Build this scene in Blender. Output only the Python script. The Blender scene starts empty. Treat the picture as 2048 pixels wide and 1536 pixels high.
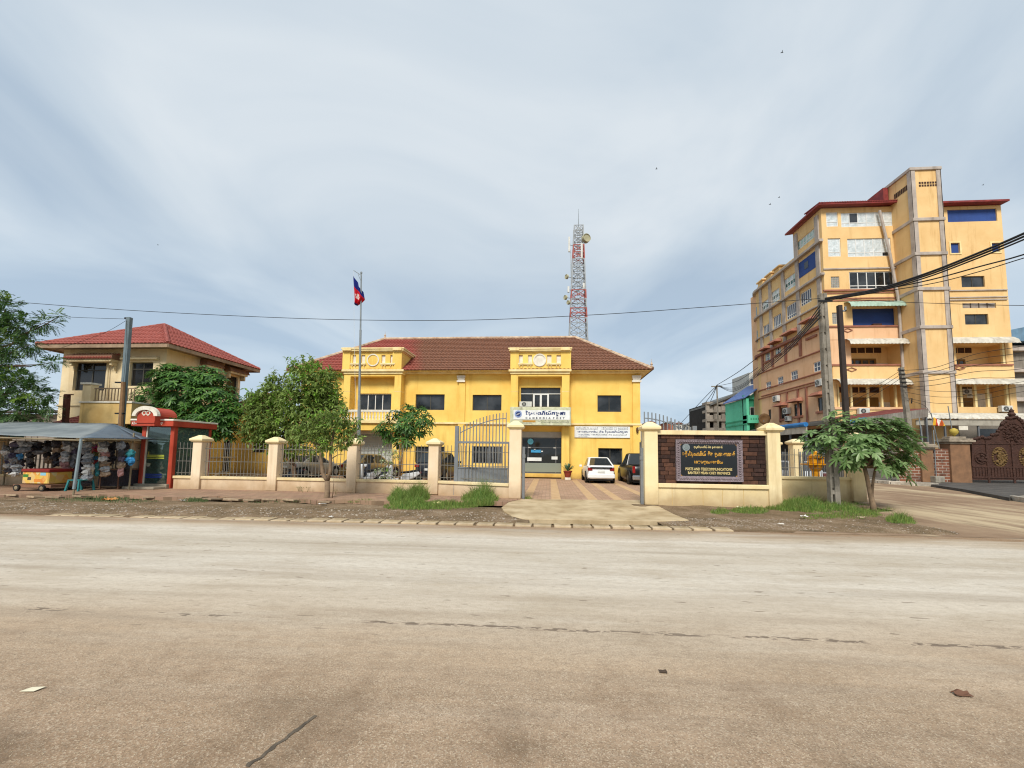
import bpy, math, random
from mathutils import Vector, Matrix, noise
R = math.radians
random.seed(7)
SC = bpy.context.scene
COL = SC.collection
# ------------------------------------------------------------------ camera
F_PX, PX, PY, CAM_H = 800.0, 1040.0, 845.0, 1.72
cam = bpy.data.cameras.new('camera')
cam.sensor_width = 36.0
cam.lens = F_PX / 2048 * 36
cam.shift_x = (1024 - PX) / 2048
cam.shift_y = (PY - 768) / 2048
cam.clip_start, cam.clip_end = 0.05, 4000
camo = bpy.data.objects.new('camera', cam)
COL.objects.link(camo)
CROT = Matrix.Rotation(math.atan(60 / F_PX), 3, 'Z') @ Matrix.Rotation(R(90) + math.atan(61.2 / F_PX), 3, 'X') @ Matrix.Rotation(0.013, 3, 'Z')
camo.matrix_world = Matrix.Translation((0, 0, CAM_H)) @ CROT.to_4x4()
SC.camera = camo
# ------------------------------------------------------------------ sky, sun, exposure
SUN_EL, SUN_AZ = R(45), R(-9)
w = bpy.data.worlds.new('World')
SC.world = w
w.use_nodes = True
nt = w.node_tree
nt.nodes.clear()
def wn(t, **k):
    n = nt.nodes.new(t)
    for a, b in k.items():
        setattr(n, a, b)
    return n
out = wn('ShaderNodeOutputWorld')
bg = wn('ShaderNodeBackground')
bg.inputs['Strength'].default_value = 0.1
sky = wn('ShaderNodeTexSky', sky_type='NISHITA', sun_disc=False, sun_elevation=SUN_EL, sun_rotation=math.pi - SUN_AZ)
tc = wn('ShaderNodeTexCoord')
sep = wn('ShaderNodeSeparateXYZ')
nt.links.new(tc.outputs['Generated'], sep.inputs[0])
def wm(op, a, b, clamp=False):
    n = wn('ShaderNodeMath', operation=op, use_clamp=clamp)
    for i, q in enumerate((a, b)):
        if isinstance(q, (int, float)):
            n.inputs[i].default_value = q
        else:
            nt.links.new(q, n.inputs[i])
    return n.outputs[0]
zc = wm('ADD', wm('MAXIMUM', sep.outputs[2], 0.0), 0.22)
comb = wn('ShaderNodeCombineXYZ')
nt.links.new(wm('DIVIDE', sep.outputs[0], zc), comb.inputs[0])
nt.links.new(wm('DIVIDE', sep.outputs[1], zc), comb.inputs[1])
mp = wn('ShaderNodeMapping')
mp.inputs['Rotation'].default_value = (0, 0, R(-38))
mp.inputs['Scale'].default_value = (1.0, 0.85, 1)
mp.inputs['Location'].default_value = (3.1, 1.7, 0)
nt.links.new(comb.outputs[0], mp.inputs[0])
n1 = wn('ShaderNodeTexNoise')
n1.inputs['Scale'].default_value = 0.95
n1.inputs['Detail'].default_value = 6
n1.inputs['Roughness'].default_value = 0.5
n1.inputs['Distortion'].default_value = 0.8
nt.links.new(mp.outputs[0], n1.inputs['Vector'])
rp = wn('ShaderNodeValToRGB')
e = rp.color_ramp.elements
e[0].position, e[0].color = 0.34, (3.1, 3.85, 4.7, 1)
e[1].position, e[1].color = 0.64, (5.3, 5.75, 6.1, 1)
m_ = e.new(0.5)
m_.color = (4.2, 4.85, 5.45, 1)
nt.links.new(n1.outputs['Fac'], rp.inputs[0])
# thin blue low down where the cloud sheet opens towards the horizon
hz = wn('ShaderNodeMapRange')
hz.inputs['From Min'].default_value, hz.inputs['From Max'].default_value = 0.0, 0.42
hz.inputs['To Min'].default_value, hz.inputs['To Max'].default_value = 0.42, 0.0
nt.links.new(sep.outputs[2], hz.inputs['Value'])
lowm = wn('ShaderNodeMix', data_type='RGBA')
nt.links.new(hz.outputs[0], lowm.inputs[0])
nt.links.new(rp.outputs[0], lowm.inputs[6])
lowm.inputs[7].default_value = (3.9, 5.15, 6.4, 1)
mix = wn('ShaderNodeMix', data_type='RGBA')
mix.inputs[0].default_value = 0.93
nt.links.new(sky.outputs[0], mix.inputs[6])
nt.links.new(lowm.outputs[2], mix.inputs[7])
nt.links.new(mix.outputs[2], bg.inputs['Color'])
nt.links.new(bg.outputs[0], out.inputs[0])
sun = bpy.data.lights.new('sun', 'SUN')
sun.energy, sun.angle, sun.color = 2.7, R(18), (1.0, 0.95, 0.87)
suno = bpy.data.objects.new('sun', sun)
suno.rotation_euler = (R(90) - SUN_EL, 0, SUN_AZ)
suno.location = (0, -20, 40)
COL.objects.link(suno)
vs = SC.view_settings
vs.view_transform, vs.look, vs.exposure, vs.gamma = 'Standard', 'None', 0.52, 1.0
vs.use_curve_mapping = False
SC.cycles.max_bounces = 5
SC.cycles.filter_width = 1.15
SC.cycles.use_denoising = True
SC.cycles.transparent_max_bounces = 8
# ------------------------------------------------------------------ photo pixel -> place
def ray(px, py):
    return CROT @ Vector(((px - PX) / F_PX, -(py - PY) / F_PX, -1))
def at(px, py, Y):
    d = ray(px, py)
    k = Y / d.y
    return Vector((d.x * k, Y, CAM_H + d.z * k))
def atx(px, py, X):
    d = ray(px, py)
    k = X / d.x
    return Vector((X, d.y * k, CAM_H + d.z * k))
def gnd(px, py, z=0.0):
    d = ray(px, py)
    k = (z - CAM_H) / d.z
    return Vector((d.x * k, d.y * k, z))
# ------------------------------------------------------------------ mesh helpers
ORG = {}
def link(o):
    COL.objects.link(o)
    return o
def T(name, label, cat, loc=(0, 0, 0), group=None):
    o = bpy.data.objects.new(name, None)
    o.empty_display_size = 0.3
    link(o)
    o.location = loc
    ORG[o.name] = Vector(loc)
    tag(o, label, cat, group)
    return o
def tag(o, label=None, cat=None, group=None, kind=None):
    if label: o['label'] = label
    if cat: o['category'] = cat
    if group: o['group'] = group
    if kind: o['kind'] = kind
    return o
class MB:
    def __init__(s):
        s.v, s.f = [], []
    def add(s, vs, fs):
        b = len(s.v)
        s.v += [tuple(p) for p in vs]
        s.f += [tuple(i + b for i in f) for f in fs]
        return s
    def hexa(s, p):
        return s.add(p, [(0, 3, 2, 1), (4, 5, 6, 7), (0, 1, 5, 4), (1, 2, 6, 5), (2, 3, 7, 6), (3, 0, 4, 7)])
    def box(s, x0, x1, y0, y1, z0, z1):
        x0, x1 = min(x0, x1), max(x0, x1); y0, y1 = min(y0, y1), max(y0, y1); z0, z1 = min(z0, z1), max(z0, z1)
        return s.hexa([(x0, y0, z0), (x1, y0, z0), (x1, y1, z0), (x0, y1, z0), (x0, y0, z1), (x1, y0, z1), (x1, y1, z1), (x0, y1, z1)])
    def obox(s, c, ax, ay, az):
        c, ax, ay, az = Vector(c), Vector(ax), Vector(ay), Vector(az)
        return s.hexa([c - ax - ay - az, c + ax - ay - az, c + ax + ay - az, c - ax + ay - az, c - ax - ay + az, c + ax - ay + az, c + ax + ay + az, c - ax + ay + az])
    def bar(s, a, b, w, h=None, up=(0, 0, 1)):
        a, b = Vector(a), Vector(b)
        d = b - a
        L = d.length
        d.normalize()
        u = Vector(up)
        if abs(d.dot(u)) > 0.98: u = Vector((0, 1, 0))
        x = d.cross(u).normalized()
        y = x.cross(d)
        return s.obox((a + b) / 2, d * L / 2, x * w / 2, y * (h or w) / 2)
    def poly(s, pts):
        return s.add(pts, [tuple(range(len(pts)))])
    def ext(s, pts, vec):
        n = len(pts)
        vec = Vector(vec)
        q = [Vector(p) for p in pts]
        fs = [tuple(range(n)), tuple(range(2 * n - 1, n - 1, -1))]
        fs += [(i, i + n, (i + 1) % n + n, (i + 1) % n) for i in range(n)]
        return s.add(q + [p + vec for p in q], fs)
    def tube(s, pts, rad, n=6, cap=True):
        pts = [Vector(p) for p in pts]
        if not isinstance(rad, (list, tuple)): rad = [rad] * len(pts)
        vs, fs = [], []
        px = None
        for i, p in enumerate(pts):
            d = pts[min(i + 1, len(pts) - 1)] - pts[max(i - 1, 0)]
            d.normalize()
            if px is None:
                px = d.cross(Vector((0, 0, 1)) if abs(d.z) < 0.9 else Vector((1, 0, 0))).normalized()
            else:
                px = (px - d * px.dot(d)).normalized()
            py = d.cross(px)
            for k in range(n):
                a = 2 * math.pi * k / n
                vs.append(p + (px * math.cos(a) + py * math.sin(a)) * rad[i])
        for i in range(len(pts) - 1):
            for k in range(n):
                fs.append((i * n + k, i * n + (k + 1) % n, (i + 1) * n + (k + 1) % n, (i + 1) * n + k))
        if cap:
            fs.append(tuple(range(n - 1, -1, -1)))
            fs.append(tuple((len(pts) - 1) * n + k for k in range(n)))
        return s.add(vs, fs)
    def lathe(s, c, prof, n=12, axis='z'):
        c = Vector(c)
        vs, fs = [], []
        for r, z in prof:
            for k in range(n):
                a = 2 * math.pi * k / n
                if axis == 'z': q = (r * math.cos(a), r * math.sin(a), z)
                elif axis == 'y': q = (r * math.cos(a), z, r * math.sin(a))
                else: q = (z, r * math.cos(a), r * math.sin(a))
                vs.append(c + Vector(q))
        m = len(prof)
        for i in range(m - 1):
            for k in range(n):
                fs.append((i * n + k, i * n + (k + 1) % n, (i + 1) * n + (k + 1) % n, (i + 1) * n + k))
        fs.append(tuple(range(n - 1, -1, -1)))
        fs.append(tuple((m - 1) * n + k for k in range(n)))
        return s.add(vs, fs)
    def build(s, name, mat, parent=None, smooth=False, bevel=0.0, seg=1, sub=0):
        o0 = ORG.get(parent.name, Vector()) if parent else Vector()
        me = bpy.data.meshes.new(name)
        me.from_pydata([(a - o0.x, b - o0.y, c - o0.z) for a, b, c in s.v], [], s.f)
        me.update()
        if mat: me.materials.append(mat)
        if smooth:
            me.polygons.foreach_set('use_smooth', [True] * len(me.polygons))
        o = link(bpy.data.objects.new(name, me))
        if parent:
            o.parent = parent
            ORG[o.name] = o0
        if bevel:
            m = o.modifiers.new('bevel', 'BEVEL')
            m.width, m.segments, m.limit_method = bevel, seg, 'ANGLE'
        if sub:
            m = o.modifiers.new('sub', 'SUBSURF')
            m.levels = m.render_levels = sub
        return o
def B(name, mat, parent, *box, bevel=0.0):
    return MB().box(*box).build(name, mat, parent, bevel=bevel)
def copy_tree(o, parent=None):
    c = link(o.copy())
    c.parent = parent
    ORG[c.name] = ORG.get(o.name, Vector()).copy()
    for ch in [q for q in bpy.data.objects if q.parent == o]:
        copy_tree(ch, c)
    return c
# ------------------------------------------------------------------ materials
def lin(h):
    h = h.lstrip('#')
    r = []
    for i in (0, 2, 4):
        c = int(h[i:i + 2], 16) / 255
        r.append(c / 12.92 if c <= 0.04045 else ((c + 0.055) / 1.055) ** 2.4)
    return tuple(r) + (1,)
class NB:
    def __init__(s, name):
        s.m = bpy.data.materials.new(name)
        s.m.use_nodes = True
        s.t = s.m.node_tree
        s.b = s.t.nodes['Principled BSDF']
        s.tc = s.t.nodes.new('ShaderNodeTexCoord')
    def n(s, t, **k):
        q = s.t.nodes.new(t)
        for a, b in k.items(): setattr(q, a, b)
        return q
    def set(s, sock, v):
        if hasattr(v, 'is_linked') or hasattr(v, 'links'): s.t.links.new(v, sock)
        else: sock.default_value = v
    def noise(s, scale, detail=4, rough=0.55, vec=None, stretch=None, dist=0.0):
        v = vec or s.tc.outputs['Object']
        if stretch:
            mpn = s.n('ShaderNodeMapping')
            mpn.inputs['Scale'].default_value = stretch
            s.t.links.new(v, mpn.inputs[0])
            v = mpn.outputs[0]
        q = s.n('ShaderNodeTexNoise')
        q.inputs['Scale'].default_value, q.inputs['Detail'].default_value, q.inputs['Roughness'].default_value = scale, detail, rough
        q.inputs['Distortion'].default_value = dist
        s.t.links.new(v, q.inputs['Vector'])
        return q.outputs['Fac']
    def ramp(s, fac, stops):
        q = s.n('ShaderNodeValToRGB')
        el = q.color_ramp.elements
        while len(el) < len(stops): el.new(0.5)
        for x, (p, c) in zip(el, stops):
            x.position = p
            x.color = c if len(c) == 4 else tuple(c) + (1,)
        s.t.links.new(fac, q.inputs[0])
        return q.outputs[0]
    def mapr(s, v, a, b, c=0.0, d=1.0):
        q = s.n('ShaderNodeMapRange')
        for i, x in zip(('From Min', 'From Max', 'To Min', 'To Max'), (a, b, c, d)): q.inputs[i].default_value = x
        s.t.links.new(v, q.inputs['Value'])
        return q.outputs[0]
    def math(s, op, a, b=0.0):
        q = s.n('ShaderNodeMath', operation=op)
        s.set(q.inputs[0], a); s.set(q.inputs[1], b)
        return q.outputs[0]
    def mix(s, fac, a, b, mode='MIX'):
        q = s.n('ShaderNodeMix', data_type='RGBA', blend_type=mode)
        s.set(q.inputs[0], fac); s.set(q.inputs[6], a); s.set(q.inputs[7], b)
        return q.outputs[2]
    def bump(s, h, strength, dist=0.02, prev=None):
        q = s.n('ShaderNodeBump')
        q.inputs['Strength'].default_value, q.inputs['Distance'].default_value = strength, dist
        s.t.links.new(h, q.inputs['Height'])
        if prev: s.t.links.new(prev, q.inputs['Normal'])
        return q.outputs[0]
    def fin(s, col, rough=0.8, normal=None, metal=0.0, spec=0.3):
        s.set(s.b.inputs['Base Color'], col)
        s.set(s.b.inputs['Roughness'], rough)
        s.b.inputs['Metallic'].default_value = metal
        s.b.inputs['Specular IOR Level'].default_value = spec
        if normal: s.t.links.new(normal, s.b.inputs['Normal'])
        return s.m
MATS = {}
def M(name, c, c2=None, rough=0.75, scale=1.5, stain=None, streak=0.0, bump=0.15, bscale=60, bdist=0.006, metal=0.0, spec=0.3, rnd=0.0, grime=None):
    """painted / plain surface: two tones by noise, optional vertical streaks and a grimy splash zone (height of z)"""
    if name in MATS: return MATS[name]
    b = NB(name)
    c = lin(c) if isinstance(c, str) else c
    c2 = lin(c2) if isinstance(c2, str) else (c2 or tuple(x * 0.82 for x in c[:3]) + (1,))
    f = b.noise(scale, 5, 0.6)
    col = b.mix(b.mapr(f, 0.35, 0.7), c, c2)
    if streak:
        g = b.noise(1.0, 5, 0.65, stretch=(2.2, 2.2, 0.22))
        col = b.mix(b.mapr(g, 0.54, 0.74, 0, streak), col, lin(stain or '#4a4034'))
    if grime:
        sx = b.n('ShaderNodeSeparateXYZ')
        b.t.links.new(b.tc.outputs['Object'], sx.inputs[0])
        h = b.math('ADD', sx.outputs[2], b.math('MULTIPLY', b.noise(3.0, 4), -0.7 * grime))
        col = b.mix(b.mapr(h, grime * 0.5, -grime * 0.3, 0, 0.6), col, lin('#8a6a45'))
    if rnd:
        oi = b.n('ShaderNodeObjectInfo')
        hs = b.n('ShaderNodeHueSaturation')
        b.t.links.new(b.mapr(oi.outputs['Random'], 0, 1, 1 - rnd, 1 + rnd), hs.inputs['Value'])
        b.t.links.new(col, hs.inputs['Color'])
        col = hs.outputs[0]
    nrm = b.bump(b.noise(bscale, 3), bump, bdist) if bump else None
    MATS[name] = b.fin(col, rough, nrm, metal, spec)
    return MATS[name]
def GLASS(name, c=(0.012, 0.014, 0.016, 1), rough=0.06, spec=0.5, c2=None):
    if name in MATS: return MATS[name]
    b = NB(name)
    col = c
    if c2: col = b.mix(b.mapr(b.noise(0.9, 3), 0.4, 0.65), c, c2)
    nrm = b.bump(b.noise(1.3, 2), 0.06, 0.05)
    MATS[name] = b.fin(col, rough, nrm, 0, spec)
    return MATS[name]
def LEAF(name, cols, trans=0.3, rough=0.5):
    if name in MATS: return MATS[name]
    b = NB(name)
    g = b.n('ShaderNodeNewGeometry')
    k = len(cols)
    col = b.ramp(g.outputs['Random Per Island'], [(i / (k - 1), lin(c)) for i, c in enumerate(cols)])
    cl = b.noise(0.8, 3)
    col = b.mix(b.mapr(cl, 0.35, 0.7, 0, 0.45), col, lin(cols[-1]))
    b.fin(col, rough, None, 0, 0.35)
    tr = b.n('ShaderNodeBsdfTranslucent')
    b.t.links.new(col, tr.inputs[0])
    mx = b.n('ShaderNodeMixShader')
    mx.inputs[0].default_value = trans
    b.t.links.new(b.b.outputs[0], mx.inputs[1])
    b.t.links.new(tr.outputs[0], mx.inputs[2])
    b.t.links.new(mx.outputs[0], b.t.nodes['Material Output'].inputs[0])
    MATS[name] = b.m
    return b.m
# ================================================================== the setting
Y_FRONT = 27.05                      # main wall of the post office
def struct(o): return tag(o, kind='structure')
def road_mat():
    b = NB('dusty_asphalt')
    o = b.tc.outputs['Object']
    sx = b.n('ShaderNodeSeparateXYZ')
    b.t.links.new(o, sx.inputs[0])
    y = sx.outputs[1]
    wob = b.math('ADD', y, b.math('MULTIPLY', b.math('SUBTRACT', b.noise(0.35, 4, stretch=(0.35, 1, 1)), 0.5), 1.6))
    base = b.ramp(b.mapr(wob, -8.6, 0.6), [(0.0, lin('#876e57')), (0.16, lin('#977f68')), (0.32, lin('#a6917a')), (0.43, lin('#b5a897')), (0.56, lin('#beb5a8')), (0.74, lin('#b2a899')), (0.84, lin('#c2b9ac')), (0.905, lin('#a8957e')), (0.945, lin('#84694e'))])
    nearf = b.mapr(y, -4.2, -6.4)
    st = b.noise(2.4, 6, 0.62, stretch=(0.09, 1.3, 1))
    col = b.mix(b.mapr(st, 0.45, 0.68, 0, 0.6), base, b.mix(nearf, lin('#988a79'), lin('#8a7763')))
    st2 = b.noise(1.3, 6, 0.65, stretch=(0.22, 1.6, 1))
    col = b.mix(b.math('MULTIPLY', b.mapr(st2, 0.5, 0.66, 0, 0.45), b.math('SUBTRACT', 1.0, b.math('MULTIPLY', nearf, 0.8))), col, lin('#c4baab'))
    pt = b.noise(0.7, 7, 0.7, stretch=(0.6, 1.2, 1))
    col = b.mix(b.mapr(pt, 0.5, 0.68, 0, 0.5), col, b.mix(nearf, lin('#95856f'), lin('#7d6852')))
    vo = b.n('ShaderNodeTexVoronoi')
    vo.inputs['Scale'].default_value = 120
    b.t.links.new(o, vo.inputs['Vector'])
    hs = b.n('ShaderNodeSeparateColor')
    b.t.links.new(vo.outputs['Color'], hs.inputs[0])
    mott = b.noise(14, 6, 0.75, stretch=(0.55, 1.2, 1))
    col = b.mix(b.mapr(mott, 0.46, 0.68, 0, 0.55), col, b.mix(nearf, lin('#9a8d7d'), lin('#75624e')))
    am = b.math('ADD', 0.16, b.math('MULTIPLY', nearf, 0.26))
    col = b.mix(b.math('MULTIPLY', b.mapr(hs.outputs[0], 0.62, 1.0), am), col, lin('#c9bba6'))
    col = b.mix(b.math('MULTIPLY', b.mapr(hs.outputs[1], 0.6, 1.0), am), col, lin('#57493c'))
    f2 = b.noise(60, 5, 0.75)
    col = b.mix(b.math('MULTIPLY', b.mapr(f2, 0.5, 0.75), b.math('ADD', 0.12, b.math('MULTIPLY', nearf, 0.25))), col, lin('#5d4f42'))
    rub = b.mapr(b.noise(1.1, 3, 0.6, stretch=(0.02, 1.6, 1)), 0.52, 0.62, 0, 0.12)
    col = b.mix(rub, col, lin('#6d6257'))
    # oily drips in a broken line along the lane
    ln = b.mapr(b.math('ABSOLUTE', b.math('ADD', y, b.math('ADD', 5.32, b.math('MULTIPLY', b.noise(0.12, 2, stretch=(1, 0, 0)), -0.35)))), 0.022, 0.045, 1, 0)
    sp = b.mapr(b.noise(4.5, 2, stretch=(1.7, 5.0, 1)), 0.49, 0.52)
    rightw = b.mapr(sx.outputs[0], -1.5, 1.0, 0.35, 1.0)
    sp = b.math('MULTIPLY', sp, b.mapr(b.math('ADD', b.noise(0.9, 2), b.math('MULTIPLY', rightw, 0.3)), 0.62, 0.66))
    col = b.mix(b.math('MULTIPLY', b.math('MULTIPLY', ln, sp), 0.75), col, lin('#584c42'))
    sp2 = b.mapr(b.noise(2.4, 2, stretch=(1.2, 5.5, 1)), 0.68, 0.70)
    far = b.mapr(y, -6.0, -5.0)
    col = b.mix(b.math('MULTIPLY', b.math('MULTIPLY', sp2, far), 0.6), col, lin('#645749'))
    bl = b.noise(1.7, 6, 0.7)
    col = b.mix(b.math('MULTIPLY', b.mapr(bl, 0.52, 0.7), b.math('MULTIPLY', nearf, 0.4)), col, lin('#6b543f'))
    # damp earth patch by the near side
    nearp = b.math('MULTIPLY', b.mapr(y, -6.1, -6.9), b.mapr(b.noise(0.9, 5, 0.65), 0.5, 0.62))
    col = b.mix(b.math('MULTIPLY', nearp, 0.55), col, lin('#544536'))
    n1 = b.bump(vo.outputs['Distance'], 0.4, 0.005)
    n2 = b.bump(b.noise(9, 6, 0.7), 0.35, 0.02, n1)
    hsv = b.n('ShaderNodeHueSaturation')
    hsv.inputs['Value'].default_value = 1.15
    b.t.links.new(b.mix(1.0, col, (0.99, 1.0, .995, 1), 'MULTIPLY'), hsv.inputs['Color'])
    return b.fin(hsv.outputs[0], 0.92, n2, 0, 0.15)
def dirt_mat(name, cols, scale=1.2, grain=90, wet=None, bumpd=0.02):
    if name in MATS: return MATS[name]
    b = NB(name)
    f = b.noise(scale, 7, 0.65)
    k = len(cols)
    col = b.ramp(f, [(0.3 + 0.42 * i / (k - 1), lin(c)) for i, c in enumerate(cols)])
    vo = b.n('ShaderNodeTexVoronoi')
    vo.inputs['Scale'].default_value = grain
    b.t.links.new(b.tc.outputs['Object'], vo.inputs['Vector'])
    hs = b.n('ShaderNodeSeparateColor')
    b.t.links.new(vo.outputs['Color'], hs.inputs[0])
    col = b.mix(b.mapr(hs.outputs[0], 0.65, 1.0, 0, 0.5), col, lin('#b5a48c'))
    col = b.mix(b.mapr(hs.outputs[1], 0.6, 1.0, 0, 0.5), col, lin('#43362a'))
    n1 = b.bump(b.noise(6, 7, 0.7), 0.6, bumpd)
    n2 = b.bump(vo.outputs['Distance'], 0.4, 0.006, n1)
    MATS[name] = b.fin(col, 0.95, n2, 0, 0.12)
    return MATS[name]
MDIRT = dirt_mat('verge_earth', ['#4f4132', '#69573f', '#7f6a53', '#95836b'])
def side_mat():
    b = NB('side_street_dirt')
    f = b.noise(0.5, 6, 0.65)
    col = b.ramp(f, [(.3, lin('#7a6450')), (.5, lin('#8d7660')), (.7, lin('#9d876e'))])
    tr_ = b.noise(1.0, 6, 0.6, stretch=(0.75, 0.12, 1))
    col = b.mix(b.mapr(tr_, .5, .64, 0, .75), col, lin('#c4b292'))
    col = b.mix(b.mapr(b.noise(1.6, 6, .7, stretch=(.8, .25, 1)), .56, .7, 0, .5), col, lin('#5f4c3a'))
    return b.fin(col, .95, b.bump(b.noise(7, 7, .7), .6, .03), 0, .12)
MSIDE = side_mat()
# far ground sheet to the horizon
g = MB().box(-1500, 1500, -800, 2200, -0.6, -0.14).build('ground', dirt_mat('far_earth', ['#6d5d49', '#83705a', '#70694a', '#97846a'], 0.2))
struct(g)
# road, laid out along its own direction
ra, rb = gnd(0, 1033), gnd(1400, 1067)
RANG = math.atan2(rb.y - ra.y, rb.x - ra.x)
ROT = Matrix.Rotation(RANG, 3, 'Z')
RP = gnd(1000, 1057)
def rl(x, y, z=0.0):                 # road frame -> world (x along the kerb, y away from the camera)
    q = ROT @ Vector((x, y, 0))
    return Vector((RP.x + q.x, RP.y + q.y, z))
def rinv(p):
    q = ROT.transposed() @ Vector((p.x - RP.x, p.y - RP.y, 0))
    return q.x, q.y
m = MB()
nx, ny = 60, 14
xs = [-130 + 260 * i / nx for i in range(nx + 1)]
ys = [-24 + 24.3 * j / ny for j in range(ny + 1)]
for j in range(ny):
    for i in range(nx):
        m.add([(xs[i], ys[j], 0), (xs[i + 1], ys[j], 0), (xs[i + 1], ys[j + 1], 0), (xs[i], ys[j + 1], 0)], [(0, 1, 2, 3)])
road = m.build('road', road_mat())
road.location = RP
road.rotation_euler = (0, 0, RANG)
struct(road)
# tar seam in the foreground
ta, tb = gnd(500, 1530), gnd(632, 1432)
m = MB()
ptsL, ptsR = [], []
for i in range(25):
    t = i / 24
    p = ta.lerp(tb, t * 1.04 - 0.04)
    nn = Vector((-(tb - ta).y, (tb - ta).x, 0)).normalized()
    jx = (noise.noise(Vector((t * 9, 0, 0))) * 0.018)
    wd = 0.012 + 0.010 * noise.noise(Vector((t * 14, 5, 0))) * (1 if t < .9 else .3)
    ptsL.append(p + nn * (jx + wd) + Vector((0, 0, 0.004)))
    ptsR.append(p + nn * (jx - wd) + Vector((0, 0, 0.004)))
for i in range(24):
    m.add([ptsL[i], ptsR[i], ptsR[i + 1], ptsL[i + 1]], [(0, 1, 2, 3)])
o = m.build('tar_seam', M('tar', '#4a4239', '#6b6052', scale=14, rough=0.9))
tag(o, kind='structure')
# kerb: drain cover slabs laid end to end
kerb = struct(MB().box(-24, 10, 0.30, 0.62, -0.1, 0.004).build('kerb', dirt_mat('gutter_earth', ['#5a4733', '#6d573f', '#7d664c'], 2.0)))
kerb.location = RP
kerb.rotation_euler = (0, 0, RANG)
kx0, kx1 = rinv(gnd(150, 1025))[0], rinv(gnd(1440, 1052))[0]
MSLAB = M('slab_concrete', '#b9a68a', '#93805f', rough=0.9, scale=4, bump=0.5, bscale=40, rnd=0.12)
slabs = []
for v in range(4):
    rr = random.Random(v)
    j = lambda a=0.018: rr.uniform(-a, a)
    w2 = 0.205
    pts = [(-w2 + j(), 0 + j(), 0), (w2 + j(), 0 + j(), 0), (w2 + j(), 0.34 + j(), 0), (-w2 + j(), 0.34 + j(), 0)]
    mb = MB().ext([Vector(p) for p in pts], (0, 0, 0.10))
    ob = mb.build('kerb_slab', MSLAB, kerb, bevel=0.012)
    slabs.append(ob)
x, i = kx0, 0
while x < kx1:
    ob = slabs[i] if i < 4 else link(slabs[i % 4].copy())
    ob.parent = kerb
    ob.location = (x, 0.27 + random.uniform(-0.012, 0.012), -0.055 + random.uniform(-0.008, 0.01) - 0.034 * min(1, max(0, (kx0 + 9.5 - x) / 5)))
    ob.rotation_euler = (R(random.uniform(-1.5, 1.5)), R(random.uniform(-1.5, 1.5)), R(random.uniform(-1.5, 1.5)))
    x += 0.452 + random.uniform(0, 0.012)
    i += 1
# earth verge between kerb and pavement
def vz(lx, ly):
    z = 0.035 + 0.035 * noise.noise(Vector((lx * 0.9, ly * 0.9, 3))) + 0.02 * noise.noise(Vector((lx * 3, ly * 3, 7)))
    if ly < 0.85: z = 0.0 + (z - 0.0) * max(0, (ly - 0.45) / 0.4)
    return z
def verge(name, x0, x1, yb, dx=0.16, edge=None):
    m = MB()
    n, k = int((x1 - x0) / dx), int((yb - 0.5) / dx)
    for j in range(k + 1):
        for i in range(n + 1):
            lx, ly = x0 + (x1 - x0) * i / n, 0.5 + (yb - 0.5) * j / k
            z = vz(lx, ly)
            if edge: z = edge(lx, ly, z)
            p = rl(lx, ly, z)
            m.v.append(tuple(p))
    for j in range(k):
        for i in range(n):
            a = j * (n + 1) + i
            m.f.append((a, a + 1, a + n + 2, a + n + 1))
    return struct(m.build(name, MDIRT, smooth=True))
apL = rinv(gnd(1003, 1020))[0]
apR = rinv(gnd(1330, 1030))[0]
verge('verge', -34, apL + 0.9, 3.2)
def edR(lx, ly, z):
    q = rinv(gnd(1850, 1045))
    t = max(0, (lx - q[0] + 1.2) / 1.4)
    z += 0.10 * math.exp(-((lx - MX) ** 2 + (ly - MY) ** 2) / 0.35)
    z += 0.05 * min(1, max(0, (ly - 2.2) / 2))
    return z - 0.16 * min(1, max(t, 0)) ** 2 - 0.10 * min(1, max(0, (ly - 4.4)))
MX, MY = rinv(gnd(1745, 1013))
verge('verge', apR - 0.6, rinv(gnd(1850, 1045))[0] + 1.2, 5.6, edge=edR)
# pavement in front of the fence (tiled, broken front edge)
def pave_mat(name, c1, c2, mortar, bw, bh, scale=1.0, ang=0.0):
    if name in MATS: return MATS[name]
    b = NB(name)
    mpn = b.n('ShaderNodeMapping')
    mpn.inputs['Rotation'].default_value = (0, 0, ang)
    b.t.links.new(b.tc.outputs['Object'], mpn.inputs[0])
    br = b.n('ShaderNodeTexBrick')
    b.t.links.new(mpn.outputs[0], br.inputs['Vector'])
    br.inputs['Scale'].default_value = scale
    br.inputs['Brick Width'].default_value, br.inputs['Row Height'].default_value = bw, bh
    br.inputs['Mortar Size'].default_value = 0.012
    for i, c in (('Color1', c1), ('Color2', c2), ('Mortar', mortar)): br.inputs[i].default_value = lin(c)
    col = b.mix(b.mapr(b.noise(1.1, 6, 0.65), 0.42, 0.7, 0, 0.6), br.outputs[0], lin('#9c8468'))
    col = b.mix(b.mapr(b.noise(0.5, 5, 0.65), 0.56, 0.72, 0, 0.45), col, lin('#64543f'))
    n1 = b.bump(br.outputs['Fac'], -0.4, 0.006)
    n2 = b.bump(b.noise(40, 4), 0.25, 0.006, n1)
    MATS[name] = b.fin(col, 0.88, n2, 0, 0.2)
    return MATS[name]
ZP = 0.10
edge_px = [(-420, 995), (-150, 992), (20, 989), (60, 988), (118, 990), (180, 988), (262, 990), (300, 993), (392, 994), (440, 992), (470, 996), (540, 998), (610, 998), (628, 1001), (690, 999), (745, 1002), (800, 1003), (865, 1002), (950, 1003), (1015, 1004)]
front = []
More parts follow.
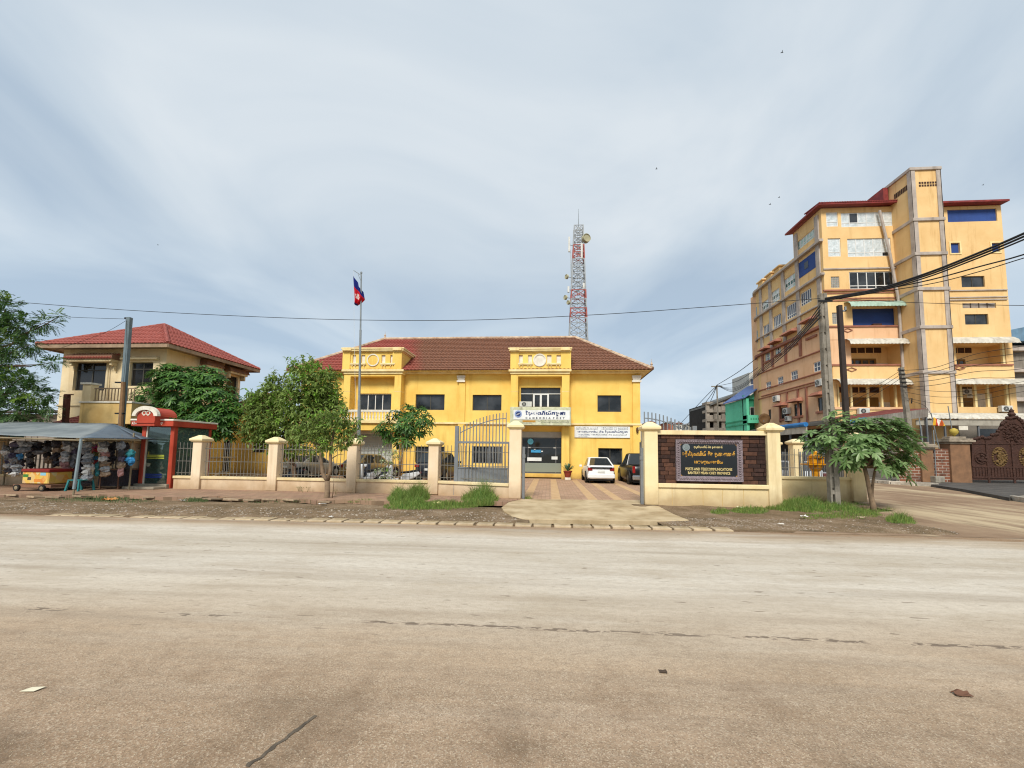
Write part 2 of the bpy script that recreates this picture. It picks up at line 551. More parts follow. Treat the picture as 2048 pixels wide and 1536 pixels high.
for i, (px, py) in enumerate(edge_px):
    p = gnd(px, py, ZP)
    front.append(p)
    if i + 1 < len(edge_px):
        q = gnd(*edge_px[i + 1], ZP)
        for t in (0.33, 0.66):
            s = p.lerp(q, t)
            s.y += random.uniform(-0.06, 0.05)
            front.append(s)
back = [gnd(1040, 998, ZP) + Vector((0.1, 0.2, 0)), gnd(385, 975, ZP) + Vector((0, 0.35, 0)), gnd(0, 962, ZP) + Vector((0, 3.0, 0)), gnd(-420, 955, ZP) + Vector((0, 3, 0))]
m = MB().ext(front + back, (0, 0, -0.13))
pav = struct(m.build('pavement', pave_mat('pavement_tile', '#a3826c', '#8f7360', '#75604d', 0.3, 0.3, 1.0, -RANG)))
MBRK = M('broken_tile', '#a89277', '#84705a', rough=0.9, scale=5, rnd=0.2)
for px, py, s, rz in [(30, 992, .5, 8), (75, 996, .42, -14), (110, 997, .35, 24), (165, 995, .4, -8), (395, 998, .5, 12), (425, 1000, .45, -18), (470, 1001, .5, 5), (505, 1002, .42, -6), (545, 1001, .48, 3), (585, 1002, .46, -10), (300, 997, .3, 30), (650, 1006, .35, 15)]:
    p = gnd(px, py, 0.03)
    mb = MB().obox((0, 0, 0), (s / 2, 0, 0), (0, s * 0.42, 0), (0, 0, 0.03))
    o = mb.build('broken_paver', MBRK, pav, bevel=0.008)
    o.location = p + Vector((0, 0, 0.035))
    o.rotation_euler = (R(random.uniform(-9, -2)), R(random.uniform(-5, 5)), R(rz))
# driveway apron
ap = [(1034, 1003), (1298, 1005), (1322, 1020), (1348, 1032), (1378, 1044), (1300, 1046), (1180, 1044), (1050, 1042), (1024, 1036), (1008, 1028), (1003, 1020), (1016, 1010)]
m = MB().ext([gnd(a, b_, 0.0) + Vector((0, 0, 0.052 if b_ > 1030 else 0.085)) for a, b_ in ap], (0, 0, -0.12))
struct(m.build('driveway', M('driveway_concrete', '#c2af8e', '#9c8664', rough=0.9, scale=1.1, bump=0.35, bscale=30, streak=0.6, stain='#8a7555'), bevel=0.01))
# courtyard
ZC = 0.06
m = MB().ext([Vector(p) for p in [(-40, 15.6, ZC), (-13.6, 15.6, ZC), (0, 13.6, ZC), (4, 13.2, ZC), (6.9, 13.1, ZC), (7.2, 14.5, ZC), (11.0, 14.7, ZC), (11.0, 48, ZC), (-40, 48, ZC)]], (0, 0, -0.1))
court = struct(m.build('courtyard', pave_mat('courtyard_brick', '#bb9a82', '#a3826a', '#8a7460', 0.3, 0.15)))
MSTR = M('yellow_paver', '#c4a47c', '#b3926c', rough=0.85, scale=3, bump=0.3, bscale=30)
for px, py in [(1073.5, 957.6), (1106.5, 957.6), (1146.7, 957.6), (1185.6, 965), (1227.8, 965), (1268, 965), (1034, 957.6)]:
    X = gnd(px, py, ZC).x
    o = B('paver_strip', MSTR, court, X - 0.17, X + 0.17, 14.6, 26.2, ZC, ZC + 0.004)
# side street to the right and the raised pavement across it
m = MB().poly([rl(6.6, 0.28, 0.005), rl(70, 0.28, 0.005), (75, 75, 0.005), (11.2, 75, 0.005), (11.2, 14.0, 0.005), (8.6, 13.0, 0.005)])
struct(m.build('side_street', MSIDE))
fp = [(1690, 957), (1780, 964), (1830, 967), (1877, 969), (1925, 977), (1975, 986), (2020, 994), (2075, 1002), (2300, 1040)]
pts = [gnd(a, b_, 0.14) for a, b_ in fp]
m = MB().ext(pts + [Vector((60, 60, 0.14)), Vector((20, 60, 0.14))], (0, 0, -0.2))
fpv = struct(m.build('pavement', M('side_pavement', '#8a8378', '#5b554c', rough=0.9, scale=0.6, bump=0.3, bscale=20)))
MKW = M('kerb_paint', '#c9c0b0', '#8d8474', rough=0.9, scale=3, rnd=0.3)
for i in range(len(pts) - 1):
    if 3 <= i <= 5: continue
    a, b2 = pts[i], pts[i + 1]
    n = max(1, int((b2 - a).length / 0.9))
    for k in range(n):
        p, q = a.lerp(b2, (k + 0.02) / n), a.lerp(b2, (k + 0.97) / n)
        MB().bar(p + Vector((0, -0.06, -0.05)), q + Vector((0, -0.06, -0.05)), 0.16, 0.26).build('kerb_stone', MKW, fpv, bevel=0.02)
# dark asphalt ramp in front of the carved gate
rpx = [(1862, 969), (1925, 978), (1975, 987), (2018, 995), (2120, 975), (2120, 958), (1940, 958), (1905, 962)]
m = MB().ext([gnd(a, b_, 0.148) for a, b_ in rpx], (0, 0, -0.16))
struct(m.build('ramp', M('dark_asphalt', '#5a5651', '#3b3835', rough=0.9, scale=0.9, bump=0.4)))
# ================================================================== facade helpers
def wall_holes(x0, x1, z0, z1, holes, yf, th, axis='y', depth=0.25):
    """quads of a wall in plane y=yf facing -y, with openings (x0,x1,z0,z1) that get reveals; axis 'x': plane x=yf facing -x, first coord is y"""
    m = MB()
    xs = sorted({x0, x1, *[h for q in holes for h in q[:2] if x0 < h < x1]})
    zs = sorted({z0, z1, *[h for q in holes for h in q[2:4] if z0 < h < z1]})
    def P(a, d, z):
        return (a, yf + d, z) if axis == 'y' else (yf + d, a, z)
    for i in range(len(xs) - 1):
        for j in range(len(zs) - 1):
            cx, cz = (xs[i] + xs[i + 1]) / 2, (zs[j] + zs[j + 1]) / 2
            if any(h[0] < cx < h[1] and h[2] < cz < h[3] for h in holes): continue
            m.add([P(xs[i], 0, zs[j]), P(xs[i + 1], 0, zs[j]), P(xs[i + 1], 0, zs[j + 1]), P(xs[i], 0, zs[j + 1])], [(0, 1, 2, 3)])
    for h in holes:
        a, b_, c, d = h[:4]
        dp = h[4] if len(h) > 4 else depth
        m.add([P(a, 0, c), P(a, dp, c), P(a, dp, d), P(a, 0, d)], [(0, 1, 2, 3)])
        m.add([P(b_, 0, c), P(b_, dp, c), P(b_, dp, d), P(b_, 0, d)], [(3, 2, 1, 0)])
        m.add([P(a, 0, c), P(b_, 0, c), P(b_, dp, c), P(a, dp, c)], [(0, 1, 2, 3)])
        m.add([P(a, 0, d), P(b_, 0, d), P(b_, dp, d), P(a, dp, d)], [(3, 2, 1, 0)])
    # body behind, closing the volume
    return m
def rect(px0, py0, px1, py1, Y):
    a, b_ = at(px0, (py0 + py1) / 2, Y), at(px1, (py0 + py1) / 2, Y)
    c, d = at((px0 + px1) / 2, py1, Y), at((px0 + px1) / 2, py0, Y)
    return a.x, b_.x, c.z, d.z
def fbox(name, mat, parent, px0, py0, px1, py1, Y, front, back=0.0, bevel=0.0):
    """box whose front face (at depth Y-front) covers the pixel rectangle; back face at Y-back"""
    x0, x1, z0, z1 = rect(px0, py0, px1, py1, Y - front)
    return B(name, mat, parent, x0, x1, Y - front, Y - back, z0, z1, bevel=bevel)
def window(parent, r, y, nx, ny=1, fr=None, gl=None, fw=0.05, recess=0.14, xs=None, zs=None, axis='y', name='window', dep=0.05):
    """frame with mullions; each pane a child. r=(x0,x1,z0,z1) world; y plane of wall face"""
    x0, x1, z0, z1 = r[:4]
    X = [x0] + [x0 + (x1 - x0) * q for q in (xs or [i / nx for i in range(1, nx)])] + [x1]
    Z = [z0] + [z0 + (z1 - z0) * q for q in (zs or [i / ny for i in range(1, ny)])] + [z1]
    m = MB()
    ya, yb = y + recess, y + recess + dep
    def bx(mm, a, b_, c, d, p, q):
        if axis == 'y': mm.box(a, b_, p, q, c, d)
        else: mm.box(p, q, a, b_, c, d)
    n, k = len(X) - 1, len(Z) - 1
    for i, xx in enumerate(X):
        a = xx if i == 0 else (xx - fw if i == n else xx - fw / 2)
        bx(m, a, a + fw, z0, z1, ya, yb)
    for j, zz in enumerate(Z):
        a = zz if j == 0 else (zz - fw if j == k else zz - fw / 2)
        bx(m, x0 + 0.002, x1 - 0.002, a, a + fw, ya + 0.003, yb - 0.003)
    f = m.build(name, fr, parent)
    for i in range(n):
        for j in range(k):
            mm = MB()
            t = random.uniform(-0.004, 0.004)
            c = (ya + yb) / 2
            bx(mm, X[i] + fw * 0.4, X[i + 1] - fw * 0.4, Z[j] + fw * 0.4, Z[j + 1] - fw * 0.4, c + t, c + t + 0.012)
            g_ = gl[(i + j * n) % len(gl)] if isinstance(gl, (list, tuple)) else gl
            mm.build('pane', g_, f)
    return f
def tile_plane(O, U, V, L, S, uL, uR, w=0.3, c=0.36, amp=0.035, step=0.03, seg=4):
    """courses of wavy roof tiles on a plane: O origin at eave, U along the eave, V up the slope, L eave length, S slope length; uL/uR(v) limits"""
    O, U, V = Vector(O), Vector(U).normalized(), Vector(V).normalized()
    N = U.cross(V).normalized()
    m = MB()
    nr = max(1, int(round(S / c)))
    c = S / nr
    nc = int(L / w) * seg
    for j in range(nr):
        v0, v1 = j * c, min(S, (j + 1) * c + 0.02)
        rows = []
        for v, h in ((v0, step), (v1, 0.0)):
            row = []
            for i in range(nc + 1):
                u = L * i / nc
                ph = (u / w) % 1.0
                hh = h + amp * (abs(math.sin(math.pi * ph)) ** 0.8) + random.uniform(-0.003, 0.003)
                uu = min(max(u, uL(v)), uR(v))
                row.append(O + U * uu + V * v + N * hh)
            rows.append(row)
        low = [p - N * (step + amp * 0.4) for p in rows[0]]
        base = len(m.v)
        k = nc + 1
        m.v += [tuple(p) for p in low + rows[0] + rows[1]]
        for i in range(nc):
            if (Vector(rows[0][i]) - Vector(rows[0][i + 1])).length + (Vector(rows[1][i]) - Vector(rows[1][i + 1])).length < 1e-4: continue
            m.f.append((base + k + i, base + k + i + 1, base + 2 * k + i + 1, base + 2 * k + i))
            m.f.append((base + i, base + i + 1, base + k + i + 1, base + k + i))
    return m
def ridge(m, a, b_, r=0.13, step=0.4):
    a, b_ = Vector(a), Vector(b_)
    n = max(1, int((b_ - a).length / step))
    for i in range(n):
        p, q = a.lerp(b_, i / n), a.lerp(b_, (i + 1.08) / n)
        m.tube([p, q], [r * 1.08, r * 0.92], 8)
def roof_mat(name, cols, patch=None, mossy=0.3):
    if name in MATS: return MATS[name]
    b = NB(name)
    f = b.noise(9, 3, 0.7)
    col = b.mix(b.mapr(f, 0.35, 0.68), lin(cols[0]), lin(cols[1]))
    if patch:
        sx = b.n('ShaderNodeSeparateXYZ')
        b.t.links.new(b.tc.outputs['Object'], sx.inputs[0])
        d = b.math('ADD', b.math('SUBTRACT', sx.outputs[0], b.math('MULTIPLY', sx.outputs[1], patch[1])), b.math('MULTIPLY', b.noise(0.6, 4), 1.5))
        c2 = b.mix(b.mapr(b.noise(11, 4, 0.75), 0.38, 0.62), lin(cols[2]), lin(cols[3]))
        col = b.mix(b.mapr(d, patch[0] - 0.6, patch[0] + 0.6), col, c2)
    col = b.mix(b.mapr(b.noise(1.6, 5, 0.7), 0.5, 0.75, 0, mossy), col, lin('#4a332a'))
    MATS[name] = b.fin(col, 0.7, b.bump(b.noise(50, 3), 0.2, 0.006), 0, 0.3)
    return MATS[name]
# ================================================================== post office
MY1 = M('yellow_paint', '#efce70', '#e2b656', rough=0.8, scale=0.55, streak=0.45, stain='#b98d3c', bump=0.12, bscale=50, grime=0.5)
MYC = M('cream_trim', '#ecdaa6', '#dcc284', rough=0.8, scale=2.0, streak=0.4, stain='#9a7b40', bump=0.1)
MYW = M('white_trim', '#e6e0d2', '#cfc7b4', rough=0.8, scale=3.0, streak=0.3, stain='#9a8c70')
MGD = GLASS('dark_glass', (.01, .012, .014, 1), .06, .5, (.045, .05, .055, 1))  # second tone paints reflection and curtain variation into the glass colour
MGB = GLASS('shop_glass', (0.02, 0.024, 0.026, 1), 0.04, 0.5)
MFD = M('dark_frame', '#4d4a42', '#3c3a34', rough=0.5, bump=0)
MFW = M('white_frame', '#dfe0dd', '#c9cac6', rough=0.5, bump=0)
MROOF = roof_mat('post_roof_tile', ['#9c5044', '#854238', '#8c5e46', '#654636'], patch=(-5.6, -0.38))
YW = Y_FRONT
YB = YW - 0.65                       # front of the two bays
po = T('post_office', 'two-storey yellow government building with red tiled hip roof and two bays', 'building', (-3, YW, ZC))
XL, XR = at(598, 850, YW).x, at(1281, 850, YW).x
ZE = at(1200, 746, YW).z            # wall top
holes, wins = [], []
def win(px0, py0, px1, py1, **k):
    r = rect(px0, py0, px1, py1, YW)
    holes.append(r)
    wins.append((r, k))
MFG = M('grey_frame', '#6a6d70', '#585b5e', rough=0.5, bump=0)
win(831, 788.5, 889, 820, nx=2, fr=MFD, gl=MGD)
win(945, 789.5, 1003, 821, nx=2, fr=MFD, gl=MGD)
win(1195, 790.5, 1242.6, 823.8, nx=2, fr=MFD, gl=MGD)
win(1196.5, 896.4, 1244.7, 929.7, nx=2, fr=MFD, gl=MGD)
win(945, 892.7, 1003.7, 926.8, nx=2, fr=MFG, gl=MGD)
win(830, 893, 888, 924.5, nx=2, fr=MFD, gl=MGD)
win(628, 787, 677, 820, nx=2, fr=MFD, gl=MGD)
win(716, 787, 782.4, 821, nx=4, xs=[.28, .5, .72], fr=MFW, gl=MGD)
win(1041.6, 775, 1121, 814, nx=4, xs=[.29, .5, .69], zs=[.68], fr=MFD, gl=MGD)
rE = rect(1043, 857, 1125, 947, YW)
rS = rect(706, 857, 786, 950, YW)
holes += [rE + (0.3,), rS + (0.2,)]
wall_holes(XL, XR, ZC, ZE + 0.3, holes, YW, 0.3).build('wall', MY1, po)
m = MB()                             # the other three walls
for a, b_ in (((XR, YW), (XR, YW + 10.5)), ((XR, YW + 10.5), (XL, YW + 10.5)), ((XL, YW + 10.5), (XL, YW))):
    m.add([(a[0], a[1], ZC), (b_[0], b_[1], ZC), (b_[0], b_[1], ZE + 0.3), (a[0], a[1], ZE + 0.3)], [(0, 1, 2, 3)])
m.build('wall', MY1, po)
for r, k in wins: window(po, r, YW, **k)
# thin security bars on the ground floor window near the gate
r = wins[4][0]
for i in range(12):
    x = r[0] + (r[1] - r[0]) * (i + 0.5) / 12
    B('bar', MFG, po, x - 0.012, x + 0.012, YW - 0.01, YW + 0.02, r[2], r[3])
# string course, eaves cornice
def hband(name, mat, px0, px1, py0, py1, d, ref=950):
    z0, z1 = at(ref, py1, YW - d).z, at(ref, py0, YW - d).z
    return B(name, mat, po, at(px0, py0, YW - d).x, at(px1, py0, YW - d).x, YW - d, YW - 0.002, z0, z1, bevel=0.015)
for a, b_ in ((804, 1019), (1141, 1284), (598, 684)): hband('string_course', MYC, a, b_, 845, 849, 0.12, ref=1000)
EO = 0.62                            # eaves overhang
zc0, zc1 = ZE - 0.02, at(1200, 741, YW - EO).z
m = MB()
for d0, d1, za, zb in ((0.0, 0.28, zc0 - 0.06, zc0 + 0.10), (0.0, EO, zc0 + 0.10, zc1 + 0.02)):
    m.box(XL - d1, XR + d1, YW - d1, YW + 10.5 + d1, za, zb)
m.build('eaves_cornice', MYC, po, bevel=0.02)
# pilasters
for a, b_ in ((915.5, 928.5), (1266, 1281)):
    fbox('pilaster', MY1, po, a, 762, b_, 957, YW, 0.10)
    x0, x1, z0, z1 = rect(a - 2, 751, b_ + 2, 764, YW - 0.16)
    m = MB()
    for k in range(4):
        t0, t1 = k / 4, (k + 1) / 4
        e_ = 0.05 * (3 - k if k < 1 else k)
        m.box(x0 + 0.10 - e_ * 0.6, x1 - 0.10 + e_ * 0.6, YW - 0.10 - e_ * 0.6, YW - 0.001, z0 + (z1 - z0) * t0, z0 + (z1 - z0) * t1)
    m.build('capital', MYW, po)
# roof
eY, eZ = YW - EO - 0.08, zc1 + 0.03
rY = YW + 5.25
rL, rR = at(770, 677.5, rY), at(1150, 678, rY)
xl, xr = XL - EO - 0.08, XR + EO + 0.1
zR = (rL.z + rR.z) / 2
ry = rY - eY
S = math.hypot(ry, zR - eZ)
def hipuL(v, top): return lambda v: v / S * top
tl, tr = rL.x - xl, xr - rR.x
m = tile_plane((xl, eY, eZ), (1, 0, 0), (0, ry, zR - eZ), xr - xl, S, lambda v: v / S * tl, lambda v: (xr - xl) - v / S * tr, w=0.26, c=0.34, amp=0.05, step=0.05)
roof = m.build('roof', MROOF, po)
tag(roof, 'red tiled roof with an older brown right half', kind='stuff')
for (O, U, V, L, tt) in (((xr, eY, eZ), (0, 1, 0), (-tr, 0, zR - eZ), 2 * ry, tr), ((xl, eY + 2 * ry, eZ), (0, -1, 0), (tl, 0, zR - eZ), 2 * ry, tl)):
    S2 = math.hypot(tt, zR - eZ)
    tile_plane(O, U, V, L, S2, lambda v, S2=S2: v / S2 * ry, lambda v, S2=S2, L=L: L - v / S2 * ry, w=0.26, c=0.36).build('roof_end', MROOF, po)
m = MB().add([(xl, eY + 2 * ry, eZ), (xr, eY + 2 * ry, eZ), (rR.x, rY, zR), (rL.x, rY, zR)], [(1, 0, 3, 2)])
m.build('roof_back', MROOF, po)
MRC = M('ridge_mortar', '#cdb79c', '#9c7d66', rough=0.9, scale=2, bump=0.3, streak=0.4)
m = MB()
ridge(m, (rL.x, rY, zR + 0.06), (rR.x, rY, zR + 0.06))
ridge(m, (xl + .05, eY + .05, eZ + 0.08), (rL.x, rY, zR + 0.06))
ridge(m, (xr - .05, eY + .05, eZ + 0.08), (rR.x, rY, zR + 0.06))
m.build('ridge_cap', MRC, roof)
for p in ((rL.x, rY, zR + 0.15), (xr - 0.1, eY + 0.1, eZ + 0.18)):
    MB().lathe(p, [(0.09, 0), (0.11, 0.06), (0.04, 0.12), (0.09, 0.2), (0.05, 0.28), (0.015, 0.36), (0.008, 0.55)], 8).build('finial', MRC, roof)
# --- the two bays
def bay(pl, opx, face, corn, smalls, sills, circ, fill, deep):
    """pl: pixel x of pillar outer/inner edges; builds pillars, lintel cornice, parapet with slots and roundel"""
    x = [at(q, 800, YB).x for q in pl]
    zt = at(face[0] + 40, 737, YB).z
    zo = at(face[0] + 40, 752.5, YB).z
    for a, b_ in ((x[0], x[1]), (x[2], x[3])):
        B('pillar', MY1, po, a, b_, YB, YW - 0.001, ZC, zt, bevel=0.008)
    for zz in (at(pl[0], 783, YB).z,):
        for a, b_ in ((x[0], x[1]), (x[2], x[3])):
            B('pillar_joint', MYC, po, a - 0.004, b_ + 0.004, YB - 0.006, YW, zz, zz + 0.03)
    B('lintel', MY1, po, x[1], x[2], YB + 0.004, YW - 0.001, zo, zt)
    B('soffit', MY1, po, x[0] + .01, x[3] - .01, YB + 0.3, YW + 0.5, zt - 0.02, zt + 0.06)
    c0, c1 = at(corn[0], 742, YB - 0.16).x, at(corn[1], 742, YB - 0.16).x
    za, zb = at(face[0], 747.5, YB - 0.16).z, at(face[0], 738.5, YB - 0.16).z
    m = MB().box(c0 + 0.1, c1 - 0.1, YB - 0.07, YW, za, (za + zb) / 2).box(c0, c1, YB - 0.17, YW, (za + zb) / 2, zb)
    m.build('bay_cornice', MYC, po, bevel=0.012)
    f0, f1 = at(face[0], 720, YB).x, at(face[1], 720, YB).x
    zp = at(face[0] + 40, 703, YB).z
    hs = []
    for s0, s1 in smalls:
        a, b_, c, d = rect(s0, 709.8, s1, 726, YB)
        hs.append((a, b_, c, d, 0.16))
    m = wall_holes(f0, f1, zb, zp, hs, YB, 0.2)
    # sides and back of the parapet block run into the roof
    for xx in (f0, f1):
        m.add([(xx, YB, zb), (xx, YB + deep, zb), (xx, YB + deep, zp), (xx, YB, zp)], [(0, 1, 2, 3)])
    m.add([(f0, YB, zp), (f1, YB, zp), (f1, YB + deep, zp), (f0, YB + deep, zp)], [(0, 1, 2, 3)])
    par = m.build('parapet', MY1, po)
    for h in hs: B('slot_panel', MYW, par, h[0], h[1], YB + 0.10, YB + 0.17, h[2], h[3])
    for q in ((pl[0], pl[1] + 2), (pl[2] - 2, pl[3] + 3)):
        a, b_ = at(q[0], 720, YB).x, at(q[1], 720, YB).x
        B('parapet_pier', MY1, par, a, b_, YB - 0.07, YB - 0.001, zb, zp)
    c0, c1 = at(corn[0] + 1, 700, YB - 0.2).x, at(corn[1], 700, YB - 0.2).x
    z1 = at(face[0] + 40, 695.3, YB - 0.2).z
    m = MB()
    for k, (o_, zz0, zz1) in enumerate(((0.10, zp - 0.06, zp), (0.0, zp, zp + (z1 - zp) * .55), (-0.05, zp + (z1 - zp) * .55, z1))):
        m.box(c0 + o_, c1 - o_, YB - 0.2 + o_, YB + deep + 0.1, zz0, zz1)
    for q in (pl[0] - 1.5, pl[2] - 2.5):
        a = at(q, 700, YB - .26).x
        m.box(a, a + 0.62, YB - 0.27, YB, zp + .01, z1 + 0.012)
    m.build('parapet_cornice', MYC, par, bevel=0.01)
    for a, b_ in sills:
        x0, x1, z0, z1 = rect(a, 725.8, b_, 729, YB - 0.1)
        B('slot_sill', MYC, par, x0, x1, YB - 0.1, YB - 0.001, z0, z1)
        for t in (0.12, 0.32, 0.68, 0.88):
            xx = x0 + (x1 - x0) * t
            B('sill_bracket', MYC, par, xx - 0.03, xx + 0.03, YB - 0.07, YB - 0.001, z0 - 0.12, z0)
    c = at(circ[0], circ[1], YB - 0.05)
    r = 13.2 / F_PX * YB
    m = MB()
    n = 28
    for k in range(n):
        a, b_ = 2 * math.pi * k / n, 2 * math.pi * (k + 1.02) / n
        pts = [(c.x + q * math.cos(t), YB - 0.06, c.z + q * math.sin(t)) for t, q in ((a, r), (b_, r), (b_, r * .82), (a, r * .82))]
        m.ext([Vector(p) for p in pts], (0, 0.059, 0))
    m.build('roundel_ring', MYW, par)
    MB().lathe((c.x, YB, c.z), [(r * .825, -0.02), (r * .825, -0.001)], 28, 'y').build('roundel', MYW if fill else MY1, par)
    return x, zt, zo
xa, zt, zo = bay((686, 699, 787.6, 801), None, (686, 804), (683, 807), [(705, 712), (722.5, 730.3), (762.9, 770.7), (780.4, 788.3)], [(700, 731), (760, 790)], (745.7, 720), False, 3.4)
xb, zt2, zo2 = bay((1021, 1035.7, 1123.6, 1139), None, (1021, 1139.5), (1017, 1143), [(1037, 1045.5), (1056, 1064), (1094, 1103), (1113, 1122)], [(1036, 1065), (1093, 1122.5)], (1079.4, 720), True, 3.4)
# balcony balustrade of the bay behind the flagpole
YBAL = YB - 0.75
x0, x1 = at(680, 830, YBAL).x, at(799, 830, YBAL).x
zr0, zr1 = at(740, 824, YBAL).z, at(740, 819.5, YBAL).z
zs0, zs1 = at(740, 846.5, YBAL).z, at(740, 839.5, YBAL).z
bal = B('balcony', MYC, po, x0, x1, YBAL - 0.05, YW - .002, zs0, zs1, bevel=0.02)
B('hand_rail', MYW, bal, x0, x1, YBAL, YBAL + 0.16, zr0, zr1, bevel=0.015)
B('balcony_front', MY1, po, x0 + .1, x1 - .1, YBAL + 0.1, YW - .003, zs0 - 0.45, zs0 - .001)
hB = zr0 - zs1
proto = None
for i in range(19):
    xx = x0 + 0.1 + (x1 - x0 - 0.2) * i / 18
    if proto is None:
        proto = MB().lathe((0, 0, 0), [(.055, 0), (.055, .06 * hB), (.035, .1 * hB), (.065, .3 * hB), (.06, .42 * hB), (.03, .72 * hB), (.03, .8 * hB), (.05, .9 * hB), (.05, hB)], 8).build('baluster', MYW, bal, smooth=True)
        o = proto
    else:
        o = link(proto.copy())
    o.parent = bal
    o.location = Vector((xx, YBAL + 0.08, zs1)) - ORG[bal.name]
proto.location = Vector((x0 + 0.1, YBAL + 0.08, zs1)) - ORG[bal.name]
proto.data.transform(Matrix.Translation(ORG[bal.name]))
# roll-up shutter below the balcony
m = MB()
nsl = 26
for i in range(nsl):
    z0, z1 = rS[2] + (rS[3] - rS[2]) * i / nsl, rS[2] + (rS[3] - rS[2]) * (i + 0.93) / nsl
    m.box(rS[0], rS[1], YW + 0.13 - 0.02 * (i % 2), YW + 0.2, z0, z1)
m.build('shutter_door', M('shutter_white', '#c9cdc9', '#b9beb9', rough=0.5, bump=0), po)
x0, x1, z0, z1 = rect(706, 857, 788, 868, YW - 0.2)
B('shutter_box', MFW, po, x0, x1, YW - 0.2, YW - 0.002, z0, z1, bevel=0.02)
# entrance: shutter housing, glazed doors, step
x0, x1, z0, z1 = rE[:4]
zsh = at(1084, 875, YW).z
B('shutter_box', M('zinc', '#b0b1ac', '#9a9b96', rough=0.5, bump=0), po, x0 + .01, x1 - .01, YW + 0.06, YW + 0.4, zsh, at(1084, 863.5, YW).z)
B('fascia', MY1, po, x0, x1, YW + .1, YW + .4, at(1084, 863.5, YW).z, z1)
wd = window(po, (x0, x1, z0, zsh), YW, 3, 1, fr=MFG, gl=MGB, fw=0.06, recess=0.12, xs=[.16, .84], zs=[.72], name='glazed_door')
MB().lathe((at(1061, 883, YW + .1).x, YW + 0.108, at(1061, 883, YW + .1).z), [(0.20, -0.004), (0.20, 0.004)], 24, 'y').build('round_sticker', M('sticker_blue', '#58b7d6', '#7ed0e6', rough=0.4, scale=8, bump=0), wd)
for (a, b_, c, d, mt) in ((1062, 899.5, 1082, 905, 'sticker_cyan'), (1054.5, 915, 1083, 922, 'sticker_white'), (1103, 913, 1115, 919, 'sticker_white'), (1068, 898, 1071, 901, 'sticker_white'), (1081, 901.5, 1086, 904, 'sticker_white')):
    q = rect(a, b_, c, d, YW + 0.1)
    B('door_sticker', M(mt, '#49a6dc' if 'cyan' in mt else '#dfe3e2', None, rough=0.4, bump=0), wd, q[0], q[1], YW + 0.1, YW + 0.106, q[2], q[3])
for t in (.19, .81):
    xx = x0 + (x1 - x0) * t
    B('door_fitting', MFW, wd, xx - .08, xx + .08, YW + 0.09, YW + 0.11, z0 + (zsh - z0) * .72 - .04, z0 + (zsh - z0) * .72 + .03)
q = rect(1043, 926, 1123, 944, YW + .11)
B('pale_panel', GLASS('pale_green_glass', (0.22, 0.25, 0.21, 1), 0.2, 0.4), wd, q[0], q[1], YW + .112, YW + .117, q[2], q[3])  # pale green sheet across the lower part of the door glass
fbox('entrance_step', MY1, po, 1036, 947.5, 1125, 954.5, YW, 0.35, bevel=0.01)
# wall lantern
p = at(1275, 861, YW - 0.2)
m = MB().lathe((p.x, p.y, p.z - .16), [(.03, 0), (.07, .06), (.085, .26), (.10, .27), (.02, .38)], 6).box(p.x - .015, p.x + .015, p.y, YW - .1, p.z + .05, p.z + .08)
m.build('wall_lantern', M('bronze', '#5a3a20', '#3b2818', rough=0.6, bump=0), po)

# white double door in the upper window of the entrance bay
m = MB()
for a, b_ in ((1066, 1069.4), (1079.6, 1083.6), (1094.4, 1097.8)):
    x0, x1, z0, z1 = rect(a, 788, b_, 813.5, YW + .1)
    m.box(x0, x1, YW + .09, YW + .13, z0, z1)
x0, x1, z0, z1 = rect(1066, 787.4, 1097.8, 790, YW + .1)
m.box(x0, x1, YW + .088, YW + .128, z0, z1)
m.build('white_door_frame', MFW, po)
x0, x1, z0, z1 = rect(1041.6, 787, 1121, 788.4, YW + .1)
B('transom_bar', MFW, po, x0, x1, YW + .1, YW + .125, z0, z1)
# ================================================================== lettering
def glyphs(body, bold=0.0):
    cu = bpy.data.curves.new('t', 'FONT')
    cu.body = body
    cu.offset = bold
    cu.resolution_u = 2
    ob = link(bpy.data.objects.new('t', cu))
    bpy.context.view_layer.update()
    me = bpy.data.meshes.new_from_object(ob.evaluated_get(bpy.context.evaluated_depsgraph_get()))
    vs = [(v.co.x, v.co.y) for v in me.vertices]
    fs = [tuple(p.vertices) for p in me.polygons]
    bpy.data.objects.remove(ob)
    bpy.data.curves.remove(cu)
    bpy.data.meshes.remove(me)
    return vs, fs
def lay(tokens, bold=0.0, space=0.0):
    """tokens 'main' or 'main|below': the small letter below hangs under the main one"""
    V, Fc, x = [], [], 0.0
    for t in tokens:
        if t == ' ':
            x += 0.38
            continue
        main, _, sub = t.partition('|')
        vs, fs = glyphs(main, bold)
        if not vs: continue
        x0, x1 = min(v[0] for v in vs), max(v[0] for v in vs)
        b = len(V)
        V += [(v[0] - x0 + x, v[1]) for v in vs]
        Fc += [tuple(i + b for i in f) for f in fs]
        if sub:
            s2, f2 = glyphs(sub, bold)
            a0, a1, ym = min(v[0] for v in s2), max(v[0] for v in s2), max(v[1] for v in s2)
            b = len(V)
            cx = x + (x1 - x0) / 2
            V += [((v[0] - (a0 + a1) / 2) * 0.62 + cx, (v[1] - ym) * 0.5 - 0.06) for v in s2]
            Fc += [tuple(i + b for i in f) for f in f2]
        x += (x1 - x0) + 0.07 + space
    return V, Fc
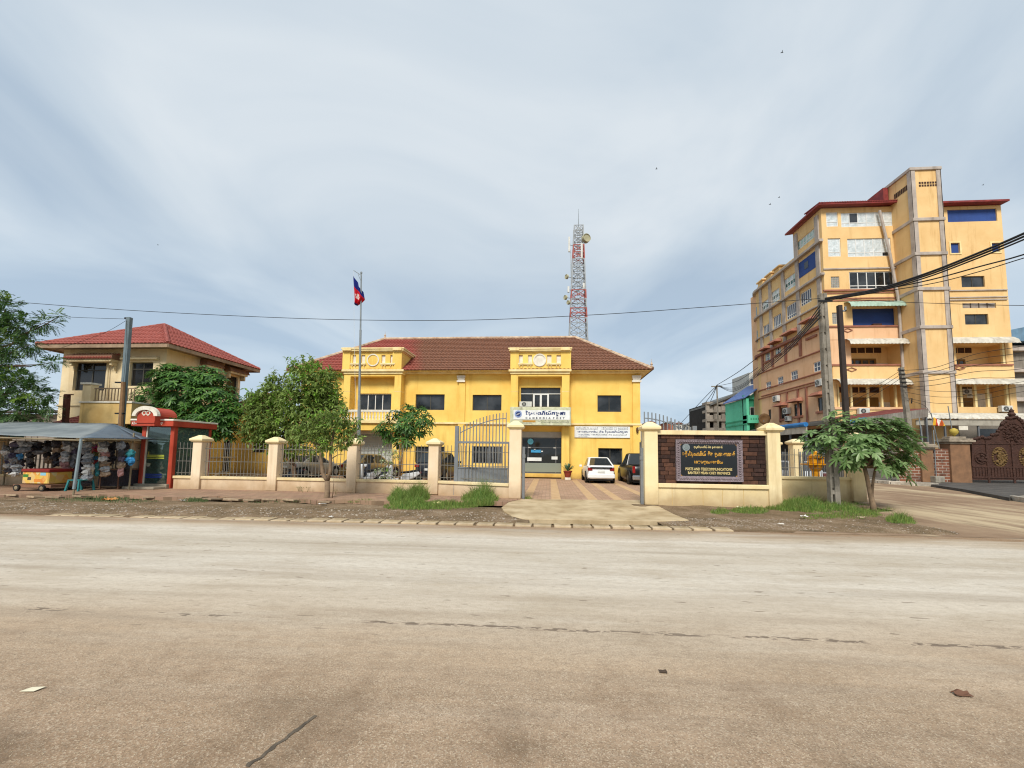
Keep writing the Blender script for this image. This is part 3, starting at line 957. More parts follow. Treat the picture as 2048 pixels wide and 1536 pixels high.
def text(name, parent, mat, tokens, x0, x1, zb, zt, y, bold=0.0, space=0.0, slant=0.0, fn=None):
    if isinstance(tokens, str): tokens = list(tokens) if space else [tokens]
    V, Fc = lay(tokens, bold, space)
    a0, a1 = min(v[0] for v in V), max(v[0] for v in V)
    b0, b1 = min(v[1] for v in V), max(v[1] for v in V)
    m = MB()
    for vx, vy in V:
        u = (vx - a0) / (a1 - a0)
        q = (vy - b0) / (b1 - b0)
        zz = zb + (zt - zb) * q
        xx = x0 + (x1 - x0) * u + slant * (zz - zb)
        m.v.append(fn(xx, zz) if fn else (xx, y, zz))
    m.f = Fc
    return tag(m.build(name, mat, parent), kind='stuff')
K_POST = ['ៃ', 'ប|រ', 'ស', 'ណី', 'យ៍', 'ក', 'មុ|ព', 'ជា']
K_AND = ['និ', 'ង']
K_TEL = ['ទូ', 'រ', 'គ', 'ម', 'នា', 'គ', 'ម', 'ន៍']
K_L1 = ['ក|រ', 'សួ', 'ង', 'ៃ', 'ប|រ', 'ស', 'ណី', 'យ៍', ' '] + K_AND + [' '] + K_TEL
K_L2 = ['ម', 'នី|ទ', 'រ', 'ៃ', 'ប|រ', 'ស', 'ណី', 'យ៍', ' '] + K_AND + [' '] + K_TEL
K_L3 = ['េ', 'ខ', 'ត|ត', 'ប', 'នា|ទ', 'យ', 'មា', 'ន', 'ជ័', 'យ']
# sign over the entrance
YS = YB - 0.75
x0, x1, z0, z1 = rect(1020, 814, 1142, 850.5, YS)
MSG = M('sign_green_edge', '#cccdb2', '#a3a784', rough=0.8, scale=4, streak=0.5)
MSW = M('sign_white', '#e4e6e4', '#cfd3d2', rough=0.5, scale=2, bump=0, streak=0.15)
MNV = M('navy_letters', '#273a6e', '#22325f', rough=0.5, bump=0)
MGR = M('grey_letters', '#55585c', '#494c50', rough=0.5, bump=0)
sg = T('entrance_signboard', 'white signboard box with blue Khmer lettering above the glazed entrance', 'sign', (x0, YS, z0))
B('sign_case', MSG, sg, x0, x1, YS, YB - .002, z0, z1, bevel=0.02)
fx0, fx1, fz0, fz1 = rect(1027, 820.4, 1139.5, 839.2, YS)
B('sign_face', MSW, sg, fx0, fx1, YS - 0.02, YS - .001, fz0, fz1)
a = rect(1050, 821.3, 1130, 832.6, YS)
text('lettering', sg, MNV, K_POST, a[0], a[1], a[2], a[3], YS - 0.026, bold=0.045, slant=0.12)
a = rect(1051, 834.2, 1129, 838.2, YS)
text('lettering', sg, MGR, 'CAMBODIA POST', a[0], a[1], a[2], a[3], YS - 0.026, bold=0.05, space=0.55)
lg = at(1036.5, 828, YS - .03)
m = MB().lathe((lg.x, YS - 0.03, lg.z), [(0.235, 0), (0.235, 0.008)], 24, 'y')
logo = m.build('emblem', M('emblem_blue', '#8ea0c4', '#6b80ae', rough=0.5, scale=9, bump=0), sg)
MB().lathe((lg.x, YS - 0.036, lg.z), [(0.15, 0), (0.15, 0.004)], 20, 'y').build('emblem_disc', MNV, logo)
m = MB()
for q in (-0.055, 0.02):
    m.box(lg.x - .09 + q, lg.x + .02 + q, YS - .042, YS - .037, lg.z - 0.03 + q * .5, lg.z - 0.01 + q * .5).box(lg.x - .01 + q, lg.x + .09 + q, YS - .043, YS - .038, lg.z + 0.015 + q * .4, lg.z + 0.035 + q * .4)
m.build('emblem_wing', MSW, logo)
a = rect(1045, 840.6, 1071, 844.4, YS)
B('address_panel', M('ochre_panel', '#b98a3a', '#a87a2e', rough=0.6, bump=0), sg, a[0], a[1], YS - 0.012, YS - .001, a[2], a[3])
for (p0, p1, q0, q1, n) in ((1076, 1138, 840.8, 843.4, 1), (1082, 1138, 844.2, 846.3, 2), (1047, 1064, 845.3, 847.5, 3)):
    a = rect(p0, q0, p1, q1, YS)
    tk = (K_L1 + [' '] + K_L3) if n == 1 else (K_L3 + [' '] + K_L2 if n == 2 else K_L3)
    text('lettering', sg, MGR, tk, a[0], a[1], a[2], a[3], YS - 0.006, bold=0.03)
# long white sign on the wall right of the entrance
x0, x1, z0, z1 = rect(1149, 853, 1260, 875.5, YW - 0.08)
ws = T('wall_signboard', 'long white wall sign with small blue Khmer lines beneath the string course', 'sign', (x0, YW, z0))
B('sign_board', MSW, ws, x0, x1, YW - 0.08, YW - 0.002, z0, z1, bevel=0.008)
for (p0, p1, q0, q1, tk, mt) in ((1152, 1196, 854.6, 857.4, K_L1, MGR), (1203, 1256, 854.6, 857.4, K_L2, MGR), (1152, 1196, 858, 859.6, K_L3, MGR), (1203, 1256, 858, 859.6, K_L2, MGR), (1155, 1195, 861, 866.6, K_L3, MNV), (1199, 1207, 861, 865.6, K_AND, MNV), (1210, 1255, 860.8, 867.2, K_POST, MNV), (1157, 1180, 868, 871.4, K_L3[2:], MNV), (1183, 1254, 868.2, 871.6, K_L2, MGR), (1157, 1175, 872.8, 874.2, K_L3, MGR)):
    a = rect(p0, q0, p1, q1, YW - .08)
    text('lettering', ws, mt, tk, a[0], a[1], a[2], a[3], YW - 0.086, bold=0.03)
# air conditioner helper
MACW = M('ac_white', '#d4d4ce', '#b9b9b2', rough=0.5, scale=3, bump=0, streak=0.3)
MACD = M('ac_grille', '#3a3c3c', '#2b2d2d', rough=0.6, bump=0)
def ac_unit(p, w, h, d, label, rotz=0.0, group='air conditioner units'):
    t = T('air_conditioner', label, 'air conditioner', (0, 0, 0), group)
    MB().box(-w / 2, w / 2, -d, 0, 0, h).build('casing', MACW, t, bevel=0.015)
    g_ = MB().lathe((-w * .12, -d - .012, h / 2), [(h * .40, 0), (h * .40, 0.012)], 16, 'y').build('fan_grille', MACD, t)
    m = MB()
    for k in range(5):
        a = math.pi * k / 5
        m.bar((-w * .12 + h * .38 * math.cos(a), -d - .016, h / 2 + h * .38 * math.sin(a)), (-w * .12 - h * .38 * math.cos(a), -d - .016, h / 2 - h * .38 * math.sin(a)), 0.008)
    m.build('guard', MACW, g_)
    MB().box(-w * .4, -w * .34, -d, 0, -.06, 0).box(w * .34, w * .4, -d, 0, -.06, 0).build('bracket', MACD, t)
    t.location = p
    t.rotation_euler = (0, 0, rotz)
    ORG[t.name] = Vector()
    return t
p = at(1051, 813.5, YW - .35)
ac_unit((p.x, YW - 0.02, p.z), 0.84, 0.36, 0.3, 'white air conditioner on the ledge above the entrance signboard')
# ================================================================== house with pyramid roof
YH, YE = 19.4, 18.7
MHC = M('house_cream', '#e8d6b0', '#dcc294', rough=0.8, scale=0.8, streak=0.4, stain='#a07a45', grime=0.5)
MHY = M('house_yellow', '#e2bc62', '#d6ae58', rough=0.8, scale=0.9, streak=0.25, stain='#9a7436', grime=0.6)
MHT = M('house_trim', '#d8c7a0', '#b9a17a', rough=0.8, scale=2, streak=0.4)
MHW = M('house_brown', '#8a6650', '#6d4d3c', rough=0.7, scale=2, streak=0.4)
MHR = roof_mat('house_roof_tile', ['#a0564a', '#8a473e'], mossy=0.25)
MWIN = GLASS('brown_glass', (0.014, 0.013, 0.013, 1), 0.12, 0.45)
exl, exr = at(72, 692, YE).x, at(336, 689, YE).x
eyb = YE + 6.5
ez = at(230, 689, YE).z
wl, wr = at(122, 760, YH).x, at(333, 720, YH).x
wyb = eyb - 0.7
hs_ = T('corner_house', 'cream two-storey house with red pyramid roof and front balcony', 'house', ((wl + wr) / 2, YH, ZC))
zmid = at(180, 811, YH).z
h = [rect(147, 724, 211, 781, YH), rect(258, 724, 305, 772, YH)]
wall_holes(wl, wr, zmid, ez + .1, [q + (0.2,) for q in h], YH, .2).build('wall', MHC, hs_)
wall_holes(wl, wr, ZC, zmid, [], YH, .2).build('lower_wall', MHC, hs_)
for q in h: window(hs_, q, YH, 2, 2, zs=[.72], fr=MFD, gl=MWIN, fw=0.06)
def syz(px, py): return atx(px, py, wr)
def srect(px0, py0, px1, py1):
    a, b_ = syz(px0, (py0 + py1) / 2), syz(px1, (py0 + py1) / 2)
    return min(a.y, b_.y), max(a.y, b_.y), syz((px0 + px1) / 2, py1).z, syz((px0 + px1) / 2, py0).z
sh = [srect(452, 752, 475, 804), srect(405, 745, 428, 800)]
wall_holes(YH, wyb, zmid, ez + .1, [q + (-0.2,) for q in sh], wr, .2, 'x').build('wall', MHC, hs_)
sd = [srect(446, 880, 462, 945)]
wall_holes(YH, wyb, ZC, zmid, [q + (-0.2,) for q in sd], wr, .2, 'x').build('lower_wall', MHY, hs_)
for q in sh: window(hs_, q, wr, 2, 1, fr=MFD, gl=MWIN, axis='x', recess=-0.16)
window(hs_, sd[0], wr, 2, 1, fr=MFW, gl=MWIN, axis='x', recess=-0.16, name='side_door')
m = MB().add([(wl, YH, ZC), (wl, wyb, ZC), (wl, wyb, ez), (wl, YH, ez), (wr, wyb, ZC), (wr, wyb, ez)], [(0, 1, 2, 3), (1, 4, 5, 2)])
m.build('wall', MHC, hs_)
zb_ = syz(440, 915).z
B('dado_band', MHT, hs_, wr + .001, wr + .06, YH, wyb, zb_ - .04, zb_ + .05)
B('floor_band', MHT, hs_, wl - .05, wr + .05, YH - .05, wyb, zmid - .05, zmid + .03)
# eaves: soffit board and fascia
m = MB().box(exl, exr, YE, eyb, ez - 0.06, ez - 0.01)
m.build('soffit', M('soffit_brown', '#a58d74', '#8a745e', rough=.8, scale=2, streak=.4), hs_)
m = MB()
for a, b_, c, d in ((exl, exr, YE - .03, YE), (exl, exr, eyb, eyb + .03)): m.box(a, b_, c, d, ez - 0.16, ez + .03)
m.box(exl - .03, exl, YE, eyb, ez - .16, ez + .03).box(exr, exr + .03, YE, eyb, ez - .16, ez + .03)
m.build('fascia', MATS['soffit_brown'], hs_)
cx_, cy_ = (exl + exr) / 2, (YE + eyb) / 2
az = at(331, 651, cy_).z
hx, hy = (exr - exl) / 2, (eyb - YE) / 2
roofh = None
for O, U, V, L, run in (((exl, YE - .05, ez + .03), (1, 0, 0), (0, hy, az - ez), 2 * hx, hx), ((exr + .05, YE, ez + .03), (0, 1, 0), (-hx, 0, az - ez), 2 * hy, hy), ((exl - .05, eyb, ez + .03), (0, -1, 0), (hx, 0, az - ez), 2 * hy, hy), ((exr, eyb + .05, ez + .03), (-1, 0, 0), (0, -hy, az - ez), 2 * hx, hx)):
    S_ = Vector(V).length
    mm = tile_plane(O, U, V, L, S_, lambda v, S_=S_, run=run: v / S_ * run, lambda v, S_=S_, run=run, L=L: L - v / S_ * run, w=0.22, c=0.3, amp=0.045, step=0.03)
    o = mm.build('roof', MHR, hs_)
    tag(o, kind='stuff')
    roofh = roofh or o
m = MB()
for a in ((exl, YE), (exr, YE), (exr, eyb), (exl, eyb)): ridge(m, (a[0], a[1], ez + .07), (cx_, cy_, az + .05), 0.10, 0.35)
m.build('hip_cap', MHR, roofh)
# window hoods (little tiled roofs on brackets)
def hood(px0, py0, px1, py1, col=True):
    x0, x1, z0, z1 = rect(px0, py0, px1, py1, YH - 0.5)
    m = MB().hexa([(x0, YH - .5, z0), (x1, YH - .5, z0), (x1, YH, z0), (x0, YH, z0), (x0 + .05, YH - .4, z1), (x1 - .05, YH - .4, z1), (x1 - .05, YH, z1 + .12), (x0 + .05, YH, z1 + .12)])
    hd = m.build('window_hood', MHW, hs_, bevel=.01)
    n = int((x1 - x0) / .16)
    m = MB()
    for i in range(n):
        xx = x0 + (x1 - x0) * (i + .5) / n
        m.tube([(xx, YH - .53, z0 + .03), (xx, YH - .05, z1 + .10)], .05, 6)
    m.build('hood_tile', MHR, hd)
    B('hood_beam', MHT, hd, x0 + .1, x1 - .1, YH - .42, YH - .002, z0 - .13, z0 - .002)
    for xx in (x0 + .22, x1 - .22):
        MB().box(xx - .07, xx + .07, YH - .32, YH - .001, z0 - .32, z0 - .132).box(xx - .04, xx + .04, YH - .16, YH - .002, z0 - .55, z0 - .322).build('hood_bracket', MHT, hd, bevel=.015)
hood(126, 708, 222, 717)
x0, x1, z0, z1 = rect(239, 713, 313, 718.5, YH - .2)
B('lintel_ledge', MHT, hs_, x0, x1, YH - .2, YH - .001, z0, z1, bevel=.01)
for q in (srect(447, 738, 487, 746), srect(399, 722, 436, 733)):
    m = MB().hexa([(wr, q[0], q[2]), (wr + .5, q[0], q[2]), (wr + .5, q[1], q[2]), (wr, q[1], q[2]), (wr, q[0] + .05, q[3] + .14), (wr + .38, q[0] + .05, q[3]), (wr + .38, q[1] - .05, q[3]), (wr, q[1] - .05, q[3] + .14)])
    hd = m.build('window_hood', MHW, hs_, bevel=.01)
    B('hood_beam', MHT, hd, wr + .001, wr + .4, q[0] + .1, q[1] - .1, q[2] - .13, q[2] - .002)
    for yy in (q[0] + .2, q[1] - .2):
        B('hood_bracket', MHT, hd, wr + .001, wr + .3, yy - .06, yy + .06, q[2] - .42, q[2] - .132, bevel=.02)
# balcony
YBC = 17.75
x0, x1, z0, z1 = rect(159, 806, 262, 850, YBC)
bl = MB().box(x0, x1, YBC, YH - .002, z1 - 1.0, z1).build('balcony', M('balcony_yellow', '#e0c080', '#d0aa68', rough=0.85, scale=1.5, streak=0.7, stain='#8a6a38'), hs_)
B('balcony_coping', MYW, bl, x0 - .05, x1 + .05, YBC - .05, YH - .003, z1, z1 + .08, bevel=.01)
px0_, px1_, pz0, pz1 = rect(164, 769, 181, 804, YBC)
m = MB().box(px0_, px1_, YBC, YBC + .35, z1 + .08, pz1)
m.build('balcony_pier', MHC, bl, bevel=.01)
B('pier_cap', MYW, bl, px0_ - .07, px1_ + .07, YBC - .07, YBC + .42, pz1, pz1 + .09, bevel=.01)
MRL = M('railing_brown', '#8f7a62', '#6f5d4a', rough=0.5, bump=0)
rx0, rx1, rz0, rz1 = rect(183, 775, 244, 803, YBC)
rl_ = MB().box(rx0, x1, YBC + .1, YBC + .15, rz1 - .05, rz1).box(rx0, x1, YBC + .1, YBC + .15, z1 + .1, z1 + .14).build('balcony_railing', MRL, bl)
nb = 13
for i in range(nb):
    xx = rx0 + .06 + (x1 - rx0 - .12) * i / (nb - 1)
    B('rail_bar', MRL, rl_, xx - .016, xx + .016, YBC + .11, YBC + .14, z1 + .14, rz1 - .05)
MB().tube([(at(217, 725, YH - .1).x, YH - .1, at(217, 725, YH - .1).z), (at(213, 800, YH - .1).x, YH - .1, at(213, 800, YH - .1).z)], .03, 6).build('drain_pipe', MHT, hs_)
# porch roof at the house foot
a0, a1 = at(104, 846, 17.9), at(163, 846, 17.9)
t0 = at(118, 826, 19.3)
V_ = Vector((0, 19.3 - 17.9, t0.z - a0.z))
o = tile_plane(a0, (1, 0, 0), V_, a1.x - a0.x, V_.length, lambda v: v * .3, lambda v: a1.x - a0.x, w=.22, c=.3).build('porch_roof', MHR, hs_)
B('porch_beam', MHW, hs_, a0.x, a1.x, 17.95, 18.1, a0.z - .25, a0.z - .02)
for xx in (a0.x + .2, a1.x - .1): B('porch_post', MHC, hs_, xx - .1, xx + .1, 17.95, 18.15, ZC, a0.z - .25)
# low yellow annexe between the house and the post office
YA = 25.4
xA0, xA1 = at(470, 880, YA).x, XL - .3
zA = at(560, 815, YA).z
an = T('annexe', 'low yellow annexe with a red tiled roof between house and post office', 'building', (xA0, YA, ZC))
rA = [rect(505, 866, 530, 905, YA)]
wall_holes(xA0, xA1, ZC, zA, [q + (.2,) for q in rA], YA, .2).build('wall', MHY, an)
window(an, rA[0], YA, 2, 1, fr=MFD, gl=MWIN)
ta_ = at(560, 786, YA + 3)
V_ = Vector((0, 3.5, ta_.z - zA))
o = tile_plane((xA0 - .3, YA - .5, zA), (1, 0, 0), V_, xA1 - xA0 + .4, V_.length, lambda v: 0, lambda v: 99, w=.24, c=.32)
o = o.build('roof', MHR, an)
B('fascia', MHT, an, xA0 - .3, xA1 + .1, YA - .45, YA + .02, zA - .22, zA + .02)
tag(o, kind='stuff')
B('wall', MHY, an, xA0, xA1, YA + 5, YA + 5.2, ZC, zA)
# dark shed behind the stall
YSd = 23.5
s0, s1, zz0, zz1 = rect(-60, 828, 122, 900, YSd)
sd_ = T('back_shed', 'grey block wall with a dark sheet roof behind the hat stall', 'shed', (s0, YSd, ZC))
B('wall', M('shed_block', '#8f8579', '#776d62', rough=.9, scale=2), sd_, s0, s1, YSd, YSd + 3, ZC, zz1)
MB().hexa([(s0 - .2, YSd - .4, zz1 + .02), (s1 + .1, YSd - .4, zz1 + .02), (s1 + .1, YSd + 3.2, zz1 + .5), (s0 - .2, YSd + 3.2, zz1 + .5), (s0 - .2, YSd - .4, zz1 + .1), (s1 + .1, YSd - .4, zz1 + .1), (s1 + .1, YSd + 3.2, zz1 + .6), (s0 - .2, YSd + 3.2, zz1 + .6)]).build('roof', M('shed_roof', '#5a4a40', '#43372f', rough=.8), sd_)
# ================================================================== tall apartment block
YT = 37.0
MTY = M('block_yellow', '#e6c48c', '#d9b278', rough=0.85, scale=0.5, streak=0.45, stain='#a4742e', bscale=30)
MTO = M('block_orange', '#e2b992', '#d8ab82', rough=0.85, scale=0.5, streak=0.4, stain='#96602f', bscale=30)
MTG = M('block_grey_trim', '#b9aea3', '#9a8f86', rough=0.85, scale=1.2, streak=0.4)
MTM = M('block_maroon', '#a06c58', '#8a5846', rough=0.85, scale=1.5, streak=0.4)
MTB = M('block_blue', '#2f4c8c', '#2a4279', rough=0.7, scale=0.8, streak=0.35, stain='#20345f')
MFOIL = M('window_foil', '#dfe4e4', '#bcc6c6', rough=0.4, scale=2.5, bump=0.9, bscale=5, bdist=0.05, metal=0.25)
MFOIL2 = M('window_foil_green', '#c4d8d0', '#9bb8ad', rough=0.3, scale=2.5, bump=0.6, bscale=5, bdist=0.04)
MGG = GLASS('green_glass', (0.03, 0.10, 0.075, 1), 0.1, 0.5)
MGBL = GLASS('blue_glass', (0.045, 0.055, 0.09, 1), 0.1, 0.5)
MGBK = M('glass_block', '#9aa39c', '#6d7670', rough=0.25, scale=6, bump=0)
MTR = M('block_red_roof', '#8e3a36', '#6d2c2a', rough=0.6, scale=2, bump=0.1)
MAWN = M('awning_sheet', '#cfcabc', '#a9a294', rough=0.6, scale=1.5, streak=0.5, bump=0)
MAWG = M('awning_green', '#a9bfae', '#8aa292', rough=0.6, scale=1.5, streak=0.3, bump=0)
MBRW = M('door_brown', '#7d5a22', '#6a4a1c', rough=0.6, scale=2, bump=0.1)
MLOUV = M('louvre_wood', '#4a3228', '#38261e', rough=0.8, scale=3)
XT = at(1650, 600, YT).x
XT1 = at(1801, 600, YT).x + .35
def fl0_(px, py): return atx(px, py, XT)
tw = T('apartment_block', 'tall yellow and orange apartment block with projecting stair tower', 'building', (XT, YT, 0))
zb = at(1730, 830, YT).z
zt = at(1715, 415, YT).z
def tr(a, b_, c, d, Y=YT): return rect(a, b_, c, d, Y)
hl = [tr(1652.5, 424, 1676, 453), tr(1682, 424, 1786, 453), tr(1656, 476.5, 1681.5, 513), tr(1695, 476.5, 1782, 513), tr(1662, 553, 1679, 575.5), tr(1699, 543, 1788, 577.5), tr(1664.6, 625, 1686, 648)]
log = [tr(1705, 614, 1803, 651) + (.5,), tr(1702, 687, 1811, 729.5) + (1.4,), tr(1674, 769, 1813, 814) + (1.4,)]
wall_holes(XT, XT1, 0, zt, [q + (.2,) for q in hl] + log, YT, .3).build('wall', MTY, tw)
def foilwin(r, n, gl, zs=None, fr=MFW, dark=()):
    f = window(tw, r, YT, n, 1, fr=fr, gl=gl, fw=.07, recess=.06, zs=zs)
    return f
foilwin(hl[0], 1, MFOIL, [.34]); foilwin(hl[1], 6, [MFOIL] * 7 + [MGD] + [MFOIL] * 5, [.3])
foilwin(hl[2], 1, MFOIL, [.25]); foilwin(hl[3], 5, [MFOIL] * 4 + [MGD] + [MFOIL] * 6, [.25])
foilwin(hl[5], 5, MGD, [.2])
for q in (hl[4], hl[6]):
    window(tw, q, YT, 5, 6, fr=MTG, gl=MGBK, fw=.035, recess=.05, name='glass_block_window')
q = log[0]
B('blue_wall', MTB, tw, q[0] - .05, q[1] + .05, YT + .45, YT + .5, q[2] - .05, q[3] + .05)
q2 = tr(1745, 646, 1762, 651, YT + .3)
B('vent_box', MLOUV, tw, q2[0], q2[1], YT + .2, YT + .45, q[2], q[2] + .25)
def loggia(q, kind, n=4):
    yb = YT + 1.4
    lg_ = B('loggia_wall', MTY, tw, q[0] - .05, q[1] + .05, yb, yb + .1, q[2] - .05, q[3] + .05)
    W, Hh = q[1] - q[0], q[3] - q[2]
    k = 5
    for i in range(k):
        a = q[0] + W * (.04 + .78 * i / k)
        B('louvre', MLOUV, lg_, a, a + W * .135, yb - .03, yb - .002, q[3] - Hh * .26, q[3] - .02)
    if kind == 'win':
        window(lg_, (q[0] + W * .13, q[0] + W * .68, q[2] - .03, q[2] + Hh * .45), yb, n, 1, fr=MBRW, gl=MGD, fw=.16, recess=-.1)
        B('white_panel', MYW, lg_, q[0], q[1], yb - .02, yb - .001, q[2], q[2] + Hh * .22)
    else:
        B('brown_shutter', MBRW, lg_, q[0] + W * .30, q[0] + W * .78, yb - .05, yb - .002, q[2], q[2] + Hh * .52)
        B('white_panel', MYW, lg_, q[0], q[1], yb - .02, yb - .001, q[2], q[2] + Hh * .3)
        for t in (.03, .22, .46, .66, .86):
            a = q[0] + W * t
            B('loggia_post', MYC, tw, a - .07, a + .07, YT + .05, YT + .2, q[2], q[3])
loggia(log[1], 'win')
loggia(log[2], 'shut')
def proud(name, mat, a, b_, c, d, f, Y=YT, **k):
    x0, x1, z0, z1 = rect(a, b_, c, d, Y - f)
    return B(name, mat, tw, x0, x1, Y - f, Y - .002, z0, z1, **k)
def diamond(px, py, w_, h_, Y, parent):
    c = at(px, py, Y)
    m = MB()
    P = [Vector((c.x - w_, Y, c.z)), Vector((c.x, Y, c.z + h_)), Vector((c.x + w_, Y, c.z)), Vector((c.x, Y, c.z - h_))]
    for i in range(4): m.bar(P[i], P[(i + 1) % 4], .05, .09, up=(0, 1, 0))
    m.build('diamond_moulding', MTM, parent)
pa = proud('parapet', MTO, 1657, 653, 1806, 679, .06)
diamond(1695, 660.5, .42, .17, YT - .08, pa)
proud('parapet_coping', MTM, 1655, 650.5, 1808, 653.5, .16)
pb = proud('parapet', MTY, 1666, 730.5, 1813, 758, .06)
diamond(1703, 739, .42, .17, YT - .08, pb)
proud('parapet_coping', MTM, 1662, 728, 1814, 731, .16)
for a, b_, d in ((535, 537.5, .1), (578, 581, .14), (585, 586.5, .06), (595, 597, .06), (599.5, 601.5, .06)):
    proud('ledge', MTM if b_ > 570 else MTG, 1648, a, 1800, b_, d)
proud('orange_panel', MTO, 1658, 679, 1702, 728, .03)
proud('sill_band', MTO, 1670, 814, 1815, 819, .08)
def awning(px0, px1, pyt, pyb, Y, out_, mat, parent, label=None):
    zt_, z0 = at((px0 + px1) / 2, pyt, Y).z, at((px0 + px1) / 2, pyb, Y - out_).z
    x0, x1 = at(px0, pyb, Y - out_).x, at(px1, pyb, Y - out_).x
    n = max(6, int((x1 - x0) / .28) * 2)
    m = MB()
    prof = [(0, zt_), (.55, zt_ - (zt_ - z0) * .18), (.86, zt_ - (zt_ - z0) * .5), (1.0, z0)]
    for i in range(n + 1):
        xx = x0 + (x1 - x0) * i / n
        e_ = .035 * (i % 2)
        for t, z in prof: m.v.append((xx, Y - out_ * t, z + e_))
    for i in range(n):
        for j in range(3):
            a = i * 4 + j
            m.f.append((a, a + 1, a + 5, a + 4))
    o = m.build('awning', mat, parent)
    md = o.modifiers.new('solid', 'SOLIDIFY')
    md.thickness = .015
    return o
awning(1703, 1816, 604, 612, YT, .9, MAWG, tw)
awning(1702, 1824, 678, 687.5, YT, 1.0, MAWN, tw)
awning(1682, 1830, 758, 769, YT, 1.1, MAWN, tw)
# stair tower
YTF = 35.0
tx0, tx1 = at(1837, 600, YTF).x, at(1897, 600, YTF).x
tz = at(1850, 341, YTF).z
st_ = B('stair_tower', MTY, tw, tx0, tx1, YTF, YT + 3, 0, tz)
m = MB()
for a, b_ in ((tx0 - .05, tx0 + .32), (tx1 - .32, tx1 + .05)): m.box(a, b_, YTF - .06, YTF - .001, 0, tz)
m.box(tx0 - .06, tx0 - .001, YTF - .06, YTF + .3, 0, tz).box(tx1 + .001, tx1 + .06, YTF - .06, YTF + .3, 0, tz)
m.build('corner_strip', MTG, st_)
for py in (439, 507.5, 578, 654.5, 744.5):
    z = at(1865, py, YTF).z
    B('tower_band', MTG, st_, tx0 - .12, tx1 + .12, YTF - .13, YT - .01, z - .14, z + .14, bevel=.02)
B('tower_coping', MTG, st_, tx0 - .12, tx1 + .12, YTF - .12, YT + 3.1, tz, tz + .28, bevel=.03)
vz0, vz1 = at(1846, 374, YTF).z, at(1846, 363, YTF).z
for i in range(8):
    for j in range(2):
        a = tx0 + .62 + i * .215
        B('vent_opening', MLOUV, st_, a, a + .15, YTF - .02, YTF - .001, vz0 + (vz1 - vz0) * (.08 + j * .5), vz0 + (vz1 - vz0) * (.42 + j * .5))
    a = YTF + .35 + i * .17
    B('vent_opening', MLOUV, st_, tx0 - .02, tx0 - .001, a, a + .12, vz0 + .02, vz1 - .02)
B('tower_side_roof', MTR, tw, XT1 - 1.1, tx0 - .05, YT + .2, YT + 2.5, zt, at(1786, 372, YT).z)
# right wing
rx0, rx1 = tx1 + .35, at(2017, 600, YT).x
ztr = at(1945, 412, YT).z
hr = [tr(1895, 418, 1994, 443), tr(1901, 486, 1919, 506.5), tr(1983, 486, 1999, 504), tr(1923, 552, 1969.6, 574), tr(1930, 628, 1977, 649), tr(1925, 606, 1992, 616)]
lr = [tr(1911, 687, 2012, 729.5) + (1.4,), tr(1916, 769, 2020, 814) + (1.4,)]
wall_holes(rx0 - .4, rx1, 0, ztr, [q + (.15,) for q in hr] + lr, YT, .3).build('wall', MTY, tw)
for q in hr[:3]:
    B('blue_panel', MTB, tw, q[0] - .02, q[1] + .02, YT + .1, YT + .14, q[2] - .02, q[3] + .02)
for q in hr[1:3]:
    m = MB()
    for a, b_, c, d in ((q[0] - .12, q[1] + .12, q[3], q[3] + .12), (q[0] - .12, q[1] + .12, q[2] - .12, q[2]), (q[0] - .12, q[0], q[2], q[3]), (q[1], q[1] + .12, q[2], q[3])): m.box(a, b_, YT - .05, YT - .001, c, d)
    m.build('window_surround', MYC, tw)
for q in hr[3:5]: window(tw, q, YT, 2, 1, fr=MFD, gl=MGD, recess=.1)
q = hr[5]
for i in range(4):
    for j in range(4):
        a = q[0] + (q[1] - q[0]) * (i + .06) / 4
        B('louvre', MTG, tw, a, a + (q[1] - q[0]) * .21, YT + .02, YT + .1, q[2] + (q[3] - q[2]) * (j + .2) / 4, q[2] + (q[3] - q[2]) * (j + .7) / 4)
B('louvre_back', MLOUV, tw, q[0], q[1], YT + .12, YT + .15, q[2], q[3])
m = MB()
for q, n in ((lr[0], 3), (lr[1], 0)):
    W, Hh = q[1] - q[0], q[3] - q[2]
    yb = YT + 1.4
    lg_ = B('loggia_wall', MTY, tw, q[0] - .05, q[1] + .05, yb, yb + .1, q[2] - .05, q[3] + .05)
    for i in range(4):
        a = q[0] + W * (.08 + .6 * i / 4)
        B('louvre', MLOUV, lg_, a, a + W * .13, yb - .03, yb - .002, q[3] - Hh * .26, q[3] - .02)
    if n:
        window(lg_, (q[0] + W * .10, q[0] + W * .5, q[2] - .03, q[2] + Hh * .42), yb, 3, 1, fr=MBRW, gl=MGD, fw=.16, recess=-.1)
    else:
        B('brown_shutter', MBRW, lg_, q[0] + W * .14, q[0] + W * .62, yb - .05, yb - .002, q[2], q[2] + Hh * .5)
    B('white_panel', MYW, lg_, q[0] + W * .5, q[1], yb - .02, yb - .001, q[2], q[2] + Hh * (.2 if n else .7))
    for t in ((.0, .97) if n else (.08, .36, .6, .97)):
        a = q[0] + W * t
        B('loggia_post', MYC, tw, a - .09, a + .09, YT + .05, YT + .22, q[2], q[3])
pr = proud('parapet', MTY, 1911, 730.5, 2026, 758, .06)
diamond(1919, 736, .42, .17, YT - .08, pr)
proud('parapet_coping', MTM, 1908, 728, 2028, 731, .16)
for a, b_, d in ((579, 581, .1), (593, 595, .08), (598, 600, .1)): proud('ledge', MTG, 1888, a, 2016, b_, d)
awning(1907, 2043, 675, 686, YT, 1.0, MAWN, tw)
awning(1911, 2075, 758, 768.5, YT, 1.1, MAWN, tw)
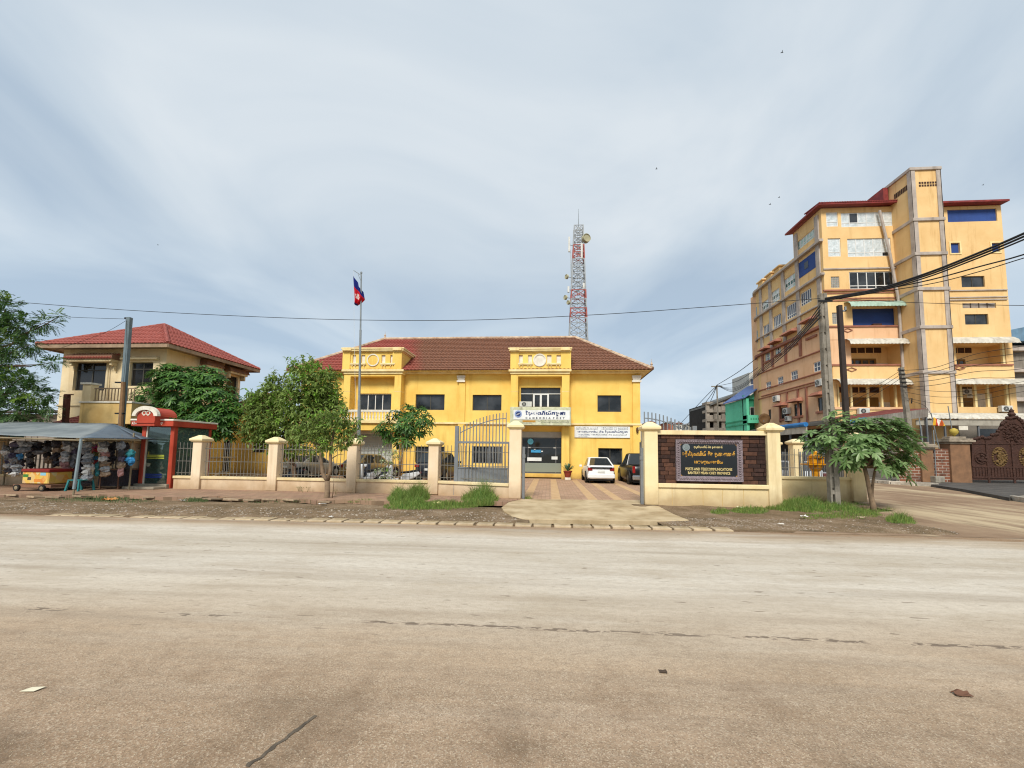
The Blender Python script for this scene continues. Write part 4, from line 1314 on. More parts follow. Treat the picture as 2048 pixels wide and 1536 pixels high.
for py0, py1 in ((420, 450), (475, 515), (540, 575), (625, 655)):
    x_, _, z0, z1 = rect(1886, py0, 1893, py1, YT - .1)
    B('blue_door', MTB, tw, tx1 + .08, tx1 + .36, YT - .12, YT - .01, z0, z1)
# roofs
YQ = fl0_(1590, 550).y + .5
m = MB().hexa([(XT - .55, YT - .6, zt + .02), (tx0, YT - .6, zt + .02), (tx0, YQ, zt + 1.0), (XT - .55, YQ, zt + .06), (XT - .55, YT - .6, zt + .16), (tx0, YT - .6, zt + .2), (tx0, YQ, zt + 1.2), (XT - .55, YQ, zt + .22)])
m.build('roof', MTR, tw)
m = MB()
for i in range(48):
    xx = XT - .5 + (tx0 - XT + .45) * i / 47
    m.tube([(xx, YT - .65, zt + .19), (xx, YT + 1.5, zt + .42)], .06, 5)
m.build('roof_rib', MTR, tw)
m = MB().hexa([(rx0 - .6, YT - .6, ztr + .02), (rx1 + .12, YT - .6, ztr + .02), (rx1 + .12, YT + 9, ztr + .6), (rx0 - .6, YT + 9, ztr + .6), (rx0 - .6, YT - .6, ztr + .18), (rx1 + .12, YT - .6, ztr + .18), (rx1 + .12, YT + 9, ztr + .8), (rx0 - .6, YT + 9, ztr + .8)])
m.build('roof', MTR, tw)
# body behind
B('body', MTY, tw, XT1 - .3, rx1 - .02, YT + 2.2, YT + 12, 0, zt - .2)
B('right_wall', MTY, tw, rx1 - .3, rx1 + .001, YT + .01, YT + 12, 0, ztr - .02)
# --- left flank along the side street
def fl(px, py): return atx(px, py, XT)
def frect(pl, a, b_, pr_, c, d):
    y1, y0 = fl(pl, (a + b_) / 2).y, fl(pr_, (c + d) / 2).y
    return y0, y1, (fl(pl, b_).z + fl(pr_, d).z) / 2, (fl(pl, a).z + fl(pr_, c).z) / 2
YF1 = fl(1518, 640).y
Y90 = fl(1589, 550).y
zpar = fl(1560, 543).z
rowA = [frect(1594, 491, 508, 1638, 441, 461)]
rowB = [frect(1595, 533, 562, 1635, 494, 530), frect(1564.6, 565, 589, 1590, 542, 571), frect(1543, 586, 611, 1559, 573, 597.5), frect(1523, 609.6, 629, 1538.7, 592, 618)]
rowC = [frect(1601, 589, 615, 1622.5, 573, 602), frect(1573, 613, 642, 1592.6, 602, 630), frect(1546.6, 634.7, 662, 1562.5, 625, 653), frect(1526.6, 655, 676, 1540, 643, 672)]
rowD = [frect(1615, 649, 675, 1632, 643, 670), frect(1576, 676, 693, 1594, 664, 687), frect(1550, 691, 711, 1561.5, 686, 706), frect(1530, 705, 724, 1540, 699, 719)]
rowE = [frect(1627, 727, 746, 1646, 718, 739), frect(1581.7, 744, 762, 1595.3, 739, 758), frect(1555, 756, 773, 1566.6, 751, 769.5), frect(1531.8, 765, 781, 1542, 762, 778)]
rowF = [frect(1635.7, 797, 824, 1649, 792, 819), frect(1588.5, 809, 833, 1604, 805, 830), frect(1562, 817, 838, 1574, 813, 836), frect(1536.5, 820, 840, 1542, 818, 838)]
allh = rowB + rowC + rowD + rowE + rowF
zoo = fl(1640, 655).z
flk = wall_holes(YT, YF1, zoo, zpar, [q + (.2,) for q in allh if q[3] < zpar + .01 and q[2] > zoo], XT, .2, 'x').build('flank_wall', MTY, tw)
wall_holes(YT, YF1, 0, zoo, [q + (.2,) for q in allh if q[3] < zoo + .5], XT, .2, 'x').build('flank_wall', MTO, tw)
wall_holes(YT, Y90, zpar, zt, [(max(q[0], YT + .1), min(q[1], Y90 - .1), q[2], q[3], .2) for q in rowA + rowB[:1] if q[3] > zpar], XT, .2, 'x').build('flank_wall', MTY, tw)
def fwin(q, n, gl, fr, zs=None, par=tw): return window(par, q, XT, n, 1, fr=fr, gl=gl, fw=.08, recess=.06, axis='x', zs=zs)
fwin(rowA[0], 7, MFOIL2, MFW, [.35])
q = rowB[0]
B('blue_panel', MTB, tw, XT - .02, XT + .1, q[0], q[1], q[2], q[3])
mid = (q[0] + q[1]) / 2
B('small_window', MGD, tw, XT - .04, XT + .05, mid - .2, mid + .35, q[2] + .5, q[3] - .4)
for q in rowB[1:]: fwin(q, 5, [MFOIL2, MFOIL, MFOIL2, MFOIL, MFOIL, MGG, MGG, MGG, MGG, MGG], MFW, [.3, .62])
for q in rowC: fwin(q, 5, MGBL, MFW, [.25])
for q in rowD: fwin(q, 3, [MFOIL2, MGBL, MFOIL2], MFW, [.35])
for q in rowE: fwin(q, 3, MGBL, MFW, [.5])
for q in rowF: fwin(q, 2, MGD, MFD)
def fled(name, mat, z0, z1, d, y0=YT - .15, y1=None): return B(name, mat, tw, XT - d, XT - .002, y0, y1 or YF1, z0, z1, bevel=.02)
zl = {k: fl(*v).z for k, v in dict(a=(1630, 523), b=(1630, 560), c=(1630, 616), d=(1645, 655), e=(1645, 700), f=(1645, 744), g=(1645, 760)).items()}
fled('ledge', MTG, zpar - .35, zpar - .1, .35)
fled('ledge', MTG, zl['b'] - .1, zl['b'] + .12, .3)
fled('ledge', MTM, zoo - .15, zoo + .12, .35)
fled('ledge', MTG, zl['c'] - .07, zl['c'] + .08, .2)
fled('ledge', MTM, zl['e'] - .06, zl['e'] + .06, .12)
fled('ledge', MTM, zl['f'] - .06, zl['f'] + .06, .12)
fled('ledge', MTM, zl['g'] - .05, zl['g'] + .05, .12)
fled('ledge', MTM, zl['g'] - .30, zl['g'] - .2, .10)
# pilasters between the flank windows
for px in (1641, 1597.5, 1568, 1541.5, 1522):
    y_ = fl(px, 600).y
    top = zt if px > 1590 else zpar
    B('flank_pilaster', MTG, tw, XT - .12, XT - .001, y_ - .25, y_ + .25, zoo + .12, top - .36)
    B('flank_pilaster', MTM, tw, XT - .10, XT - .001, y_ - .18, y_ + .18, zl['e'] + .2, zoo - .15)
for px in (1597, 1575, 1560, 1614):
    y_ = fl(px, 800).y
    B('flank_pilaster', MTM, tw, XT - .10, XT - .001, y_ - .12, y_ + .12, fl(px, 845).z, zl['g'] - .3)
# parapet humps
m = MB()
for px in (1556, 1539, 1522):
    y_ = fl(px, 560).y
    m.box(XT - .1, XT + .4, y_ - .55, y_ + .55, zpar - .1, zpar + .5).box(XT - .25, XT + .5, y_ - .7, y_ + .7, zpar + .5, zpar + .68)
m.box(XT - .08, XT + .2, Y90, YF1, zpar - .1, zpar + .25)
m.build('flank_parapet', MTY, tw, bevel=.04)
# rounded far corner
m = MB()
n = 8
for i in range(n):
    a, b_ = math.pi / 2 * i / n, math.pi / 2 * (i + 1) / n
    P = lambda t, z: (XT + 2.4 - 2.4 * math.cos(t), YF1 + 2.4 * math.sin(t), z)
    m.add([P(a, 0), P(b_, 0), P(b_, zpar), P(a, zpar)], [(0, 1, 2, 3)])
m.build('rounded_corner', MTY, tw, smooth=True)
for z0, z1, d, mt in ((zpar - .35, zpar - .1, .35, MTG), (zl['b'] - .1, zl['b'] + .12, .3, MTG), (zoo - .15, zoo + .12, .35, MTM), (zl['c'] - .07, zl['c'] + .08, .2, MTG), (zl['e'] - .06, zl['e'] + .06, .12, MTM), (zl['f'] - .06, zl['f'] + .06, .12, MTM), (zl['g'] - .3, zl['g'] - .2, .1, MTM)):
    m = MB()
    for i in range(n):
        a, b_ = math.pi / 2 * i / n, math.pi / 2 * (i + 1) / n
        Q = lambda t, r_: Vector((XT + 2.4 - r_ * math.cos(t), YF1 + r_ * math.sin(t), z0))
        m.ext([Q(a, 2.39), Q(b_, 2.39), Q(b_, 2.4 + d), Q(a, 2.4 + d)], (0, 0, z1 - z0))
    m.build('curved_ledge', mt, tw)
for zz_ in (rowB[3], rowC[3]):
    m = MB()
    for i in range(1, n - 1):
        a, b_ = math.pi / 2 * i / n, math.pi / 2 * (i + .9) / n
        Q = lambda t, r_, z: Vector((XT + 2.4 - r_ * math.cos(t), YF1 + r_ * math.sin(t), z))
        m.add([Q(a, 2.43, zz_[2]), Q(b_, 2.43, zz_[2]), Q(b_, 2.43, zz_[3]), Q(a, 2.43, zz_[3])], [(0, 1, 2, 3)])
    tag(m.build('curved_glazing', MGG, tw), kind='stuff')
B('body', MTO, tw, XT + .3, XT1, YT + 1.6, YF1 + 2.4, 0, zpar - .2)
# hoods over lower flank windows
for q in rowD + rowF[:3]:
    m = MB().hexa([(XT - .75, q[0] - .3, q[3] + .15), (XT, q[0] - .3, q[3] + .15), (XT, q[1] + .3, q[3] + .15), (XT - .75, q[1] + .3, q[3] + .15), (XT - .5, q[0] - .1, q[3] + .45), (XT, q[0] - .1, q[3] + .6), (XT, q[1] + .1, q[3] + .6), (XT - .5, q[1] + .1, q[3] + .45)])
    m.build('flank_hood', MTM, tw, bevel=.03)
    B('flank_sill', MTM, tw, XT - .15, XT - .001, q[0] - .15, q[1] + .15, q[2] - .22, q[2] - .02)
# drain pipe down the front
p0, p1 = at(1759, 421, YT - .25), at(1806, 735, YT - .25)
pm = at(1797, 600, YT - .25)
MB().tube([p0, (p0 + pm) / 2 + Vector((.1, 0, 0)), pm, p1], .11, 8).build('drain_pipe', MTG, tw)
# street canopies on the flank
zc_ = fl(1600, 853).z
m = MB().hexa([(XT - 2.6, YT - 1, zc_ - .35), (XT, YT - 1, zc_ - .1), (XT, YF1, zc_ - .1), (XT - 2.6, YF1, zc_ - .35), (XT - 2.6, YT - 1, zc_ - .25), (XT, YT - 1, zc_ + .35), (XT, YF1, zc_ + .35), (XT - 2.6, YF1, zc_ - .25)])
m.build('street_canopy', M('canopy_dark', '#4a4844', '#383632', rough=.8), tw)
o = B('canopy_fascia', MAWN, tw, XT - 2.66, XT - 2.6, YT - 1, YF1, zc_ - .95, zc_ - .30)
for i in range(6):
    y_ = YT - .8 + (YF1 - YT) * i / 5
    B('canopy_post', MFG, tw, XT - 2.6, XT - 2.48, y_, y_ + .12, 0, zc_ - .35)
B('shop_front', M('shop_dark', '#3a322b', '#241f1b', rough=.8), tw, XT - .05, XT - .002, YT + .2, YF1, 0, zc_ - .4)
m = MB()
a, b_ = Vector((XT - 2.75, YT - 1.1, zc_ - .2)), Vector((XT - 2.75, YT + 4.2, zc_ - .2))
m.tube([a, b_], .2, 10)
m.build('rolled_tarp', M('tarp_blue', '#2f78b8', '#245f94', rough=.5, scale=3), tw)
# air conditioners on the block
for px, py, s, lb in ((1557, 803, 1, 'small white air conditioner under the flank frieze of the apartment block'), (1578, 828, 1, 'white air conditioner between two dark flank windows of the apartment block'), (1581, 842, .8, 'lowest white air conditioner on the orange flank of the apartment block'), (1645, 772, 1, 'white air conditioner high on the flank beside the concrete pole')):
    p = fl(px, py)
    ac_unit((XT - .05, p.y, p.z), .85 * s, .62 * s, .34, lb, rotz=R(-90))
for px, py, lb in ((1729.5, 828, 'grey air conditioner below the brown loggia shutters of the apartment block'), (2015, 823.5, 'white air conditioner on the far sill of the apartment block')):
    p = at(px, py, YT - .4)
    ac_unit((p.x, YT - .1, p.z), .85, .52, .32, lb)
p = at(1939, 795, YT + .9)
ac_unit((p.x, YT + 1.3, p.z + .3), .75, .5, .3, 'air conditioner hung inside the lower right loggia of the apartment block')
# satellite dish on the flank canopy
p = fl(1552, 842)
ds = T('satellite_dish', 'rusty satellite dish standing on the flank canopy', 'satellite dish', (XT - 1.2, p.y, zc_ + .1))
MB().lathe((XT - 1.2, p.y, zc_ + 1.1), [(.05, .18), (.35, .12), (.62, 0), (.62, .015), (.3, .14), (.02, .2)], 16, 'y').build('dish', M('rust', '#6f5232', '#4f3a24', rough=.7), ds, smooth=True)
MB().tube([(XT - 1.2, p.y + .15, zc_ + 1.0), (XT - 1.2, p.y + .2, zc_ + .1)], .04, 6).build('mast', MFG, ds)
# ================================================================== ground-floor shops of the block
YSH = 33.2
sp = T('shop_lean_to', 'corrugated metal shop canopy in front of the apartment block', 'canopy', (at(1840, 900, YSH).x, YSH, .14))
a, b_ = at(1832, 829, YSH), at(2120, 829, YSH)
awning(1832, 2120, 827, 838, YSH + 1.5, 1.6, MAWN, sp)
zz = at(1950, 841, YSH).z
zz2 = at(1950, 851, YSH).z
B('canopy_fascia', M('fascia_grey', '#a8a294', '#8d877a', rough=.7, streak=.4), sp, a.x, b_.x, YSH + .02, YSH + .08, zz2, zz)
for px in (1845, 1893, 1960, 2030, 2090):
    xx = at(px, 850, YSH).x
    B('post', MFG, sp, xx - .05, xx + .05, YSH + .1, YSH + .2, .14, zz2)
B('back_wall', M('shop_grey', '#7d776e', '#635e56', rough=.9, scale=.7, streak=.4), sp, at(1695, 900, 36.5).x, b_.x + 3, 36.3, 36.5, 0, zz + .4)
for px0, px1, pt, pb_ in ((1878, 1905, 862, 935), (1838, 1852, 890, 935), (1960, 2040, 858, 940)):
    q = rect(px0, pt, px1, pb_, 36.25)
    B('shop_door', MGD, sp, q[0], q[1], 36.2, 36.28, q[2], q[3])
# tilted sheet lean-to left of it
a, b_, c, d = at(1697, 839, 33), at(1856, 817, 33), at(1856, 834, 33), at(1697, 853, 33)
sh2 = T('sheet_lean_to', 'sloping rusty sheet-metal lean-to behind the broad-leaved tree', 'lean-to', (a.x, 33, .14))
m = MB()
n = 60
for i in range(n + 1):
    t = i / n
    p, q = a.lerp(b_, t), d.lerp(c, t)
    e_ = .04 * (i % 2)
    m.v += [(p.x, 33 - e_, p.z), (q.x, 33 - e_, q.z)]
m.f = [(2 * i, 2 * i + 1, 2 * i + 3, 2 * i + 2) for i in range(n)]
m.build('front_sheet', M('sheet_grey', '#8d8980', '#6d6058', rough=.7, scale=1, streak=.5), sh2)
m = MB().add([a, b_, b_ + Vector((0, 3, .3)), a + Vector((0, 3, .3))], [(0, 1, 2, 3)])
m.build('roof_sheet', M('sheet_maroon', '#7d4440', '#5f3230', rough=.7), sh2)
B('back_wall', MATS['shop_grey'], sh2, a.x, b_.x, 35.0, 35.2, 0, a.z)
for t in (.02, .5, .98):
    p = a.lerp(b_, t)
    B('post', MFG, sh2, p.x - .05, p.x + .05, 33.02, 33.12, .0, d.lerp(c, t).z)
a2, b2 = at(1694, 846, 32.4), at(1731, 838, 32.4)
MB().tube([a2, b2], .16, 8).build('rolled_tarp', MATS['tarp_blue'], sh2)
# ================================================================== neighbours further back
# building behind the right edge
YN = 46
q = rect(2012, 690, 2200, 905, YN)
nb_ = T('grey_neighbour', 'grey concrete building with a blue sheet roof behind the apartment block', 'building', (q[0], YN, 0))
B('wall', M('raw_concrete', '#8d867c', '#6f685f', rough=.9, scale=.6, streak=.6), nb_, q[0], q[1], YN, YN + 10, 0, q[3])
p0, p1 = at(2010, 668, YN), at(2200, 625, YN)
MB().hexa([(p0.x, YN - .5, p0.z - .9), (p1.x, YN - .5, p0.z - .9), (p1.x, YN + 8, p0.z - .9), (p0.x, YN + 8, p0.z - .9), (p0.x, YN - .5, p0.z + .3), (p1.x, YN - .5, p1.z), (p1.x, YN + 8, p1.z), (p0.x, YN + 8, p0.z + .3)]).build('roof', M('sheet_blue', '#6d8fa8', '#5a7a92', rough=.6, streak=.3), nb_)
for py in (700, 742, 800):
    z = at(2040, py, YN).z
    B('floor_slab', MTG, nb_, q[0] - .3, q[1], YN - .6, YN - .01, z - .2, z + .2)
# teal house
YL = 50
MTEAL = M('teal_paint', '#62c29e', '#56b08e', rough=.8, scale=.5, streak=.3)
MTEALD = M('teal_dark', '#3f9a76', '#348464', rough=.8, scale=.5)
x0 = at(1493, 820, YL).x
x1 = XT + 2
tz0, tzr = at(1493, 797, YL).z, at(1522, 779, YL).z
tl_ = T('teal_house', 'bright teal house with a blue roof squeezed beside the apartment block', 'house', (x0, YL, 0))
yb = atx(1451, 830, x0).y
hq = [rect(1499, 814, 1508, 833, YL + .8)]
B('side_wall', MTEAL, tl_, x0, x0 + .3, YL, yb, 0, tz0)
B('front_wall', MTEALD, tl_, x0, x1, YL + .8, YL + 1, 0, tz0 + .5)
window(tl_, hq[0], YL + .78, 1, 1, fr=MFW, gl=MGD, recess=-.1, name='door')
z = at(1505, 838, YL).z
B('balcony', MTEAL, tl_, x0, x1, YL - .3, YL + .8, z - .5, z + .45)
m = MB()
for i in range(9): m.box(x0 + .3 + i * .28, x0 + .45 + i * .28, YL - .33, YL - .301, z - .1, z + .12)
m.build('balcony_slot', MTEALD, tl_)
MB().ext([Vector((x0 + .31, YL + .6, tz0)), Vector((x1, YL + .6, tz0)), Vector((x1, YL + .6, tzr + 1))], (0, .2, 0)).build('gable', MTEAL, tl_)
MB().hexa([(x0 - .3, YL - .2, tz0), (x1, YL - .2, tzr + 1.2), (x1, yb, tzr + 1.2), (x0 - .3, yb, tz0), (x0 - .3, YL - .2, tz0 + .12), (x1, YL - .2, tzr + 1.32), (x1, yb, tzr + 1.32), (x0 - .3, yb, tz0 + .12)]).build('roof', M('roof_blue', '#5a72a8', '#4d6291', rough=.6), tl_)
for zz, y0_ in ((at(1470, 842, yb - 4).z, 0), (at(1470, 850, yb - 4).z, 0)):
    B('wall_rail', MTEALD, tl_, x0 - .08, x0 - .001, YL, yb, zz - .08, zz + .08)
# unfinished grey frame building
YU = 64
uq = rect(1415, 806, 1492, 870, YU)
un = T('unfinished_building', 'grey unfinished concrete building with open storeys and sheet roof', 'building', (uq[0], YU, 0))
MCON = M('bare_concrete', '#a39a8e', '#7f776c', rough=.9, scale=.8, streak=.6, stain='#3c3832')
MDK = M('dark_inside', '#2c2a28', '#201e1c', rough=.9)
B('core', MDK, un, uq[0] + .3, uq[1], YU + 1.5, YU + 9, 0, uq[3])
for py in (806, 822, 840, 858):
    z = at(1450, py, YU).z
    B('floor_slab', MCON, un, uq[0] - .2, uq[1], YU - .4, YU + 1.6, z - .25, z + .15)
for i in range(6):
    xx = uq[0] + (uq[1] - uq[0]) * i / 5
    B('column', MCON, un, xx - .25, xx + .25, YU - .2, YU + .2, 0, uq[3])
for i in range(5):
    xx = uq[0] + (uq[1] - uq[0]) * i / 5
    for py in (822, 840):
        z = at(1450, py, YU).z
        B('balcony_wall', MCON, un, xx + .3, xx + (uq[1] - uq[0]) / 5 - .3, YU - .1, YU + .1, z + .15, z + .75)
pk = at(1470, 786, YU)
e1, e2 = at(1418, 812, YU), at(1500, 800, YU)
MB().ext([Vector((e1.x, YU - .6, e1.z)), Vector((e1.x, YU - .6, e1.z + .3)), Vector((pk.x, YU - .6, pk.z)), Vector((e2.x, YU - .6, e2.z)), Vector((e2.x, YU - .6, e2.z - .3)), Vector((pk.x, YU - .6, pk.z - .35))], (0, 9, 0)).build('roof', M('sheet_zinc', '#6f716f', '#585a58', rough=.6), un)
MB().ext([Vector((pk.x - 3.4, YU + .3, pk.z - 1.9)), Vector((pk.x, YU + .3, pk.z - .3)), Vector((e2.x, YU + .3, e2.z - .3)), Vector((e2.x, YU + .3, e2.z - .8))], (0, .1, 0)).build('gable_sheet', MTG, un)
# pale tower block far behind
q = rect(1500, 745, 1522, 870, 66)
fb = T('pale_block', 'pale grey block just showing behind the teal house roof', 'building', (q[0], 66, 0))
B('wall', M('pale_wall', '#b9b9b4', '#a3a39d', rough=.8, scale=1, streak=.4), fb, q[0], q[1] + 3, 66, 72, 0, q[3])
for k in range(4):
    z = q[3] * (.93 - .09 * k)
    B('window_strip', MGBL, fb, q[0] + .2, q[1] + 2, 65.95, 65.99, z - .8, z)
# far wooded hill with houses
def hill(name, px0, px1, ptop, Y, mat, base=868):
    a, b_ = at(px0, base, Y), at(px1, base, Y)
    m = MB()
    n, k = 60, 8
    for j in range(k + 1):
        for i in range(n + 1):
            t = i / n
            hgt = (at((px0 + px1) / 2, ptop, Y).z) * (math.sin(math.pi * t) ** .7) * (math.sin(math.pi * min(1, j / k * 1.0 + .0) / 1 * .5) ** .8)
            hgt *= .85 + .3 * noise.noise(Vector((t * 9, j * .5, 2)))
            m.v.append((a.x + (b_.x - a.x) * t, Y + j * Y * .03, hgt - 1))
    for j in range(k):
        for i in range(n):
            q = j * (n + 1) + i
            m.f.append((q, q + 1, q + n + 2, q + n + 1))
    return struct(m.build(name, mat, smooth=True))
hill('hill', 1290, 1470, 842, 320, dirt_mat('hill_green', ['#3f4f36', '#56654a', '#6d705a', '#7d7768'], .02, 1.5))
for k, (px, py, wpx, hpx, c) in enumerate(((1302, 852, 16, 12, '#b9b0a0'), (1340, 850, 12, 9, '#a86a52'), (1358, 852, 12, 9, '#c9c2b6'), (1378, 854, 14, 9, '#a9a49a'), (1400, 856, 18, 8, '#b5b0a8'))):
    Yk = 90 + 14 * k
    q = rect(px - wpx / 2, py - hpx / 2, px + wpx / 2, py + 22, Yk)
    t = T('distant_house', ['pale distant house nearest the post office corner', 'reddish distant house on the skyline over the name wall', 'white distant house on the skyline over the name wall', 'grey distant house on the skyline right of the white one', 'distant house with a light gable near the unfinished building'][k], 'house', (q[0], Yk, 0), 'distant houses on the skyline')
    B('wall', M('dist_wall%d' % k, c, rough=.8), t, q[0], q[1], Yk, Yk + 6, -.1, q[3])
    MB().ext([Vector((q[0] - .4, Yk - .4, q[3])), Vector((q[1] + .4, Yk - .4, q[3])), Vector(((q[0] + q[1]) / 2, Yk - .4, q[3] + (q[1] - q[0]) * .28))], (0, 7, 0)).build('roof', M('dist_roof%d' % (k % 2), ['#8a5a4c', '#8d9094'][k % 2], rough=.7), t)
    for s in (.25, .65):
        B('window', MGD, t, q[0] + (q[1] - q[0]) * s, q[0] + (q[1] - q[0]) * (s + .16), Yk - .03, Yk - .005, q[3] - 1.5, q[3] - .6)
# ================================================================== boundary fence, gate, name wall
MFC = M('fence_cream', '#ead9ae', '#e0ca98', rough=0.85, scale=1.0, streak=0.5, stain='#a5875a', bscale=40, grime=0.75)
MFC2 = M('fence_pale', '#e8d4b6', '#dcc29e', rough=0.85, scale=1.0, streak=0.5, stain='#a08864', bscale=40, grime=0.75)
MIR = M('railing_grey', '#7d7a72', '#5f5a52', rough=0.6, scale=8, bump=0)
MGT = M('gate_grey', '#7c8083', '#6b6f73', rough=0.5, scale=2, bump=0.05, streak=0.2)
def pier(parent, c, w_, h, u, mat=None, cap=0.28):
    """square pier on point c; u: unit direction of the wall; pyramid-topped moulded cap"""
    u = Vector(u); v = Vector((-u.y, u.x, 0)); c = Vector(c)
    P = lambda a, b_, z: c + u * a + v * b_ + Vector((0, 0, z))
    r = w_ / 2
    p = MB().hexa([P(-r, -r, 0), P(r, -r, 0), P(r, r, 0), P(-r, r, 0), P(-r, -r, h - cap), P(r, -r, h - cap), P(r, r, h - cap), P(-r, r, h - cap)]).build('pier', mat or MFC2, parent, bevel=0.012)
    m = MB()
    prof = [(r + .03, h - cap), (r + .09, h - cap + .06), (r + .09, h - cap + .13), (r * .35, h)]
    for i in range(len(prof) - 1):
        (a, z0), (b_, z1) = prof[i], prof[i + 1]
        for (s0, t0), (s1, t1) in (((-1, -1), (1, -1)), ((1, -1), (1, 1)), ((1, 1), (-1, 1)), ((-1, 1), (-1, -1))):
            m.add([P(s0 * a, t0 * a, z0), P(s1 * a, t1 * a, z0), P(s1 * b_, t1 * b_, z1), P(s0 * b_, t0 * b_, z1)], [(0, 1, 2, 3)])
    a = prof[-1][0]
    m.add([P(-a, -a, h), P(a, -a, h), P(a, a, h), P(-a, a, h)], [(0, 1, 2, 3)])
    a = prof[0][0]
    m.add([P(-a, -a, h - cap), P(a, -a, h - cap), P(a, a, h - cap), P(-a, a, h - cap)], [(3, 2, 1, 0)])
    m.build('pier_cap', MFC, p)
    return p
def panel(parent, a, b_, zc, zt, rails, step=0.142, th=0.2, mat=None, bars=True, barmat=None, bw=0.012):
    """low rendered wall with coping and a railing of separate bars between two piers (a, b_ world points on the line)"""
    a, b_ = Vector(a), Vector(b_)
    u = (b_ - a).normalized()
    v = Vector((-u.y, u.x, 0))
    def slab(z0, z1, t, mt, nm, par):
        q = [a - v * t, b_ - v * t, b_ + v * t, a + v * t]
        return MB().hexa([Vector((p.x, p.y, z0)) for p in q] + [Vector((p.x, p.y, z1)) for p in q]).build(nm, mt, par, bevel=.006)
    wl_ = slab(a.z - .1, zc - .1, th / 2, mat or MFC2, 'low_wall', parent)
    slab(zc - .1, zc, th / 2 + .05, mat or MFC, 'coping', wl_)
    if not bars: return
    L = (b_ - a).length
    m = MB()
    for z in rails:
        m.bar(Vector((a.x, a.y, z)), Vector((b_.x, b_.y, z)), .012, .022)
    rl2 = m.build('railing', barmat or MIR, parent)
    n = int(L / step)
    pr_ = None
    for i in range(n):
        p = a + u * (L * (i + .5) / n)
        if pr_ is None:
            pr_ = MB().tube([(0, 0, 0), (0, 0, zt - zc)], bw, 5).build('bar', barmat or MIR, None)
            o = pr_
        else:
            o = link(pr_.copy())
        o.parent = rl2
        o.location = Vector((p.x, p.y, zc)) - ORG[rl2.name]
        o.rotation_euler = (R(random.uniform(-.5, .5)), R(random.uniform(-.6, .6)), 0)
fen = T('boundary_fence', 'cream fence of piers, low walls and grey railings along the pavement', 'fence', gnd(700, 985, ZP))
fp_ = [(388, 978.5, 870), (541, 981.5, 873.5), (700, 985.5, 876), (864.5, 989, 876.5)]
pts_f = [gnd(a, b_, ZP) for a, b_, c in fp_]
gp1 = gnd(1029, 997.5, ZP)
udir = (pts_f[-1] - pts_f[0]).normalized()
vdir = Vector((-udir.y, udir.x, 0))
for p, (a, b_, c) in zip(pts_f, fp_):
    h = at(a, c, p.y).z - ZP
    pier(fen, p + vdir * .19, .39, h, udir)
line = [p + vdir * .19 for p in pts_f] + [gp1 + Vector((0, .2, 0))]
off = udir * .19
panel(fen, line[0] - udir * 1.02, line[0] - off, .62, 1.98, (1.74, 1.22, .74))
for i in range(len(line) - 1): panel(fen, line[i] + off, line[i + 1] - off, .62, 1.98, (1.74, 1.22, .74))
# stretch behind the stall, left of the booth
lf = T('stall_fence', 'pale slatted fence on a low wall behind the hat stall', 'fence', line[0] - udir * 6)
panel(lf, line[0] - udir * 12, line[0] - udir * 2.6, .55, 1.9, (1.7, 1.2, .7), step=.2, barmat=M('slat_grey', '#9a958a', '#7d786e', rough=.7), bw=.03)
for k in (3.0, 6.2, 9.4): pier(lf, line[0] - udir * k, .36, 2.1, udir)
# gate piers
gp = T('gate_pier', 'cream gate pier at the end of the railing fence', 'gate pier', gp1, 'tall gate piers')
pier(gp, gp1 + Vector((0, .22, 0)), .43, at(1029, 841, gp1.y).z - ZP, (1, 0, 0), cap=.3)
gp2 = gnd(1304, 1010, ZP)
YG = gp2.y
nw = T('name_wall', 'cream wall with a framed black plaque on dark stone bricks beside the driveway', 'wall', gp2)
hg = at(1304, 843, YG).z - ZP
pier(nw, gp2 + Vector((0, .22, 0)), .43, hg, (1, 0, 0), MFC, cap=.3)
gp3 = gnd(1541, 1012.5, ZP)
pier(nw, Vector((gp3.x, YG + .22, ZP)), .40, at(1541, 845, YG).z - ZP, (1, 0, 0), MFC, cap=.3)
wx0, wx1 = gp2.x + .215, gp3.x - .2
def gz(px, py, d=0.0): return at(px, py, YG - d).z
z_t1, z_t0, z_b1, z_b0 = gz(1420, 861), gz(1420, 870), gz(1420, 968.5), gz(1420, 977)
B('top_beam', MFC, nw, wx0, wx1, YG + .06, YG + .40, z_t0, z_t1, bevel=.012)
B('ledge', MFC, nw, wx0, wx1, YG + .02, YG + .40, z_b0, z_b1, bevel=.012)
B('base_wall', MFC, nw, wx0, wx1, YG + .08, YG + .36, ZP - .1, z_b0)
m = MB()
for px in (1346, 1408, 1447, 1490):
    xx = at(px, 1000, YG).x
    m.box(xx - .004, xx + .004, YG + .076, YG + .081, ZP, z_b0)
m.build('render_crack', M('crack_tone', '#c9a860', '#b8954e', rough=.9), nw)
bk = B('brick_backing', M('brick_mortar', '#2a1a12', '#1f140e', rough=.95), nw, wx0, wx1, YG + .17, YG + .36, z_b1, z_t0)
MBD = M('laterite_dark', '#3f2c26', '#2c201c', rough=.95, scale=9, bump=.7, bscale=45, bdist=.01, rnd=.3)
MBL = M('laterite_brown', '#5d4032', '#483026', rough=.95, scale=9, bump=.7, bscale=45, bdist=.01, rnd=.25)
fx0, fx1 = at(1353, 921, YG).x, at(1486.5, 921, YG).x
fz0, fz1 = gz(1420, 963), gz(1420, 879)
nr = 12
bh = (z_t0 - z_b1) / nr
bmesh_cache = {}
